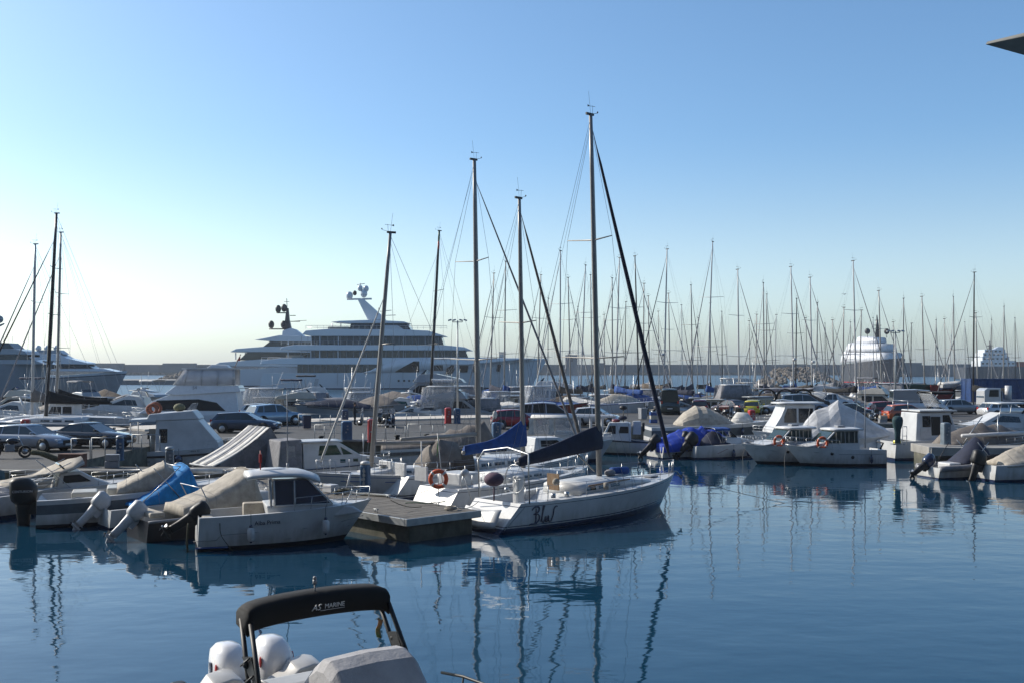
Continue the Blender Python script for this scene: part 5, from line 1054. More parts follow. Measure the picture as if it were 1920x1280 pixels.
# roof corner at the top right
t = thing('canopy_roof', 'dark grey corner of a flat roof jutting in at the top right of the picture', 'roof', (5.30, 11.94, 9.42))
MB().add([(0, 0, 0), (5.2, -5.2, 0), (11.6, -1.1, 0), (6.3, 4.1, 0), (.02, 0, .03), (5.2, -5.18, .25), (11.6, -1.1, .25), (6.3, 4.08, .25)], [(0, 3, 2, 1), (4, 5, 6, 7), (0, 1, 5, 4), (1, 2, 6, 5), (2, 3, 7, 6), (3, 0, 4, 7)]).build('roof_slab', mat('dark_roof_metal', (.24, .245, .235), .6, .1), t)
MB().tube([(6.5, -.6, -9.42), (6.5, -.6, 0)], .15, 12).build('post', GALV, t)

# ---------------------------------------------------------------- right hand near boats
def rb_loc(px, py): x, y = G(px, py); return (x, y, 0)
# small double-ender fishing boat
T, h = motorboat('small cream fishing boat with a white wheelhouse and orange roof float, behind the tall mast', rb_loc(1158, 850), R(172), L=4.9, B=2.1, fs=.85, fb=1.15, stern=.5, hull=CREAM, boot=BLACKH, rails=None, rim=(BLACKH, .05), cockpit=(.03, .4, .3),
    cabin=[(-.9, .8), (-.9, 2.1), (-.6, 2.18), (.55, 2.15), (1.0, 1.25), (1.7, 1.15)], cw=(.72, .62), wins=[[(-.75, 1.45), (-.75, 1.9), (-.2, 1.9), (-.1, 1.45)], [(.1, 1.4), (.1, 1.95), (.5, 1.95), (.72, 1.4)]], screen=[((.95, 1.35), (.6, 2.05))])
MB().ball((.1, 0, 2.26), (.32, .25, .12), 10, 6).build('orange_float', DKRED, T); MB().ball((-.35, 0, 2.45), (.3, .25, .16), 10, 6).build('grey_float', NAVYC, T)
MB().tube([(-.4, .2, 2.1), (-.4, .2, 3.1)], .03, 6).ball((-.4, .2, 3.15), (.28, .22, .16), 10, 6).build('radar', BLACK, T)
MB().box((-1.3, .2, 1.8), (.55, .6, .9)).build('deck_box', WHPL, T, bevel=.05); MB().torus((-1.75, .2, 1.85), .25, .08, 16, 8, 0, 'x').build('tyre_fender', RUBBER, T)
# white rowing boat
T, h = motorboat('white rowing boat with a navy gunwale and a dark outboard', rb_loc(1208, 848), R(176), L=4.3, B=1.6, fs=.65, fb=1.05, stern=.6, rails=None, rim=(NAVYH, .06), cockpit=(.04, .9, .35), boot=BLACKH, eng=[{'tilt': 45, 'c': NAVYH, 'l': BLACK, 's': 1.1}])
for x in (-.9, .2): MB().box((x, 0, .62), (.22, 1.3, .05)).build('thwart', TEAK, T)
MB().tube([(-1.6, .3, .5), (-1.7, .3, 1.3), (-1.4, .3, 1.35)], .05, 6).build('davit', WHPL, T)
# blue tarpaulin boat
T, h = motorboat('boat wrapped in a crumpled bright blue tarpaulin with a dark outboard', rb_loc(1296, 856), R(24), L=5.6, B=2.2, fs=.8, fb=1.15, rails=None, eng=[{'tilt': 50, 'c': BLACK, 'l': BLACK, 's': 1.2}, ], hull=WHITE)
drape(T, h, .0, .96, lambda u: .25 + .85 * math.sin(math.pi * min(1, u * 1.0)) ** .8, BRBLUE, 'tarpaulin', n=18, k=10, wr=.055, power=.5, drop=.38, over=.10, seed=9)
MB().ball((-2.4, -.75, .95), .12, 8, 6).build('buoy', WHPL, T)
# white boat with red stripe
T, h = motorboat('white sports boat with a red panel on its side and a folded blue awning', rb_loc(1366, 857), R(14), L=5.5, B=2.2, fs=.85, fb=1.15, rails=(.65, .98, .3, 4), eng=[{'tilt': 35, 'c': BLACK, 'l': BLACK, 's': 1.35, 'y': .35}, {'tilt': 45, 'c': BLACK, 'l': BLACK, 's': 1.35, 'y': -.35}], fend=[(-.2, -1), (.9, -1)], fm=(NAVYH, NAVYH), rake=1.1,
    cabin=[(-.6, .85), (-.4, 1.35), (.8, 1.3), (1.6, 1.1)], cw=(.8, .6), screen=[((.35, 1.35), (-.15, 1.75))])
MB().add([(x, -(h.side(x, z) + .008), z) for x, z in ((-1.3, .35), (.9, .45), (1.75, .72), (-.6, .66))], [(0, 1, 2, 3), (3, 2, 1, 0)]).build('red_side_panel', DKRED, T)
drape(T, h, .12, .45, lambda u: .2 + .75 * math.sin(math.pi * u), NAVYC, 'cockpit_cover', n=8, wr=.02, power=.3, over=-.15)
bimini(T, -1.3, -.3, .85, .9, 1.95, BLUEC, 3)
# long white yacht with the beige tent behind those
T, h = motorboat('long white motor yacht with a big beige tent on deck and a dark hull band', (XX(1335, 79), 79.5, 0), R(4), L=9.6, B=3.2, fs=1.5, fb=1.95, rails=(.6, .98, .4, 5), band=BAND, fend=[(2, -1)], fm=(NAVYH, NAVYH), rake=1.3)
MB().loft([[(x, 1.35 * k * math.cos(q), 1.6 + hh * math.sin(q) ** .8) for q in [math.pi * j / 10 for j in range(11)]] for x, k, hh in ((-2.7, .5, .2), (-2.35, .85, .55), (-2.0, .9, .95), (-1.6, .97, 1.18), (-1.2, 1, 1.45), (-.9, .98, 1.36), (-.5, 1, 1.40), (0, .95, 1.12), (.5, .95, .95), (.95, .88, .60), (1.4, .8, .35))], smooth=False).build('deck_tent', BEIGE, T)
MB().loft([[(x, .7 * k * math.cos(q), 1.7 + hh * math.sin(q)) for q in [math.pi * j / 8 for j in range(9)]] for x, k, hh in ((1.5, .6, .1), (2.0, 1, .85), (2.8, .9, .8), (3.2, .6, .2))]).build('small_tent', WHITEC, T)
for x0, x1 in ((-3.2, -1.2), (-.9, .6)): MB().add([(x, -(h.side(x, z) + .01), z) for x, z in ((x0, .75), (x1, .75), (x1 + .1, 1.15), (x0, 1.15))], [(0, 1, 2, 3), (3, 2, 1, 0)]).build('hull_window', GLASS, T)
# white cabin cruisers with orange lifebuoys
for px, py, ang, lab, L_ in ((1474, 867, 197, 'white cabin cruiser with an orange lifebuoy, left of its twin', 6.2), (1560, 871, 190, 'white cabin cruiser with an orange lifebuoy and oval portholes, right of its twin', 6.0)):
    T, h = motorboat(lab, rb_loc(px, py), R(ang), L=L_, B=2.35, fs=.95, fb=1.25, rake=1.1, hull=WHITE, boot=BLACKH, group='pair of white cabin cruisers', rails=(.5, .985, .5, 6), cabin=[(-1.35, .9), (-1.3, 2.12), (.15, 2.16), (.95, 1.42), (2.0, 1.2)], cw=(.95, .82), glass=mat('grey_green_glass', (.03, .05, .05), .05),
        wins=[[(-1.2, 1.38), (-1.2, 2.06), (-.42, 2.06), (-.42, 1.38)], [(-.38, 1.38), (-.38, 2.06), (.14, 2.08), (.90, 1.38)]], screen=[((.95, 1.42), (.18, 2.14))], roof=(-1.5, .35, 2.24, .98, .12, .03))
    mb = MB(); lifebuoy_mesh(mb, (1.1, 1.0, 1.42), .30, 'y'); mb.build('lifebuoy', [ORANGE, WHPL], T)
    for x, z in ((.55, .78), (-.75, .55)): MB().disc((x, h.side(x, z) - .03, z), (x, h.side(x, z) + .015, z), .10, 14).build('porthole', BLACK, T)
    MB().tube(curve_pts([(2.9, .2, 1.1), (3.2, .4, .6), (3.3, .6, 0)]), .012, 4).build('mooring_line', ROPE, T)
    MB().tube([(-2.6, .95, 1.0), (-2.8, .95, 1.35), (-2.8, .2, 1.4)], .05, 6).build('stern_roll', BLACK, T)
    for sg in (1, -1): MB().tube([(x, sg * (h.side(x, z) + .003), z) for x, z in ((-2.8, .72), (-1.5, .70), (0, .74), (1.4, .84), (2.4, .98))], .018, 5).build('hull_moulding', GREYPL, T)
    MB().box((-.5, 0, 2.33), (.5, .45, .10)).build('roof_hatch', GREYPL, T, bevel=.02); MB().tube([(-1.2, .5, 2.25), (-1.35, .5, 3.6)], [.015, .006], 5).build('antenna', WHPL, T)
    for x in (-.95, -.6, -.1, .2): MB().box((x, .955, 1.72), (.05, .02, .62)).build('curtain_fold', BEIGE, T)
    fender(T, -1.9, 1.22, 1.0, (NAVYH, NAVYH), r=.10, L=.45)
    MB().tube([(2.55, -.35, 1.25), (2.95, 0, 1.28), (2.55, .35, 1.25)], .03, 6).build('bow_roller', CHROME, T)
# upright pilothouse trawler behind
T, h = motorboat('cream upright cabin boat behind the two white cruisers', (XX(1500, 75), 76, 0), R(186), L=6.5, B=2.6, fs=1.0, fb=1.4, rails=(.6, .98, .4, 4), cabm=WHITE, cabin=[(-1.0, 1.0), (-1.0, 3.25), (1.1, 3.3), (1.5, 2.4), (2.1, 1.5), (2.2, 1.1)], cw=(1.05, .95), wins=[[(-.85, 2.0), (-.85, 3.0), (.2, 3.0), (.2, 2.0)], [(.35, 2.0), (.35, 3.0), (1.0, 3.0), (1.25, 2.4), (1.25, 2.0)]], roof=(-1.6, 1.5, 3.42, 1.15, .12, .02))
# shrink wrapped boat
T, h = motorboat('boat tented under translucent white shrink wrap with a pointed peak', (XX(1600, 69), 70.5, 0), R(-4), L=6.6, B=2.8, fs=1.1, fb=1.5, rails=None)
rnd = random.Random(11); rr = []
ridge = ((-3.1, .5, .2), (-2.7, 1.2, 1.3), (-2.0, 1.4, 2.0), (-1.2, 1.45, 2.25), (-.55, 1.45, 2.75), (0, 1.4, 2.35), (.9, 1.35, 1.9), (1.8, 1.2, 1.25), (2.5, .95, .9), (3.2, .8, .85), (3.7, .5, .3))
for x, w_, hh in ridge: rr.append([(x + rnd.uniform(-.06, .06), w_ * u * (1 - .15 * (1 - abs(u))), 1.0 + hh * (1 - abs(u) ** 1.7) + rnd.uniform(-.05, .05) - .35 * (abs(u) == 1)) for u in [j / 7 for j in range(-7, 8)]])
MB().sheet(rr, smooth=False).build('shrink_wrap', SHRINK, T, solid=.01)
MB().tube([(-.55, 0, 1.2), (-.55, 0, 3.72)], .05, 8).build('tent_pole', GREYPL, T)
# thin pole
t = tag(MB().tube([(0, 0, 0), (0, 0, 3.7)], [.035, .02], 8).build('mooring_pole', GREYPL), 'thin pale pole standing at the left end of the concrete jetty', 'pole'); t.location = (*G(1622, 836, QZ), 1.2)
# pilothouse fishing boat behind the jetty
T, h = motorboat('white pilothouse fishing boat with an upper steering station, behind the concrete jetty', (XX(1745, 68), 68.5, 0), R(10), L=5.8, B=2.5, fs=1.2, fb=1.6, rails=(.6, .98, .5, 5), cabm=WHITE, cabin=[(-1.45, 1.2), (-1.3, 3.0), (1.0, 3.05), (1.35, 2.0), (2.6, 1.7), (2.7, 1.3)], cw=(1.05, .95),
    wins=[[(-.95, 2.1), (-.95, 2.8), (-.4, 2.8), (-.4, 2.1)], [(.45, 2.25), (.45, 2.85), (.9, 2.85), (1.1, 2.25)]], screen=[((1.3, 2.15), (1.02, 2.95))])
MB().box((-.05, -1.0, 2.0), (.6, .06, 1.5)).build('cabin_door', BLACK, T); MB().box((-.75, -1.03, 1.7), (.7, .06, .7)).build('locker_door', WHPL, T)
MB().box((.1, 0, 3.12), (2.6, 2.2, .10)).build('upper_deck', WHITE, T, bevel=.03)
for k in (.0,): bimini(T, -.2, 1.3, .9, 3.2, 4.3, BLACKC, 2)
MB().sheet([[(x, y, z) for y in (-.85, -.3, .3, .85)] for x, z in ((-.15, 4.2), (.1, 3.8), (.3, 3.35))]).build('upper_windshield', CLEAR, T, solid=.01)
rail_m = MB(); [rail_m.tube([(-1.9, y, 3.15), (-1.9, y, 3.75)], .02, 5) for y in (-.9, .9)]; rail_m.tube([(-.4, -1, 3.75), (-1.9, -.9, 3.75), (-1.9, .9, 3.75), (-.4, 1, 3.75)], .02, 6); rail_m.build('upper_rail', CHROME, T)
# dark wrapped engine / barrel things on jetty
x, y = G(1690, 834, QZ); t = thing('covered_outboard', 'dark green wrapped outboard engine standing on the concrete jetty', 'outboard motor', (x, y + .6, QZ), 0)
MB().loft([[(r * math.cos(q), r * .7 * math.sin(q), z) for q in [6.283 * j / 12 for j in range(12)]] for z, r in ((0, .16), (.5, .17), (.9, .20), (1.15, .30), (1.45, .33), (1.62, .28), (1.70, .12))]).build('cover', TEALC, t); MB().box((0, 0, .03), (.7, .5, .06)).build('stand', GALV, t)
x, y = G(1682, 832, QZ); t = tag(MB().loft([[(r * math.cos(q), r * math.sin(q), z) for q in [6.283 * j / 12 for j in range(12)]] for z, r in ((0, .22), (.22, .24), (.24, .18))]).build('yellow_tub', YEL), 'small yellow tub on the concrete jetty', 'tub'); t.location = (x, y, QZ)
barrier(1692, 1700, 834, 'pale rail frame on the concrete jetty', 1.1, 1, m=WHPL)
# inflatable / open boats at lower right
T, h = motorboat('small grey open boat with a raised dark outboard and a blue folded awning', rb_loc(1808, 893), R(16), L=4.6, B=2.0, fs=.6, fb=.85, rails=None, rim=(GREYC, .17), hull=WHITE, eng=[{'tilt': 55, 'c': NAVYH, 'l': BLACK, 's': 1.05}], cockpit=(.04, .85, .3))
MB().box((-.9, 0, .62), (.8, 1.0, .35)).build('seat_box', WHPL, T, bevel=.06)
MB().loft([[(x, .75 * math.cos(q), z + hh * math.sin(q)) for q in [math.pi * j / 8 for j in range(9)]] for x, z, hh in ((-.6, .7, .2), (.1, .75, .85), (.7, .8, 1.35), (1.1, .8, .9), (1.25, .8, .1))]).build('folded_awning', NAVYC, T)
mb = MB(); [mb.tube([(a, sg * .8, .7), (b, sg * .8, 1.9)], .022, 6) for sg in (1, -1) for a, b in ((-.2, .9), (1.3, .2))]; mb.build('awning_frame', CHROME, T)
MB().tube([(-2.0, -.3, .8), (-1.2, -.3, 1.9)], .02, 5).build('rod', BLACK, T)
T, h = motorboat('white boat with a beige tent cover at the right edge of the near row', rb_loc(1925, 898), R(12), L=5.2, B=2.2, fs=.85, fb=1.15, rails=(.7, .98, .35, 3), eng=[{'tilt': 20, 'c': BLACK, 'l': BLACK, 's': 1.25}], hull=WHITE)
drape(T, h, .12, .8, lambda u: .2 + .75 * math.sin(math.pi * u) ** .9, BEIGE, 'boat_cover', n=12, wr=.02, power=.2, over=.03, drop=.1)
mb = MB(); mb.tube([(-2.6, .9, 1.0), (-1.0, .9, 1.15)], .15, 8); mb.build('black_tube', BLACKC, T)
T, h = motorboat('white boat with a long grey folded tarp behind the grey open boat', (XX(1868, 64), 65.5, 0), R(8), L=6.5, B=2.4, fs=1.1, fb=1.4, rails=(.6, .98, .35, 4))
drape(T, h, .05, .85, lambda u: .35 + 1.0 * math.sin(math.pi * min(1, u * .8 + .1)), TAUPE, 'boat_cover', n=12, wr=.03, power=.4, over=.03, drop=.15)
MB().tube([(-2.2, -1.1, 1.75), (2.2, -1.0, 1.9)], .12, 8).build('folded_pole_bag', WHPL, T); mb = MB(); [mb.tube([(a, -1.0, 1.1), (b, -1.0, 2.9)], .03, 6) for a, b in ((-2.2, -.8), (.2, .2))]; mb.build('frame', CHROME, T)
T, h = motorboat('white sports cruiser behind the grey tarp at the right edge', (XX(1895, 76), 78, 0), R(184), L=8, B=2.8, fs=1.4, fb=1.7, rails=(.6, .98, .4, 4), cabin=[(-2, 1.4), (-1.6, 2.5), (.2, 2.6), (1.6, 1.9), (2.6, 1.7)], cw=(1.1, .8), wins=[[(-1.2, 1.9), (-1.1, 2.3), (.1, 2.4), (1.0, 1.95)]], hardtop=(-1.8, .5, 3.3, 1.15, 1.6))
# taupe covered long boat in front of the quay in the middle
T, h = motorboat('long boat under a taupe winter cover that peaks at its right end', (XX(822, 62.5), 63.2, 0), R(2), L=6.8, B=2.4, fs=1.05, fb=1.5, rails=None, hull=WHITE)
drape(T, h, .0, .985, lambda u: .55 + .95 * max(0, u) ** 1.6 if u < .93 else 1.3 * (1 - u) * 12, TAUPE, 'winter_cover', n=20, wr=.012, power=.6, over=.05, drop=.35)
MB().tube([(3.0, .1, 2.4), (3.25, .1, 2.95)], .04, 6).ball((3.3, .1, 3.05), (.14, .10, .25), 8, 6).build('wrapped_lamp', WHITEC, T)
# clear canopy boat in front of the minivan
T, h = motorboat('white cruiser with clear vinyl windows around its cockpit, in front of the people carrier', (XX(1052, 66), 66.8, 0), R(-6), L=6.6, B=2.5, fs=1.05, fb=1.4, rails=(.6, .98, .4, 4), cabin=[(-.5, 1.1), (-.3, 1.9), (1.0, 1.85), (2.2, 1.4)], cw=(.95, .7))
for x0, x1 in ((-1.7, -.55), (-.45, .9)):
    for sg in (1, -1): MB().pane([(x0, 1.75), (x0 + .12, 2.75), (x1 - .12, 2.75), (x1, 1.75)], lambda z: 1.0 - (z - 1.75) * .08, sg, .02).build('vinyl_window', CLEAR, T)
MB().loft([[(x, 1.0 * math.cos(q), 2.72 + .18 * math.sin(q)) for q in [math.pi * j / 8 for j in range(9)]] for x in (-1.8, -.5, 1.0)]).build('canopy_top', WHITEC, T)
for x in (-1.75, -.5, .95):
    for sg in (1, -1): MB().loft([[(x - .10 - .12 * k, sg * (1.02 - .06 * z), 1.7 + z), (x + .10 + .12 * k, sg * (1.02 - .06 * z), 1.7 + z), (x + .10 + .12 * k, sg * (1.0 - .06 * z), 1.7 + z), (x - .10 - .12 * k, sg * (1.0 - .06 * z), 1.7 + z)] for z, k in ((0, 1), (.4, .3), (.8, .2), (1.05, .8))], smooth=False).build('canopy_strap', WHITEC, T)
T, h = motorboat('white motorboat with wrapped bow between the navy boom and the white posts', (XX(1020, 61), 61, 0), R(20), L=6.5, B=2.4, fs=1.0, fb=1.35, rails=(.6, .98, .4, 4), cabin=[(-1.0, 1.0), (-.8, 1.9), (.6, 1.9), (1.8, 1.4)], cw=(.9, .7), wins=[[(-.5, 1.4), (-.5, 1.75), (.5, 1.75), (1.0, 1.4)]])
# the lifebuoy on the stern rail and cable by the pontoon
t = thing('lifebuoy', 'orange and white lifebuoy hanging on the stern rail behind the plank pontoon', 'lifebuoy', (XX(822, 41.5), 41.5, 0)); z = ZZ(897, 41.5)
mb = MB(); lifebuoy_mesh(mb, (0, 0, z), .31, 'y'); mb.build('ring', [ORANGE, WHPL], t); MB().tube([(0, .05, z + .3), (0, .05, z - .65)], .02, 6).build('hook_post', CHROME, t)
# yellow fender boards and small stuff on the pontoon
for i, (px, py, lab) in enumerate(((700, 928, 'flat yellowish gangplank lying on the pontoon below the lifebuoy'), (592, 908, 'short cream board lying on the far edge of the pontoon'))):
    x, y = G(px, py, .84); t = tag(MB().box((0, 0, .04), (1.5 if i == 0 else 1.0, .28, .06)).build('gangplank', CREAM, bevel=.01), lab, 'gangplank', 'boards on the pontoon'); t.location = (x, y, .84); t.rotation_euler.z = R(-28)
for i, (px, py, a, b) in enumerate(((668, 962, (0, 0, 0), (.42, 0, .52)), (650, 916, (0, 0, 0), (.15, 0, .62)))):
    x, y = G(px, py, .84); t = tag(MB().tube([a, b], .045, 8).build('mooring_post', WHPL), ('slanted cream post at the near edge of the pontoon', 'slanted cream post left of the pontoon pedestal')[i], 'post', 'slanted posts on the pontoon'); t.location = (x, y, .84)
x, y = G(740, 968, .7); t = tag(MB().tube(curve_pts([(-.3, 0, .1), (.3, -.3, -.12), (1.1, -.3, .05)]), .035, 6).build('hanging_rope', DKROPE), 'rope slung along the near corner of the pontoon', 'rope'); t.location = (x, y, .7)
t = tag(MB().torus((0, 0, .06), .30, .05, 20, 6, 0, 'z').torus((.1, .1, .14), .22, .05, 18, 6, 0, 'z').build('hose_coil', DKROPE), 'coil of dark hose at the foot of the pontoon pedestal', 'hose'); x, y = G(640, 925, .84); t.location = (x, y, .84)
# ---------------------------------------------------------------- big yachts
def yprof(pxs, d, x0): return [(XX(px, d) - x0, ZZ(py, d)) for px, py in pxs]
d = 305.0; x0 = XX(755, d); DG = mat('yacht_glazing', (.03, .035, .035), .08, var=.3, scale=.25)
YW = mat('yacht_white_paint', (.55, .58, .62), .25, var=.04, scale=.05, coat=.3)
T = thing('superyacht', 'huge white four-decked yacht with a leaning white mast of domes', 'yacht', (x0, d, 0), 0)
Lh = XX(1027, d) - XX(495, d); h = Hull(Lh, 13.5, 4.5, 8.6, stern=.9, tm=.45, p=2.6, rake=5, tr=1, flare=.4, fin=3.2); hx0 = (XX(1027, d) + XX(495, d)) / 2 - x0
ho = h.build(T, [(1, .6, 0), (.6, .06, 0), (.06, 0, 1), (0, -.3, 1)], [YW, NAVYH, NAVYH, YW], n=24, deckm=3, gun=.4, depth=.3); ho.location.x = hx0
def lev(name, pxs, w0, w1, m, bev=.0): return MB().prism(yprof(pxs, d, x0), w0, w1).build(name, m, T, bevel=bev)
for sg in (1, -1):
    lo, hi = [], []
    for px, py in ((688, 698), (700, 694), (712, 688), (724, 683.5), (745, 676), (760, 670.5), (800, 670), (850, 670), (900, 670.5), (940, 671), (980, 671), (1005, 671.5), (1026, 672)):
        x = XX(px, d) - x0 - hx0; t = (x + Lh / 2) / Lh; zs = h.sheer(t); y = h.pt(min(t, .999), 1)[1]; zt = max(zs, ZZ(py, d)); lo.append((x + hx0, sg * y, zs - .2)); hi.append((x + hx0, sg * y * 1.0, zt))
    MB().sheet([lo, hi]).build('bulwark', YW, T, solid=.25)
def hull_y(x):
    t = (x - hx0 + Lh / 2) / Lh; return h.pt(min(max(t, 0), .999), 1)[1]
lev('saloon_windows', [(566, 698), (566, 683), (712, 683), (709, 690), (690, 698)], 6.45, 6.3, DG); lev('main_deck', [(498, 683), (500, 676), (535, 671), (880, 670), (1000, 672), (880, 683.5)], 6.7, 6.5, YW, .2)
lev('upper_saloon_windows', [(590, 671), (590, 657), (874, 657), (880, 671)], 5.7, 5.6, DG); lev('boat_deck', [(534, 656), (536, 651), (560, 647), (840, 648), (872, 651), (887, 657.5), (560, 657.5)], 6.4, 6.3, YW, .2)
lev('sky_lounge_windows', [(590, 647), (590, 631), (829, 631), (834, 647)], 5.2, 5.0, DG); lev('bridge_deck', [(573, 628), (580, 621), (620, 618), (760, 619), (805, 621), (839, 631.5), (590, 631.5)], 5.7, 5.6, YW, .2)
lev('wheelhouse_windows', [(660, 619), (662, 606), (764, 606), (773, 619)], 4.4, 4.1, DG); lev('wheelhouse_roof', [(625, 605), (640, 603), (700, 601), (760, 604), (771, 607.5), (660, 607.5)], 4.6, 4.4, YW, .15)
lev('wheelhouse_fairing', [(718, 619), (722, 611), (748, 611), (760, 619)], 4.5, 4.4, YW, .1)
for px in (620, 636): MB().tube([(XX(px, d) - x0, 3, ZZ(620, d)), (XX(px, d) - x0, 3, ZZ(606, d))], .15, 6).build('roof_post', YW, T)
for px in (548, 590, 606, 640, 680, 720, 760, 800): 
    mb = MB()
    for y0_, y1_, w_ in ((671, 657, 5.75), (647, 631, 5.25)): mb.box((XX(px, d) - x0, -w_, (ZZ(y0_, d) + ZZ(y1_, d)) / 2), (.25, .12, ZZ(y1_, d) - ZZ(y0_, d)))
    mb.build('window_post', GREYPL if px > 640 else YW, T)
def side_win(pxs, w_=6.62, name='side_window'): P = yprof(pxs, d, x0); MB().add([(x, -hull_y(x) - .2, z) for x, z in P] + [(x, -hull_y(x) + .1, z) for x, z in P], [tuple(range(len(P)))[::-1]] + [(i, (i + 1) % len(P), len(P) + (i + 1) % len(P), len(P) + i) for i in range(len(P))]).build(name, DG, T)
side_win([(744, 697), (765, 685), (780, 677), (790, 677), (790, 697)], 6.66); side_win([(817, 694), (817, 684), (833, 684), (833, 694)], 6.66); side_win([(840, 690), (846, 686), (848, 684), (853, 684), (855, 692), (850, 700), (838, 700)], 6.68)
side_win([(864, 697), (864, 685), (880, 685), (878, 697)], 6.66); side_win([(889, 697), (889, 685), (896, 685), (896, 697)], 6.68); side_win([(931, 695), (934, 683), (940, 683), (937, 696)], 6.68)
for px in (752, 762, 771, 780, 790): c = (XX(px, d) - x0, ZZ(712.5, d)); k = h.side(c[0] - ho.location.x, c[1]); MB().disc((c[0], -k + .3, c[1]), (c[0], -k - .12, c[1]), .30, 10).build('porthole', DG, T)
mb = MB(); P = yprof([(690, 600), (671, 562), (681, 560), (722, 597), (724, 601)], d, x0); mb.prism(P, 1.3, .8); mb.build('leaning_mast', YW, T, bevel=.2)
MB().prism(yprof([(651, 563), (651, 560), (697, 559), (697, 562)], d, x0), .5).build('mast_crosstree', YW, T)
for px, py, r in ((656, 555, 1.0), (666, 550, .6), (683, 551, 1.0), (687, 542, .8), (676, 541, .75)): MB().ball((XX(px, d) - x0, -.8, ZZ(py, d)), (r, r, r * 1.2), 14, 10).build('satellite_dome', YW if px != 666 else BLACK, T)
mb = MB(); [mb.tube([(XX(a, d) - x0, 0, ZZ(b, d)), (XX(c, d) - x0, 0, ZZ(e, d))], .1, 5) for a, b, c, e in ((676, 541, 676, 531), (669, 534, 684, 532), (712, 584, 734, 582), (716, 592, 742, 591), (710, 577, 710, 584))]; mb.build('antenna', GREYPL, T)
MB().tube([(XX(583, d) - x0, -5, ZZ(615, d)), (XX(655, d) - x0, -4.6, ZZ(616, d))], .06, 5).build('deck_rail', CHROME, T)
for px in range(572, 872, 12):
    for y0_, y1_, w_ in ((670.5, 657.5, 5.72), (646.5, 631.5, 5.22)):
        if px < (872 if y0_ > 660 else 828): MB().box((XX(px, d) - x0, -w_, (ZZ(y0_, d) + ZZ(y1_, d)) / 2), (.12, .10, ZZ(y1_, d) - ZZ(y0_, d))).build('window_mullion', GREYPL if px % 36 else YW, T)
for px in range(575, 705, 11): MB().box((XX(px, d) - x0, -6.42, ZZ(690.5, d)), (.10, .10, 2.1)).build('window_mullion', GREYPL, T)
for a, b, y_, w_ in ((500, 600, 675.5, 6.4), (536, 700, 646.5, 6.1), (580, 700, 617.5, 5.4), (700, 840, 617.8, 5.3)):
    mb = MB(); x1_, x2_ = XX(a, d) - x0, XX(b, d) - x0; zb = ZZ(y_ + 1, d); n_ = int((x2_ - x1_) / 1.6); mb.tube([(x1_, -w_, zb + 1.0), (x2_, -w_, zb + 1.0)], .05, 4); mb.tube([(x1_, -w_, zb + .5), (x2_, -w_, zb + .5)], .03, 4); [mb.tube([(x1_ + (x2_ - x1_) * i / n_, -w_, zb), (x1_ + (x2_ - x1_) * i / n_, -w_, zb + 1)], .04, 4) for i in range(n_ + 1)]; mb.build('deck_rail', CHROME, T)
for px, py, sx, sz in ((612, 651, 4, 1.4), (520, 673, 3, 1.2), (560, 669, 5, 1.0), (640, 617, 6, 1.0)): MB().box((XX(px, d) - x0, -3.5, ZZ(py, d)), (sx, 3, sz)).build('deck_furniture', mat('deck_cushion', (.35, .31, .26), .9), T, bevel=.15)
for px in (640, 760, 905, 965): MB().box((XX(px, d) - x0, -hull_y(XX(px, d) - x0) - .02, ZZ(705, d)), (.08, .10, 5)).build('shell_door_seam', GREYPL, T)
# second yacht behind
d = 345.0; x0 = XX(520, d); T = thing('superyacht', 'white stepped yacht with a dark mast and black domes, behind the huge white yacht', 'yacht', (x0, d, 0), 0)
h = Hull(40, 11, 5.0, 7.5, stern=.9, rake=3, fin=1.2); h.build(T, [(1, .6, 0), (.6, .06, 0), (.06, 0, 1), (0, -.3, 1)], [YW, NAVYH, NAVYH, YW], n=20, deckm=3, gun=.4)
lev('main_deck', [(405, 686), (420, 679), (500, 673), (600, 673), (600, 688)], 5.3, 5.2, YW, .2); lev('saloon_windows', [(455, 675), (470, 660), (600, 660), (600, 675)], 4.6, 4.5, DG)
lev('boat_deck', [(438, 660), (450, 654), (500, 650), (600, 650), (600, 661)], 5.2, 5.1, YW, .2); lev('sky_lounge_windows', [(498, 651), (512, 640), (600, 640), (600, 651)], 4.2, 4.1, DG)
lev('bridge_deck', [(483, 638), (500, 635), (530, 629), (600, 632), (600, 642), (520, 641)], 4.8, 4.7, YW, .2)
lev('mast_fairing', [(530, 632), (531, 620), (546, 615), (556, 618), (572, 630)], 1.6, 1.0, YW, .2); lev('dark_mast', [(532, 628), (536, 590), (538, 578), (541, 578), (543, 600), (548, 622), (548, 628)], .9, .5, CARBON, .1)
for px, py in ((523, 580), (534, 578), (510, 609), (533, 609)): MB().ball((XX(px, d) - x0, -1, ZZ(py, d)), (.95, .95, 1.3), 14, 10).build('satellite_dome', BLACK, T)
mb = MB(); [mb.tube([(XX(a, d) - x0, -.4, ZZ(b, d)), (XX(c, d) - x0, -.4, ZZ(e, d))], r, 5) for a, b, c, e, r in ((505, 617, 545, 617, .2), (519, 587, 538, 587, .2), (539, 580, 538, 560, .12), (533, 566, 543, 566, .08), (544, 592, 555, 592, .12), (546, 603, 575, 601, .08), (545, 603, 563, 603, .12))]; mb.build('mast_yard', BLACK, T)
for px in (448, 466): MB().tube([(XX(px, d) - x0, -4, ZZ(674, d)), (XX(px, d) - x0, -4, ZZ(661, d))], .2, 6).build('roof_post', YW, T)
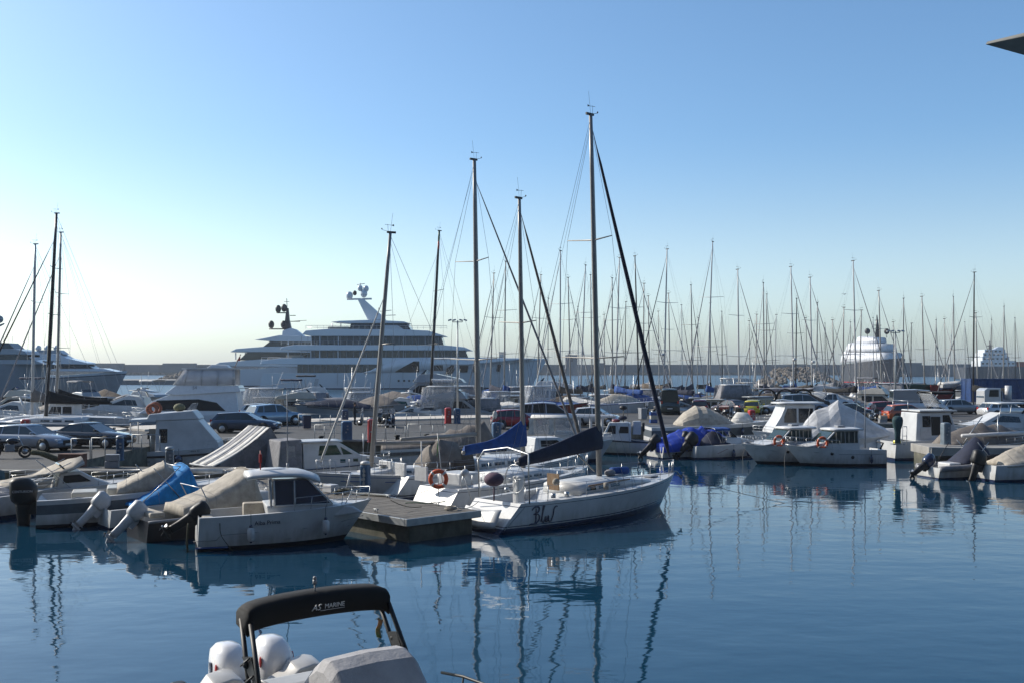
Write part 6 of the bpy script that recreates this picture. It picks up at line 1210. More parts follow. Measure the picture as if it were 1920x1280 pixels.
# grey yachts at the left
d = 205.0; x0 = XX(-20, d); T = thing('superyacht', 'large grey motor yacht cut by the left edge', 'yacht', (x0, d, 0), 0)
h = Hull(26, 7.5, 5.6, 7.3, stern=.9, rake=2.5, fin=1.3, flare=.45); ho = h.build(T, [(1, .92, 0), (.92, .05, 0), (.05, 0, 1), (0, -.3, 1)], [SILVERH, BLACKH, BLACKH, GREYH], n=20, deckm=3, gun=.3); ho.location.x = -.6
lev('cabin_windows', [(-150, 675), (-150, 664), (60, 664), (75, 675)], 2.9, 2.8, DG); lev('superstructure_roof', [(-150, 665), (-150, 653), (40, 654), (58, 658), (66, 665)], 3.1, 2.9, GREYH, .15); lev('deck_house', [(-150, 683), (-150, 674), (75, 674), (100, 683)], 3.2, 3.0, GREYH, .15); lev('flybridge', [(-150, 654), (-150, 641), (25, 643), (37, 654)], 2.3, 2.1, mat('dark_yacht_screen', (.04, .06, .07), .2), .1)
MB().tube([(XX(-60, d) - x0, 0, ZZ(641, d)), (XX(-10, d) - x0, 0, ZZ(615, d)), (XX(8, d) - x0, 0, ZZ(607, d))], [.5, .3, .15], 6).build('radar_arch', GREYH, T); MB().ball((XX(1, d) - x0, -.5, ZZ(599, d)), .75, 12, 8).build('satellite_dome', GREYH, T)
mb = MB(); [mb.tube([(XX(p, d) - x0, -1.5, ZZ(642, d)), (XX(p, d) - x0, -1.5, ZZ(631, d))], .04, 4) for p in (2, 14, 22, 30)]; mb.build('aerial', CHROME, T)
d = 222.0; x0 = XX(130, d); T = thing('superyacht', 'slim grey motor yacht with a raked bow, right of the larger grey yacht', 'yacht', (x0, d, 0), 0)
h = Hull(24, 6, 3.8, 5.3, stern=.9, rake=2.6, fin=1.3, flare=.45); ho = h.build(T, [(1, .90, 0), (.90, .86, 1), (.86, .05, 2), (.05, 0, 1), (0, -.3, 1)], [YW, NAVYH, GREYH, YW], n=20, deckm=3, gun=.3); ho.location.x = XX(239, d) - x0 - 12
lev('cabin_windows', [(60, 690), (70, 680), (160, 679), (183, 690)], 2.2, 1.9, DG, .1); lev('superstructure_roof', [(60, 681), (80, 664), (118, 663), (132, 671), (155, 676), (172, 680), (172, 683)], 2.3, 1.9, YW, .1); lev('foredeck', [(100, 695), (110, 688), (200, 690), (226, 696)], 2.3, 1.9, YW, .1)
MB().prism(yprof([(70, 664), (74, 656), (115, 656), (125, 664)], d, x0), 1.6, 1.3).build('flybridge', GREYH, T, bevel=.1); MB().tube([(XX(85, d) - x0, 0, ZZ(657, d)), (XX(90, d) - x0, 0, ZZ(646, d)), (XX(95, d) - x0, 0, ZZ(657, d))], .12, 6).build('radar_arch', GREYPL, T)
for px in (73, 90, 107): MB().ball((XX(px, d) - x0, -.3, ZZ(652.5, d)), .62, 12, 8).build('satellite_dome', YW, T)
# ship with wrapped superstructure, bow on
d = 430.0; x0 = XX(1636, d); T = thing('wrapped_ship', 'dark-hulled ship with its upper works wrapped in white, bow towards the viewer', 'ship', (XX(1645, d), d, 0), R(-78))
h = Hull(36, 15.5, 7.5, 9.8, stern=.85, rake=3.5, p=3.0, flare=.35); h.build(T, [(1, .05, 0), (.05, 0, 1), (0, -.2, 1)], [mat('slate_hull_paint', (.05, .055, .07), .4), REDP, REDP, YW], n=20, gun=.4)
WR = mat('white_wrap', (.60, .62, .66), .5, var=.14, scale=.35, bump=.8); rnd = random.Random(2)
def wrap(xa, xb, w_, z0, z1, n_=8):
    rr = []
    for i in range(n_ + 1):
        u = i / n_; x = xa + (xb - xa) * u; k = (1 - .45 * max(0, u - .6) * 2.2); rr.append([(x + rnd.uniform(-.3, .3), w_ * k * math.cos(q) * (1 + rnd.uniform(-.03, .03)), z0 + (z1 - z0) * min(1, math.sin(q) * 1.5) * (1 - .25 * u)) for q in [math.pi * j / 10 for j in range(11)]])
    MB().loft(rr).build('wrapped_superstructure', WR, T)
wrap(-16, 12, 7.5, 8.2, 13.2); wrap(-14, 8, 6.2, 12.4, 16.4); wrap(-10, 3, 3.8, 15.8, 18.8)
MB().tube([(0, 0, 18), (0, 0, 23), (-.3, 0, 27.2)], [1.0, .6, .15], 8).tube([(0, -1.8, 23), (0, 1.8, 23)], .12, 5).tube([(0, -1.2, 25), (0, 1.2, 25)], .12, 5).build('mast', CARBON, T)
for y in (-4.4, 4.2): MB().tube([(0, y, 18), (0, y, 20)], .12, 5).ball((0, y, 20.6), (1.1, 1.1, 1.2), 12, 8).build('satellite_dome', BLACK, T)
MB().tube([(17.5, 0, 9.4), (18, 0, 10.6)], .3, 6).build('anchor_fairing', GALV, T)
# white ship at far right
d = 600.0; x0 = XX(1850, d); T = thing('supply_ship', 'distant ship with a blocky white superstructure and a low dark hull at the far right', 'ship', (x0, d, 0), 0)
MB().prism([(XX(a, d) - x0, z) for a, z in ((1797, 6.4), (1800, -1), (1945, -1), (1948, 6.8))], 7, 7).build('hull', mat('slate_hull_paint', (.05, .055, .07), .4), T); 
for i, (a, b, y0_, y1_) in enumerate(((1830, 1896, 686, 676), (1834, 1884, 676.5, 668), (1836, 1880, 668.5, 661), (1840, 1878, 661.5, 655))): MB().prism([(XX(a, d) - x0, ZZ(y0_, d)), (XX(a, d) - x0, ZZ(y1_, d)), (XX(b, d) - x0, ZZ(y1_, d)), (XX(b, d) - x0, ZZ(y0_, d))], 6 - i * .5).build('superstructure_deck', YW, T); [MB().box((XX(a, d) - x0 + 1.2 + k * 2.4, -6.05 + i * .5, (ZZ(y0_, d) + ZZ(y1_, d)) / 2), (1.1, .15, .8)).build('window', DG, T) for k in range(int((b - a) * .3 / 2.4))]
MB().prism([(XX(1862, d) - x0, ZZ(655, d)), (XX(1870, d) - x0, ZZ(650, d)), (XX(1880, d) - x0, ZZ(651, d)), (XX(1880, d) - x0, ZZ(655, d))], 2).build('funnel_screen', YW, T)
MB().tube([(XX(1856, d) - x0, 0, ZZ(656, d)), (XX(1856, d) - x0, 0, ZZ(639, d))], [.9, .3], 8).tube([(XX(1851, d) - x0, 0, ZZ(648, d)), (XX(1861, d) - x0, 0, ZZ(648, d))], .25, 5).build('mast', CARBON, T)
MB().box((XX(1912, d) - x0, -3, 7), (12, 4, 5)).build('deck_cargo', mat('rust_red_cargo', (.25, .08, .05), .8), T)

# ---------------------------------------------------------------- far sailing boats (mast top px, py, foot px, distance, bow side, colour, jib colour, label)
FAR = [
 (926, 513, 918, 128, -1, 'a', GREYC, 'with a thin mast just right of the second tallest mast'),
 (948, 490, 945, 122, -1, 'a', GREYC, 'whose mast crosses the pale breakwater hut'),
 (1014, 516, 1006, 132, -1, 'a', GREYC, 'with a leaning mast right of the blue-covered boat mast'),
 (1051, 470, 1050, 116, -1, 'w', WHITEC, 'with a tall pale mast just left of the breakwater tower'),
 (1065, 521, 1071, 136, 1, 'a', GREYC, 'whose mast stands in front of the breakwater tower'),
 (1098, 497, 1087, 124, -1, 'w', GREYC, 'with a leaning pale mast left of the navy-boomed yacht mast'),
 (1107, 516, 1111, 138, 1, 'a', GREYC, 'with the mast nearest the tallest mast on its left side'),
 (1148, 521, 1149, 134, -1, 'a', WHITEC, 'with a short mast just right of the tallest mast'),
 (1161, 484, 1153, 120, -1, 'w', GREYC, 'with a pale leaning mast left of the big navy furled sail'),
 (1191, 480, 1199, 118, 1, 'k', GREYC, 'with a dark brown mast beside the big navy furled sail'),
 (1207, 532, 1206, 140, -1, 'a', GREYC, 'with a short mast just right of the dark brown mast'),
 (1216, 555, 1218, 150, 1, 'a', GREYC, 'with the shortest mast behind the green van'),
 (1250, 468, 1244, 117, -1, 'w', NAVYC, 'with a tall white mast and radar above the green van'),
 (1254, 550, 1257, 146, 1, 'a', GREYC, 'with a short mast just right of the radar mast'),
 (1295, 535, 1299, 136, 1, 'a', GREYC, 'with a mast above the burgundy hatchback'),
 (1337, 453, 1324, 121, -1, 'w', GREYC, 'with the tallest leaning white mast of the far rows'),
 (1331, 569, 1332, 150, 1, 'a', GREYC, 'with a short mast hidden against the tallest leaning white mast'),
 (1384, 505, 1386, 124, 1, 'w', GREYC, 'with a straight mast above the black and red car'),
 (1418, 590, 1416, 152, -1, 'a', GREYC, 'with a very short mast left of the yellow car pair of masts'),
 (1432, 530, 1434, 128, -1, 'a', WHITEC, 'left one of two close masts above the yellow car'),
 (1437, 552, 1436, 142, 1, 'a', GREYC, 'right one of two close masts above the yellow car'),
 (1484, 500, 1489, 122, 1, 'w', GREYC, 'with a tall mast left of the boulder heap'),
 (1493, 560, 1491, 142, 1, 'k', NAVYC, 'with a dark furled sail over the boulder heap'),
 (1520, 520, 1523, 128, 1, 'w', GREYC, 'with a mast over the middle of the boulder heap'),
 (1532, 568, 1530, 144, 1, 'a', GREYC, 'with a short thick mast over the right of the boulder heap'),
 (1562, 600, 1565, 150, 1, 'a', GREYC, 'with a stub of a mast between boulder heap and wrapped ship'),
 (1581, 577, 1580, 140, -1, 'a', GREYC, 'with a mast just left of the wrapped ship'),
 (1601, 489, 1606, 119, 1, 'w', GREYC, 'with a tall mast at the left side of the wrapped ship'),
 (1614, 582, 1611, 144, -1, 'a', GREYC, 'with a short mast across the wrapped ship'),
 (1649, 545, 1654, 132, 1, 'a', GREYC, 'with a mast before the right half of the wrapped ship'),
 (1693, 560, 1693, 136, 1, 'a', GREYC, 'with a mast just right of the four-lamp floodlight'),
 (1730, 556, 1735, 136, 1, 'a', GREYC, 'with a mast above the white delivery van'),
 (1754, 600, 1753, 150, 1, 'a', GREYC, 'with a short mast above the red container'),
 (1789, 556, 1791, 136, -1, 'a', WHITEC, 'with a mast left of the blue container'),
 (1825, 511, 1825, 126, -1, 'k', GREYC, 'with a dark mast above the blue container'),
 (1831, 587, 1834, 148, 1, 'a', GREYC, 'with a short mast just right of the dark one above the container'),
 (1881, 575, 1881, 142, 1, 'a', GREYC, 'with the rightmost mast of all'),
]
covs = [NAVYC, BLUEC, BLACKC, BROWNC, GREYC, NAVYC, BLACKC]; rnd = random.Random(21)
for i, (px, py, bx, d, side, mc, jc, lab) in enumerate(FAR):
    Z = ZZ(py, d); xb = XX(bx, d); lean = XX(px, d) - xb; ang = rnd.uniform(50, 62); th = R(-ang if (i % 2) else ang) if side > 0 else R(180 + ang if i % 2 else 180 - ang)
    mm = {'a': ALU, 'w': ALUW, 'k': CARBON}[mc]; L = max(8.0, min(14, Z / 1.38)); mxl = .07
    rake = .30; lx = lean + rake * math.cos(th)  # what the fore-aft rake does not give
    c, s_ = math.cos(th), math.sin(th); loc = (xb - c * L * mxl, d - s_ * L * mxl, 0)
    T, h, mp_ = sailboat('distant sailing boat ' + lab, loc, th, L=L, fs=1.0, fb=1.3, Z=Z, mastx=mxl, rake=rake - 0, lean=0, detail=0, hull=[WHITE, WHITE, GREYH, CREAM, WHITE, NAVYH][i % 6], mastm=mm, cover=covs[i % 7], jib=jc, jib_r=.052,
        spreaders=1 if Z < 15 else 2, radar=(i in (12, 21, 23)), group='sailing boats moored beyond the quay', mr=.082, wr=.006, boomz=3.2, coverh=.70, cpow=6)
    # sideways lean that the rake leaves over
    T.rotation_euler.y = 0
    dx = lean - (-rake * c); T.rotation_mode = 'XYZ'
    ax = dx / max(1, Z)   # small roll seen from here as lean to the side
    rollv = Vector((0, 1, 0)); M = Matrix.Rotation(ax, 4, rollv) @ Matrix.Rotation(th, 4, 'Z'); T.rotation_euler = M.to_euler()
# left group and the black mast in the middle
LG = [(66, 458, 60, 92, 'w', GREYC, WHITE, 'white sailing boat with a short pale mast in front of the large grey yacht', 12.5, 184),
      (105, 400, 86, 88, 'k', BLACKC, GREYH, 'grey sailing boat at the left with the tall black mast', 14.5, 186),
      (114, 436, 106, 96, 'a', GREYC, WHITE, 'white sailing boat at the left with a pale mast right of the black one', 13, 180),
      (823, 432, 806, 108, 'k', WIRE, WHITE, 'white sailing boat with a black mast tipped red, white and green', 13.5, 205)]
for i, (px, py, bx, d, mc, jc, hc_, lab, L, ang) in enumerate(LG):
    Z = ZZ(py, d); xb = XX(bx, d); th = R(ang); c, s_ = math.cos(th), math.sin(th); rake = abs(XX(px, d) - xb) / abs(c); mm = {'a': ALU, 'w': ALUW, 'k': CARBON}[mc]
    T, h, mp_ = sailboat(lab, (xb - c * L * .06, d - s_ * L * .06, 0), th, L=L, fs=1.25, fb=1.6, Z=Z, mastx=.06, rake=rake, detail=1 if i < 3 else 0, hull=hc_, mastm=mm, cover=[TAUPE, BLACKC, BLACKC, None][i], jib=jc if i != 3 else None, jib_r=.06, spreaders=3 if i == 1 else 2, jibz=.87, group=None, mr=.10 if mc != 'k' else .125, boomz=3.0, booma=-1,
        topcol=(REDP, mat('green_mast_paint', (.02, .10, .05), .5)) if i == 3 else None, wr=.012)

# ---------------------------------------------------------------- motor boats beyond the quay
def cruiser(label, px, d, ang, L=9, kind=0, hull=WHITE, glass=GLASS, group='motor boats moored beyond the quay', cabm=WHITE, canvas=None, fly_m=None, band=None):
    loc = (XX(px, d), d, 0); S = L / 9
    if kind == 0:   # express cruiser
        T, h = motorboat(label, loc, R(ang), L=L, B=L * .32, fs=1.25 * S, fb=1.7 * S, group=group, hull=hull, band=band, cabm=cabm, glass=glass, rails=(.5, .98, .45, 5), cabin=[(x * S, z * S) for x, z in ((-2.2, 1.2), (-1.9, 2.55), (-.6, 2.75), (1.6, 1.95), (3.0, 1.6))], cw=(1.2 * S, .85 * S), wins=[[(x * S, z * S) for x, z in ((-1.4, 1.9), (-1.2, 2.35), (-.3, 2.4), (.9, 1.95))]], screen=[((1.45 * S, 2.02 * S), (-.35 * S, 2.72 * S))], rake=1.5 * S)
        MB().loft([[(x * S, 1.15 * S * k, z * S), (x * S, 1.15 * S * k, (z + .08) * S), (x * S, -1.15 * S * k, (z + .08) * S), (x * S, -1.15 * S * k, z * S)] for x, z, k in ((-2.6, 2.95, .9), (-1.6, 3.15, 1), (-.7, 3.1, .9))]).build('radar_arch', cabm, T)
        for sg in (1, -1): MB().tube([(-1.5 * S, sg * 1.1 * S, 3.1 * S), (-2.2 * S, sg * 1.2 * S, 1.6 * S)], .10, 6).build('arch_leg', cabm, T)
        MB().cyl((-1.6 * S, 0, 3.2 * S), .25, .2, 12).build('radar_dome', WHPL, T)
    elif kind == 1:  # flybridge
        T, h = motorboat(label, loc, R(ang), L=L, B=L * .32, fs=1.3 * S, fb=1.8 * S, group=group, hull=hull, band=band, cabm=cabm, glass=glass, rails=(.5, .98, .45, 5), cabin=[(x * S, z * S) for x, z in ((-2.4, 1.2), (-2.3, 3.0), (.6, 3.05), (2.0, 2.0), (3.1, 1.7))], cw=(1.25 * S, 1.1 * S), wins=[[(x * S, z * S) for x, z in ((-1.9, 2.1), (-1.9, 2.8), (-.7, 2.8), (-.7, 2.1))], [(x * S, z * S) for x, z in ((-.5, 2.1), (-.5, 2.8), (.5, 2.8), (1.4, 2.1))]],
            screen=[((1.85 * S, 2.15 * S), (.75 * S, 2.95 * S))], fly=([(x * S, z * S) for x, z in ((-3.2, 3.0), (-2.9, 3.3), (-.8, 3.75), (.5, 3.7), (1.0, 3.02))], 1.25 * S, 1.1 * S), flym=fly_m, rake=1.4 * S)
        MB().prism([(x * S, z * S) for x, z in ((.1, 3.7), (-.1, 4.05), (.0, 4.05), (.4, 3.7))], .95 * S, .85 * S).build('flybridge_windshield', GLASS, T)
        if canvas: bimini(T, -2.6 * S, -.5 * S, 1.1 * S, 3.4 * S, 5.0 * S, canvas, 3)
    elif kind == 2:  # hardtop sport fisher with clear curtains
        T, h = motorboat(label, loc, R(ang), L=L, B=L * .34, fs=1.2 * S, fb=1.7 * S, group=group, hull=hull, band=band, cabm=cabm, glass=glass, rails=(.55, .98, .45, 4), cabin=[(x * S, z * S) for x, z in ((-.6, 1.2), (-.5, 2.2), (1.4, 2.1), (3.0, 1.7))], cw=(1.15 * S, .8 * S), wins=[[(x * S, z * S) for x, z in ((.0, 1.75), (.1, 2.05), (1.1, 2.0), (1.6, 1.75))]], hardtop=(-2.0 * S, .9 * S, 4.0 * S, 1.15 * S, 2.0 * S), canvas=canvas or CLEAR)
        MB().tube([(-1.5 * S, .9 * S, 4.0 * S), (-1.5 * S, .9 * S, 5.2 * S)], .02, 5).tube([(-1.2 * S, -.9 * S, 4.0 * S), (-1.9 * S, -.9 * S, 5.6 * S)], .02, 5).build('rod_rack', WHPL, T)
    else:  # small pilothouse
        T, h = motorboat(label, loc, R(ang), L=L, B=L * .34, fs=1.0 * S, fb=1.5 * S, group=group, hull=hull, band=band, cabm=cabm, glass=glass, rails=(.5, .98, .4, 4), cabin=[(x * S, z * S) for x, z in ((-1.5, 1.0), (-1.5, 2.9), (.9, 2.95), (1.3, 2.0), (2.8, 1.6))], cw=(1.1 * S, 1.0 * S), wins=[[(x * S, z * S) for x, z in ((-1.3, 1.9), (-1.3, 2.7), (-.4, 2.7), (-.4, 1.9))], [(x * S, z * S) for x, z in ((-.25, 1.9), (-.25, 2.7), (.7, 2.7), (1.1, 1.9))]], roof=(-2.2 * S, 1.2 * S, 3.08 * S, 1.2 * S, .12, .03), screen=[((1.28 * S, 2.1 * S), (.95 * S, 2.85 * S))])
    return T, h
# the big flybridge yacht
FW = mat('bright_white_gelcoat', (.70, .72, .74), .28, var=.05, coat=.3); FV = mat('white_vinyl_curtain', (.66, .67, .70), .2, var=.12, scale=.7, alpha=.62)
T, h = motorboat('big white flybridge yacht with clear curtains under its hardtop and a black arched window', (XX(372, 96), 97, 0), R(186), hull=FW, cabm=FW, L=12.6, B=4.0, fs=1.5, fb=1.9, rails=(.6, .98, .4, 5), rake=1.6,
    cabin=[(-3.6, 1.5), (-3.3, 3.8), (1.5, 3.85), (4.1, 2.85), (4.6, 2.2), (5.2, 1.8)], cw=(1.75, 1.5), wins=[[(-2.4, 2.0), (-1.6, 2.75), (0, 3.05), (3.6, 2.95), (3.9, 2.55), (3.3, 2.05)]], screen=[((4.2, 2.3), (3.6, 2.95))], glass=BLACK, fly=([(-3.7, 3.7), (-3.5, 4.25), (1.9, 4.35), (2.9, 3.55), (2.0, 3.4)], 1.7, 1.55))
hx = MB(); hx.loft([[(x, 1.65 * k, 5.72), (x, 1.65 * k, 5.84), (x, -1.65 * k, 5.84), (x, -1.65 * k, 5.72)] for x, k in ((-5.2, .8), (-4.5, 1), (1.0, 1), (1.5, .85))], smooth=False); hx.build('hardtop', WHITE, T)
for sg in (1, -1):
    MB().sheet([[(-3.2 + 4.4 * u + .04 * math.sin(u * 40), sg * 1.58, 5.72), (-3.2 + 5.4 * u, sg * 1.60, 4.3)] for u in [i / 12 for i in range(13)]]).build('side_curtain', FV, T, solid=.01)
    for x in (-3.1, -1.7, -.3, .9): MB().tube([(x, sg * 1.62, 5.74), (x + .35 * (x > 0), sg * 1.64, 4.25)], .03, 5).build('hardtop_post', CHROME, T)
MB().sheet([[(1.25, y, 5.72), (2.25, y * 1.02, 4.32)] for y in [-1.58 + .4 * k for k in range(9)]]).build('front_curtain', FV, T, solid=.01)
MB().prism([(-2.6, 5.85), (-2.3, 6.1), (-1.0, 6.15), (-.6, 5.85)], .9, .7).build('roof_locker', WHITE, T, bevel=.05); MB().sheet([[(-3.4 - .05 * v, 0, 6.5 + .55 * u) for v in (0, 1)] + [(-3.1 - .3 * u, .0, 6.45 + .5 * u)] for u in (0, .5, 1)]).build('flag', mat('red_cloth', (.30, .05, .06), .8), T, solid=.01); MB().tube([(-2.9, 0, 5.8), (-3.5, 0, 7.1)], .03, 5).build('flagstaff', TEAK, T)
MB().tube([(-3.6, 1.7, 4.0), (-9.0, 3.5, 4.6)], .03, 5).build('outrigger', WHPL, T)
text_mesh('54', .42, 'hull_number', GREYPL, T, basis((.5, -1.72, 3.95), (1, 0, 0), (0, 0, 1))); text_mesh('54', .42, 'hull_number', GREYPL, T, basis((.3, 1.70, 3.95), (-1, 0, 0), (0, 0, 1)))
cruiser('white sports cruiser with green windows right of the left masts', 232, 104, 184, 10.5, 0, glass=GLASS)
T, h = motorboat('long low pale grey motor yacht behind the dark sedan', (XX(198, 90), 91, 0), R(186), L=10.8, B=3, fs=1.55, fb=1.9, hull=GREYH, rails=None, rake=.6)
T, h = motorboat('low white motor yacht with a navy wheelhouse behind the left masts', (XX(120, 106), 107, 0), R(4), L=10.5, B=3, fs=1.6, fb=2.0, rails=(.5, .98, .4, 5), cabin=[(-2, 1.6), (-1.6, 2.9), (.6, 2.9), (1.6, 2.1), (3.6, 2.0)], cw=(1.1, .8), wins=[[(-1.4, 2.2), (-1.3, 2.7), (.4, 2.7), (1.0, 2.25)]])
cruiser('small white cruiser at the left edge beyond the quay', 20, 100, 176, 9, 0)
cruiser('white sports boat with a bow rail above the silver estate car', 118, 96, 180, 8, 3, cabm=WHITE)
cruiser('cream trawler yacht with round-cornered windows behind the silver-blue car', 500, 108, 176, 8.5, 3, cabm=CREAM)
cruiser('cream flybridge boat with a black bimini right of the cream trawler yacht', 575, 104, 12, 8.5, 1, cabm=CREAM, canvas=NAVYC)
cruiser('white flybridge boat with a short black awning behind the cream one', 600, 120, 10, 9.0, 1, canvas=BLACKC)
cruiser('white pilothouse boat left of the standing person', 632, 110, 170, 8.0, 3)
cruiser('white boat with a rod rack behind the standing person', 680, 112, 14, 8.5, 2, canvas=CLEAR)
cruiser('pale express cruiser behind the scooters', 738, 108, 186, 9.5, 0, glass=mat('green_tinted_glass', (.01, .05, .035), .06))
cruiser('grey and white flybridge yacht with dark curtains behind the scooters', 800, 122, 178, 12.5, 1, glass=GLASS, cabm=GREYH, canvas=WHITEC)
cruiser('sport fishing boat with rippling clear curtains beside the red pedestal', 822, 103, 170, 9.2, 2, canvas=CLEAR)
cruiser('white hardtop fishing boat right of the clear-curtained one', 868, 110, 172, 9.0, 2, canvas=GREYC)
cruiser('white cruiser behind the brown-covered boat peak', 905, 105, 4, 9.0, 0)
cruiser('white motorboat in front of the breakwater hut', 950, 118, 184, 9.5, 3)
cruiser('white motor yacht with a row of small windows left of the breakwater tower', 1020, 124, 176, 10.5, 1)
T, h = motorboat('dark red low boat behind the white people carrier', (XX(1045, 108), 109, 0), R(2), L=6.4, B=2.4, fs=1.9, fb=2.3, hull=DKRED, rails=None, rim=(BLACK, .06))
T, h = motorboat('long white boat side behind the white hatchback', (XX(1172, 108), 109, 0), R(2), L=7.4, B=2.4, fs=2.1, fb=2.5, hull=WHITE, rails=(.4, .98, .4, 6), rim=(BLUEP, .04))
cruiser('navy-covered boat right of the green van', 1290, 125, 170, 8.0, 0, cabm=NAVYC, hull=WHITE)
cruiser('white boat with a pale tubular frame in front of the blue water', 1383, 150, 10, 10, 2)
k = 0
for px, d, a, L_, kd, cb, lab in ((1120, 128, 176, 9, 0, WHITE, 'white cruiser behind the white hatchback, left of the long white hull'), (1205, 132, 4, 9, 3, CREAM, 'cream cabin boat left of the green van'), (1345, 126, 182, 9, 0, WHITE, 'white cruiser right of the burgundy hatchback'), (1395, 124, 2, 8.5, 1, GREYH, 'grey flybridge boat behind the yellow car'), (1440, 130, 178, 8, 3, GREYC, 'grey cabin boat behind the left-facing white hatchback'), (1480, 127, 6, 9, 0, BROWNC, 'brown-topped cruiser behind the silver people carrier'),
                          (1530, 130, 174, 9, 1, WHITE, 'white flybridge boat behind the white pickup'), (1590, 128, 4, 8.5, 3, GREYC, 'grey cabin boat behind the black sedan by the rail'), (1635, 134, 178, 9, 0, WHITE, 'white cruiser below the wrapped ship'), (1672, 128, 4, 9, 0, CREAM, 'cream cruiser left of the floodlight mast foot'), (1705, 145, 176, 9, 0, NAVYC, 'navy-topped cruiser behind the green container'), (1860, 160, 4, 9, 1, WHITE, 'white flybridge boat behind the blue container')):
    cruiser(lab, px, d, a, L_, kd, cabm=cb)
T, h = motorboat('white upturned-looking hull stored on the red container', (XX(1783, 131), 131, ZZ(727, 131)), R(4), L=2.8, B=1.6, fs=.5, fb=.7, rails=None)
drape(T, h, .0, .96, lambda u: .3, WHITEC, 'boat_cover', n=8, wr=.01)
# arched covers (black hoops) on the quay behind the silver van
T = thing('hooped_cover', 'row of black hoops holding a grey cover behind the left-facing white hatchback', 'cover', (XX(1476, 118), 118, QZ), 0)
for k in range(3): MB().tube([(-2.2 + 2.0 * k + 1.0 * math.cos(a), 0, .9 + 1.3 * math.sin(a) ** .8) for a in [math.pi * j / 10 for j in range(11)]], .10, 6).build('hoop', BLACKC, T)
MB().sheet([[(x, y, 2.2 - .05 * math.cos(x * 3) + y * .1) for y in (0, .6, 1.2)] for x in [-3.2 + .4 * i for i in range(17)]]).build('cover_sheet', GREYC, T, solid=.02)
# gulls
for i, (px, py, d) in enumerate(((1583, 552, 170), (1640, 679, 300))):
    t = thing('gull', ('small dark gull flying left of the tall mast by the wrapped ship', 'gull flying low in front of the wrapped ship hull')[i], 'gull', (XX(px, d), d, ZZ(py, d)), R(30), 'flying gulls')
    MB().ball((0, 0, 0), (.20, .07, .06), 8, 6).ball((.2, 0, .03), (.07, .045, .045), 8, 6).build('body', GREYPL, t)
    for sg in (1, -1): MB().sheet([[(.06, sg * .05, .02), (-.08, sg * .05, .02)], [(.09, sg * .3, .12), (-.06, sg * .3, .12)], [(.02, sg * .6, .06), (-.05, sg * .6, .06)]]).build('wing', GREYPL, t, solid=.01)
# ---------------------------------------------------------------- the crowd of boats beyond the quay
LM = [(20, 'the silver estate car'), (172, 'the dark sedan'), (300, 'the flybridge yacht bow'), (402, 'the big flybridge yacht'), (492, 'the silver-blue car'), (575, 'the cream flybridge boat'), (665, 'the standing person'), (720, 'the scooters'), (840, 'the far red pedestal'),
      (905, 'the taupe cover peak'), (968, 'the red hatchback'), (1035, 'the white people carrier'), (1118, 'the white posts'), (1185, 'the small fishing boat'), (1254, 'the green van'), (1312, 'the burgundy hatchback'), (1372, 'the black and red car'), (1413, 'the yellow hatchback'), (1506, 'the silver people carrier'),
      (1556, 'the white pickup'), (1602, 'the black sedan by the rail'), (1664, 'the dark red hatchback'), (1722, 'the white van'), (1766, 'the red container'), (1850, 'the blue container')]
used = set()
def near_label(kind, px, d):
    k = min(range(len(LM)), key=lambda i: abs(LM[i][0] - px)); dx = px - LM[k][0]
    rel = 'directly behind' if abs(dx) < 9 else ('just right of' if dx < 26 else 'further right of') if dx > 0 else ('just left of' if dx > -26 else 'further left of')
    row = 'near row,' if d < 118 else 'middle row,' if d < 136 else 'back row,'
    for extra in ('', ' low', ' high-sided', ' slim', ' broad', ' worn'):
        s = (kind[0] if not extra else extra.strip() + ' ' + kind[0]) + ', ' + row + ' ' + rel + ' ' + LM[k][1]
        if s not in used: used.add(s); return s
    return s
rnd = random.Random(33)
CV = [(NAVYC, 'navy'), (GREYC, 'grey'), (WHITEC, 'white'), (TAUPE, 'taupe'), (BLUEC, 'blue'), (BEIGE, 'beige'), (BROWNC, 'brown'), (BLACKC, 'black')]
def covered(px, d, L, ang):
    m, nm = rnd.choice(CV); fs = rnd.uniform(1.3, 2.0)
    T, h = motorboat(near_label(('boat under a ' + nm + ' cover',), px, d), (XX(px, d), d, 0), R(ang), L=L, B=L * .33, fs=fs, fb=fs + .5, group='boats moored beyond the quay', rails=(.6, .98, .4, 4) if rnd.random() < .6 else None, hull=rnd.choice([WHITE, WHITE, CREAM, GREYH, NAVYH]), rim=(rnd.choice([NAVYH, GREYPL, BLACKH]), .04), n=10, cockpit=None)
    pk = rnd.uniform(.5, 1.3); sh = rnd.uniform(.4, 1.6)
    drape(T, h, .04, .86, lambda u: .25 + pk * math.sin(math.pi * min(1, u ** sh * .95 + .04)), m, 'boat_cover', n=9, k=5, wr=.03, power=.3, drop=.2)
    if rnd.random() < .5: MB().tube([(-L * .2, 0, fs), (-L * .22, 0, fs + rnd.uniform(2.2, 4.2))], .03, 5).build('aerial', CHROME, T)
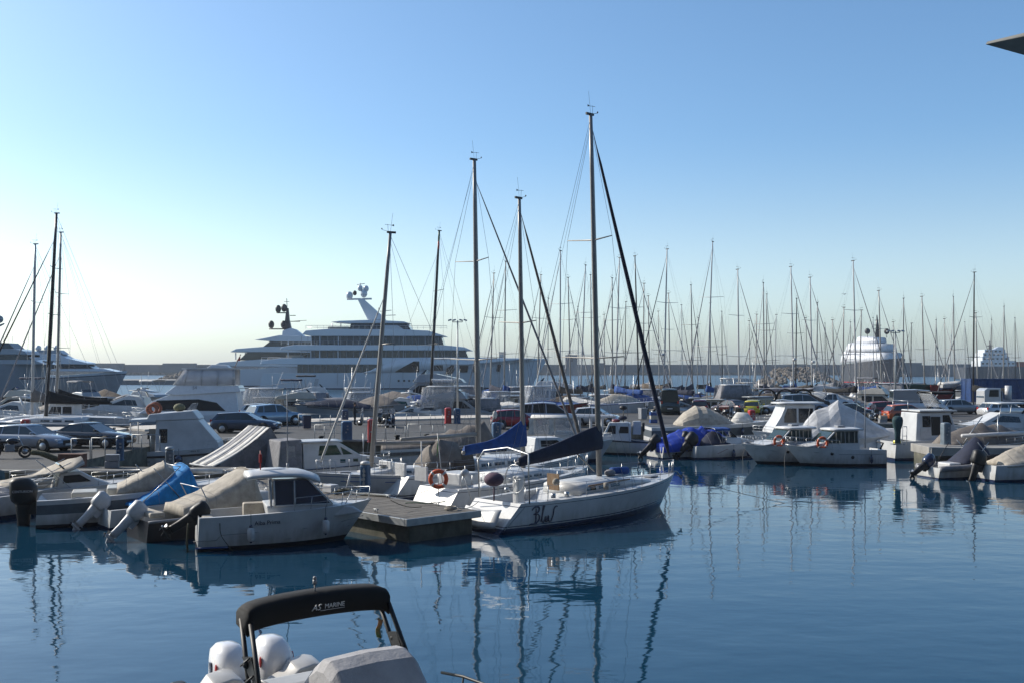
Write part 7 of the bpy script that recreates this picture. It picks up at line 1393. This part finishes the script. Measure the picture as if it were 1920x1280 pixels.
def small(px, d, L, ang, kd):
    cb, nm = rnd.choice([(WHITE, 'white'), (WHITE, 'white'), (CREAM, 'cream'), (GREYH, 'grey')]); knd = ['sports cruiser', 'flybridge boat', 'hardtop fishing boat', 'pilothouse boat'][kd]
    T, h = cruiser(near_label((nm + ' ' + knd,), px, d), px, d, ang, L, kd, cabm=cb, group='boats moored beyond the quay', canvas=rnd.choice([NAVYC, GREYC, WHITEC, CLEAR]) if kd != 2 else rnd.choice([CLEAR, GREYC]))
    if rnd.random() < .6: MB().tube([(-L * .1, .3, 2.8), (-L * .14, .3, rnd.uniform(4.5, 6.5))], [.025, .012], 5).build('aerial', CHROME, T)
    if rnd.random() < .4:
        for k in range(4): MB().tube([(-L * .25, -.8 + .5 * k, 3.0), (-L * .30, -.9 + .55 * k, 4.6)], .018, 4).build('fishing_rod', BLACK, T)
spots = [(462, 112), (535, 110), (560, 124), (612, 104), (650, 120), (705, 104), (762, 103), (775, 126), (845, 118), (885, 122), (925, 113), (935, 132), (975, 116), (990, 130), (1005, 112), (1058, 118), (1078, 130), (1098, 112), (1140, 114), (1150, 126), (1168, 136), (1192, 118), (1222, 122), (1232, 140), (1275, 118), (1300, 138), (1330, 116), (1352, 132), (1368, 120), (1400, 138),
         (1428, 118), (1455, 122), (1466, 142), (1500, 118), (1515, 140), (1545, 121), (1560, 142), (1578, 121), (1612, 124), (1622, 144), (1650, 122), (1660, 146), (1690, 124), (1700, 138), (1716, 148), (1745, 136), (1752, 150), (1775, 152), (1800, 146), (1828, 152), (1890, 158), (1915, 150), (30, 108), (75, 112), (165, 112), (205, 118), (268, 116), (445, 104), (490, 103), (520, 118), (590, 112), (628, 101), (668, 110), (690, 118), (722, 114), (748, 120), (790, 104), (808, 116), (860, 103), (880, 106), (915, 104), (945, 106), (965, 124), (1045, 110), (1070, 122), (1090, 124), (1125, 120), (1160, 112), (1210, 126), (1248, 130), (1320, 124), (1385, 128), (1412, 130), (1440, 126), (1486, 130), (1532, 132), (1585, 134), (1632, 130), (1676, 132), (1736, 142), (1868, 150), (50, 116), (100, 114), (140, 104), (185, 104), (245, 110)]
for i, (px, d) in enumerate(spots):
    a = rnd.choice([0, 180]) + rnd.uniform(-35, 35); L = rnd.uniform(6.5, 9)
    if d > 100 + max(0, px - 1000) * .012 or True:
        covered(px, d, L, a) if i % 2 else small(px, d, L, a, rnd.choice([0, 1, 2, 3, 3, 2]))
# bare masts that fill the far rows on the right: small day sailers
for i, (px, py, d) in enumerate(((1030, 560, 150), (1082, 575, 156), (1130, 590, 160), (1176, 566, 148), (1232, 584, 160), (1276, 572, 158), (1310, 596, 164), (1352, 584, 158), (1402, 602, 168), (1458, 590, 160), (1508, 596, 162), (1546, 606, 168), (1596, 604, 168), (1636, 596, 160), (1672, 604, 166), (1712, 606, 166), (1768, 598, 162), (1808, 604, 168), (1860, 600, 164), (1902, 596, 160))):
    Z = ZZ(py, d); side = 1 if i % 3 else -1; ang = (rnd.uniform(45, 60) if side > 0 else 180 - rnd.uniform(45, 60)) * (1 if i % 2 else -1)
    sailboat(near_label((['white', 'grey', 'cream', 'navy'][i % 4] + ' day sailer with short mast',), px, d), (XX(px, d), d, 0), R(ang), L=8.0, fs=1.1, fb=1.4, Z=Z, mastx=.06, rake=.2, detail=0, hull=[WHITE, GREYH, CREAM, NAVYH][i % 4], mastm=[ALU, ALUW, ALU, CARBON][i % 4], cover=covs[i % 7], jib=[GREYC, WHITEC, NAVYC][i % 3], jib_r=.05, spreaders=1, mr=.06, wr=.009, boomz=2.8, coverh=.6, cpow=6, group='day sailers in the back rows', windex=i % 2 == 0)

# ---------------------------------------------------------------- small things on the quay and pontoon
def put(o, px, py, z, rz=0): x, y = G(px, py, z); o.location = (x, y, z); o.rotation_euler.z = R(rz); return o
def bollard(px, py, lab, z=QZ): put(tag(MB().tube([(0, 0, 0), (0, 0, .28), (0, 0, .34), (0, 0, .42)], [.13, .11, .19, .15], 12).build('bollard', RUBBER), lab, 'bollard', 'mooring bollards'), px, py, z)
for px, py, lab in ((602, 829, 'black bollard on the quay edge left of the blue rounded pedestal'), (745, 827, 'black bollard on the quay edge right of the red pedestal by the mast'), (800, 825, 'black bollard on the quay edge above the taupe cover'), (280, 822, 'black bollard behind the white trawler cabin'), (1240, 800, 'black bollard near the beige tent'), (1450, 799, 'black bollard right of the near red pedestal')): bollard(px, py, lab)
def bin_(px, py, lab, m): 
    t = thing('waste_bin', lab, 'bin', (*G(px, py, QZ), QZ), R(20), 'waste bins on the quay'); MB().box((0, 0, .5), (.55, .6, .9), taper=1.1).build('body', m, t, bevel=.04); MB().box((0, 0, .99), (.64, .70, .08)).build('lid', m, t, bevel=.03)
bin_(575, 803, 'dark waste bin left of the standing person', NAVYH); bin_(1205, 786, 'grey waste bin left of the green van', GREYPL); bin_(1342, 790, 'dark waste bin behind the beige tent', BLACK)
def stack(px, py, lab, cols, rz):
    t = thing('crate_stack', lab, 'crates', (*G(px, py, QZ), QZ), R(rz)); [MB().box((.03 * (k % 2), 0, .15 + .31 * k), (.6, .42, .29)).build('crate', c, t, bevel=.015) for k, c in enumerate(cols)]
stack(1225, 792, 'three stacked fish crates left of the beige tent', [BLUEP, CREAM, BLUEP], 10); stack(1655, 792, 'two stacked crates in front of the dark red hatchback', [GREYPL, BEIGE], 5); stack(210, 876, 'low stack of grey crates left of the blue-grey pedestal', [GREYPL, GREYPL], 15)
for px, py, a in ((1375, 784, 100), (1390, 786, 70), (1575, 786, 110), (1640, 788, 80), (1745, 782, 60), (1218, 782, 120)): scooter(px, py, a, near_label(('dark scooter on the quay',), px, 100).replace(' near row,', ''), rnd.choice([DARKB, GRY, NVB]), CLEAR)
# mooring lines and gangways between boats and pontoon
def line(p, q, sag, lab, m=DKROPE, r=.012):
    a, b = Vector(p), Vector(q); tag(MB().tube([tuple(a + (b - a) * t - Vector((0, 0, sag * 4 * t * (1 - t)))) for t in [i / 10 for i in range(11)]], r, 4).build('mooring_line', m), lab, 'rope', 'mooring lines at the pontoon')
line((-4.2, 36.9, 1.25), (-3.2, 37.8, .9), .1, 'mooring line from the white pilothouse boat bow to the pontoon'); line((-1.2, 38.6, 1.0), (-1.9, 37.6, .9), .12, 'mooring line from the front sloop stern to the pontoon tip')
line((-3.2, 43.2, 1.0), (-4.6, 41.4, .9), .15, 'mooring line from the blue-covered sloop to the pontoon'); line((-7.2, 45.7, 1.1), (-5.8, 43.6, .9), .15, 'mooring line beside the pontoon pedestal')
put(tag(MB().tube([(0, 0, .06), (.4, .1, .05), (.7, -.2, .05), (1.2, 0, .05), (1.5, .3, .05)], .02, 5).build('loose_hose', mat('green_hose', (.03, .10, .05), .6)), 'loose green hose lying on the pontoon planks', 'hose'), 760, 945, .84, 10)
put(tag(MB().torus((0, 0, .05), .2, .03, 16, 6, 0, 'z').torus((.02, .02, .10), .17, .03, 16, 6, 0, 'z').build('coiled_rope', ROPE), 'pale coil of rope on the pontoon near its tip', 'rope'), 845, 955, .84)
put(tag(MB().box((0, 0, .16), (.55, .4, .32)).build('dock_box', WHPL, bevel=.03), 'small white box on the far edge of the pontoon', 'box'), 620, 922, .84, -40)
# extra small craft in the left basin
for i, (x, y, a, L_, hm, cm, lab) in enumerate(((-20.6, 41.2, 32, 5.6, WHITE, GREYC, 'white boat under a grey cover between the left edge boats and the banded boat'), (-9.2, 39.6, 42, 5.0, WHITE, GREYC, 'small white boat squeezed in behind the white pilothouse boat'))):
    T, h = motorboat(lab, (x, y, 0), R(a), L=L_, B=2.0, fs=.75, fb=1.05, hull=hm, rails=(.6, .98, .35, 3), cockpit=(.04, .6, .35), group='small boats in the left basin')
    if i != 1: drape(T, h, .15, .7, lambda u: .15 + .55 * math.sin(math.pi * u), cm, 'cockpit_cover', n=10, k=6, wr=.02, power=.3, over=-.1, drop=.03, seed=i)
    else: MB().box((-.3, 0, .95), (.6, .9, .7)).build('console', WHITE, T, bevel=.08); MB().cross((-.1, 1.25), (-.3, 1.6), .4, .35, .02).build('windscreen', CLEAR, T)
    mb = MB(); [mb.tube([(.4, sg * .8, .8), (-.5, sg * .8, 1.7)], .014, 5) for sg in (1, -1)]; mb.tube([(-.5, .8, 1.7), (-.5, -.8, 1.7)], .014, 5); mb.build('awning_bow', CHROME, T)
# ---------------------------------------------------------------- haze
HAZE = 0.00014
hm = bpy.data.materials.new('sea_haze'); hm.use_nodes = True; n = hm.node_tree; n.nodes.clear()
pv = n.nodes.new('ShaderNodeVolumePrincipled'); pv.inputs['Color'].default_value = (.80, .88, 1, 1); pv.inputs['Density'].default_value = HAZE; pv.inputs['Anisotropy'].default_value = .2
mo = n.nodes.new('ShaderNodeOutputMaterial'); n.links.new(pv.outputs[0], mo.inputs['Volume'])
tag(MB().box((0, 1150, 17), (4900, 2800, 42)).build('haze', hm), kind='stuff')
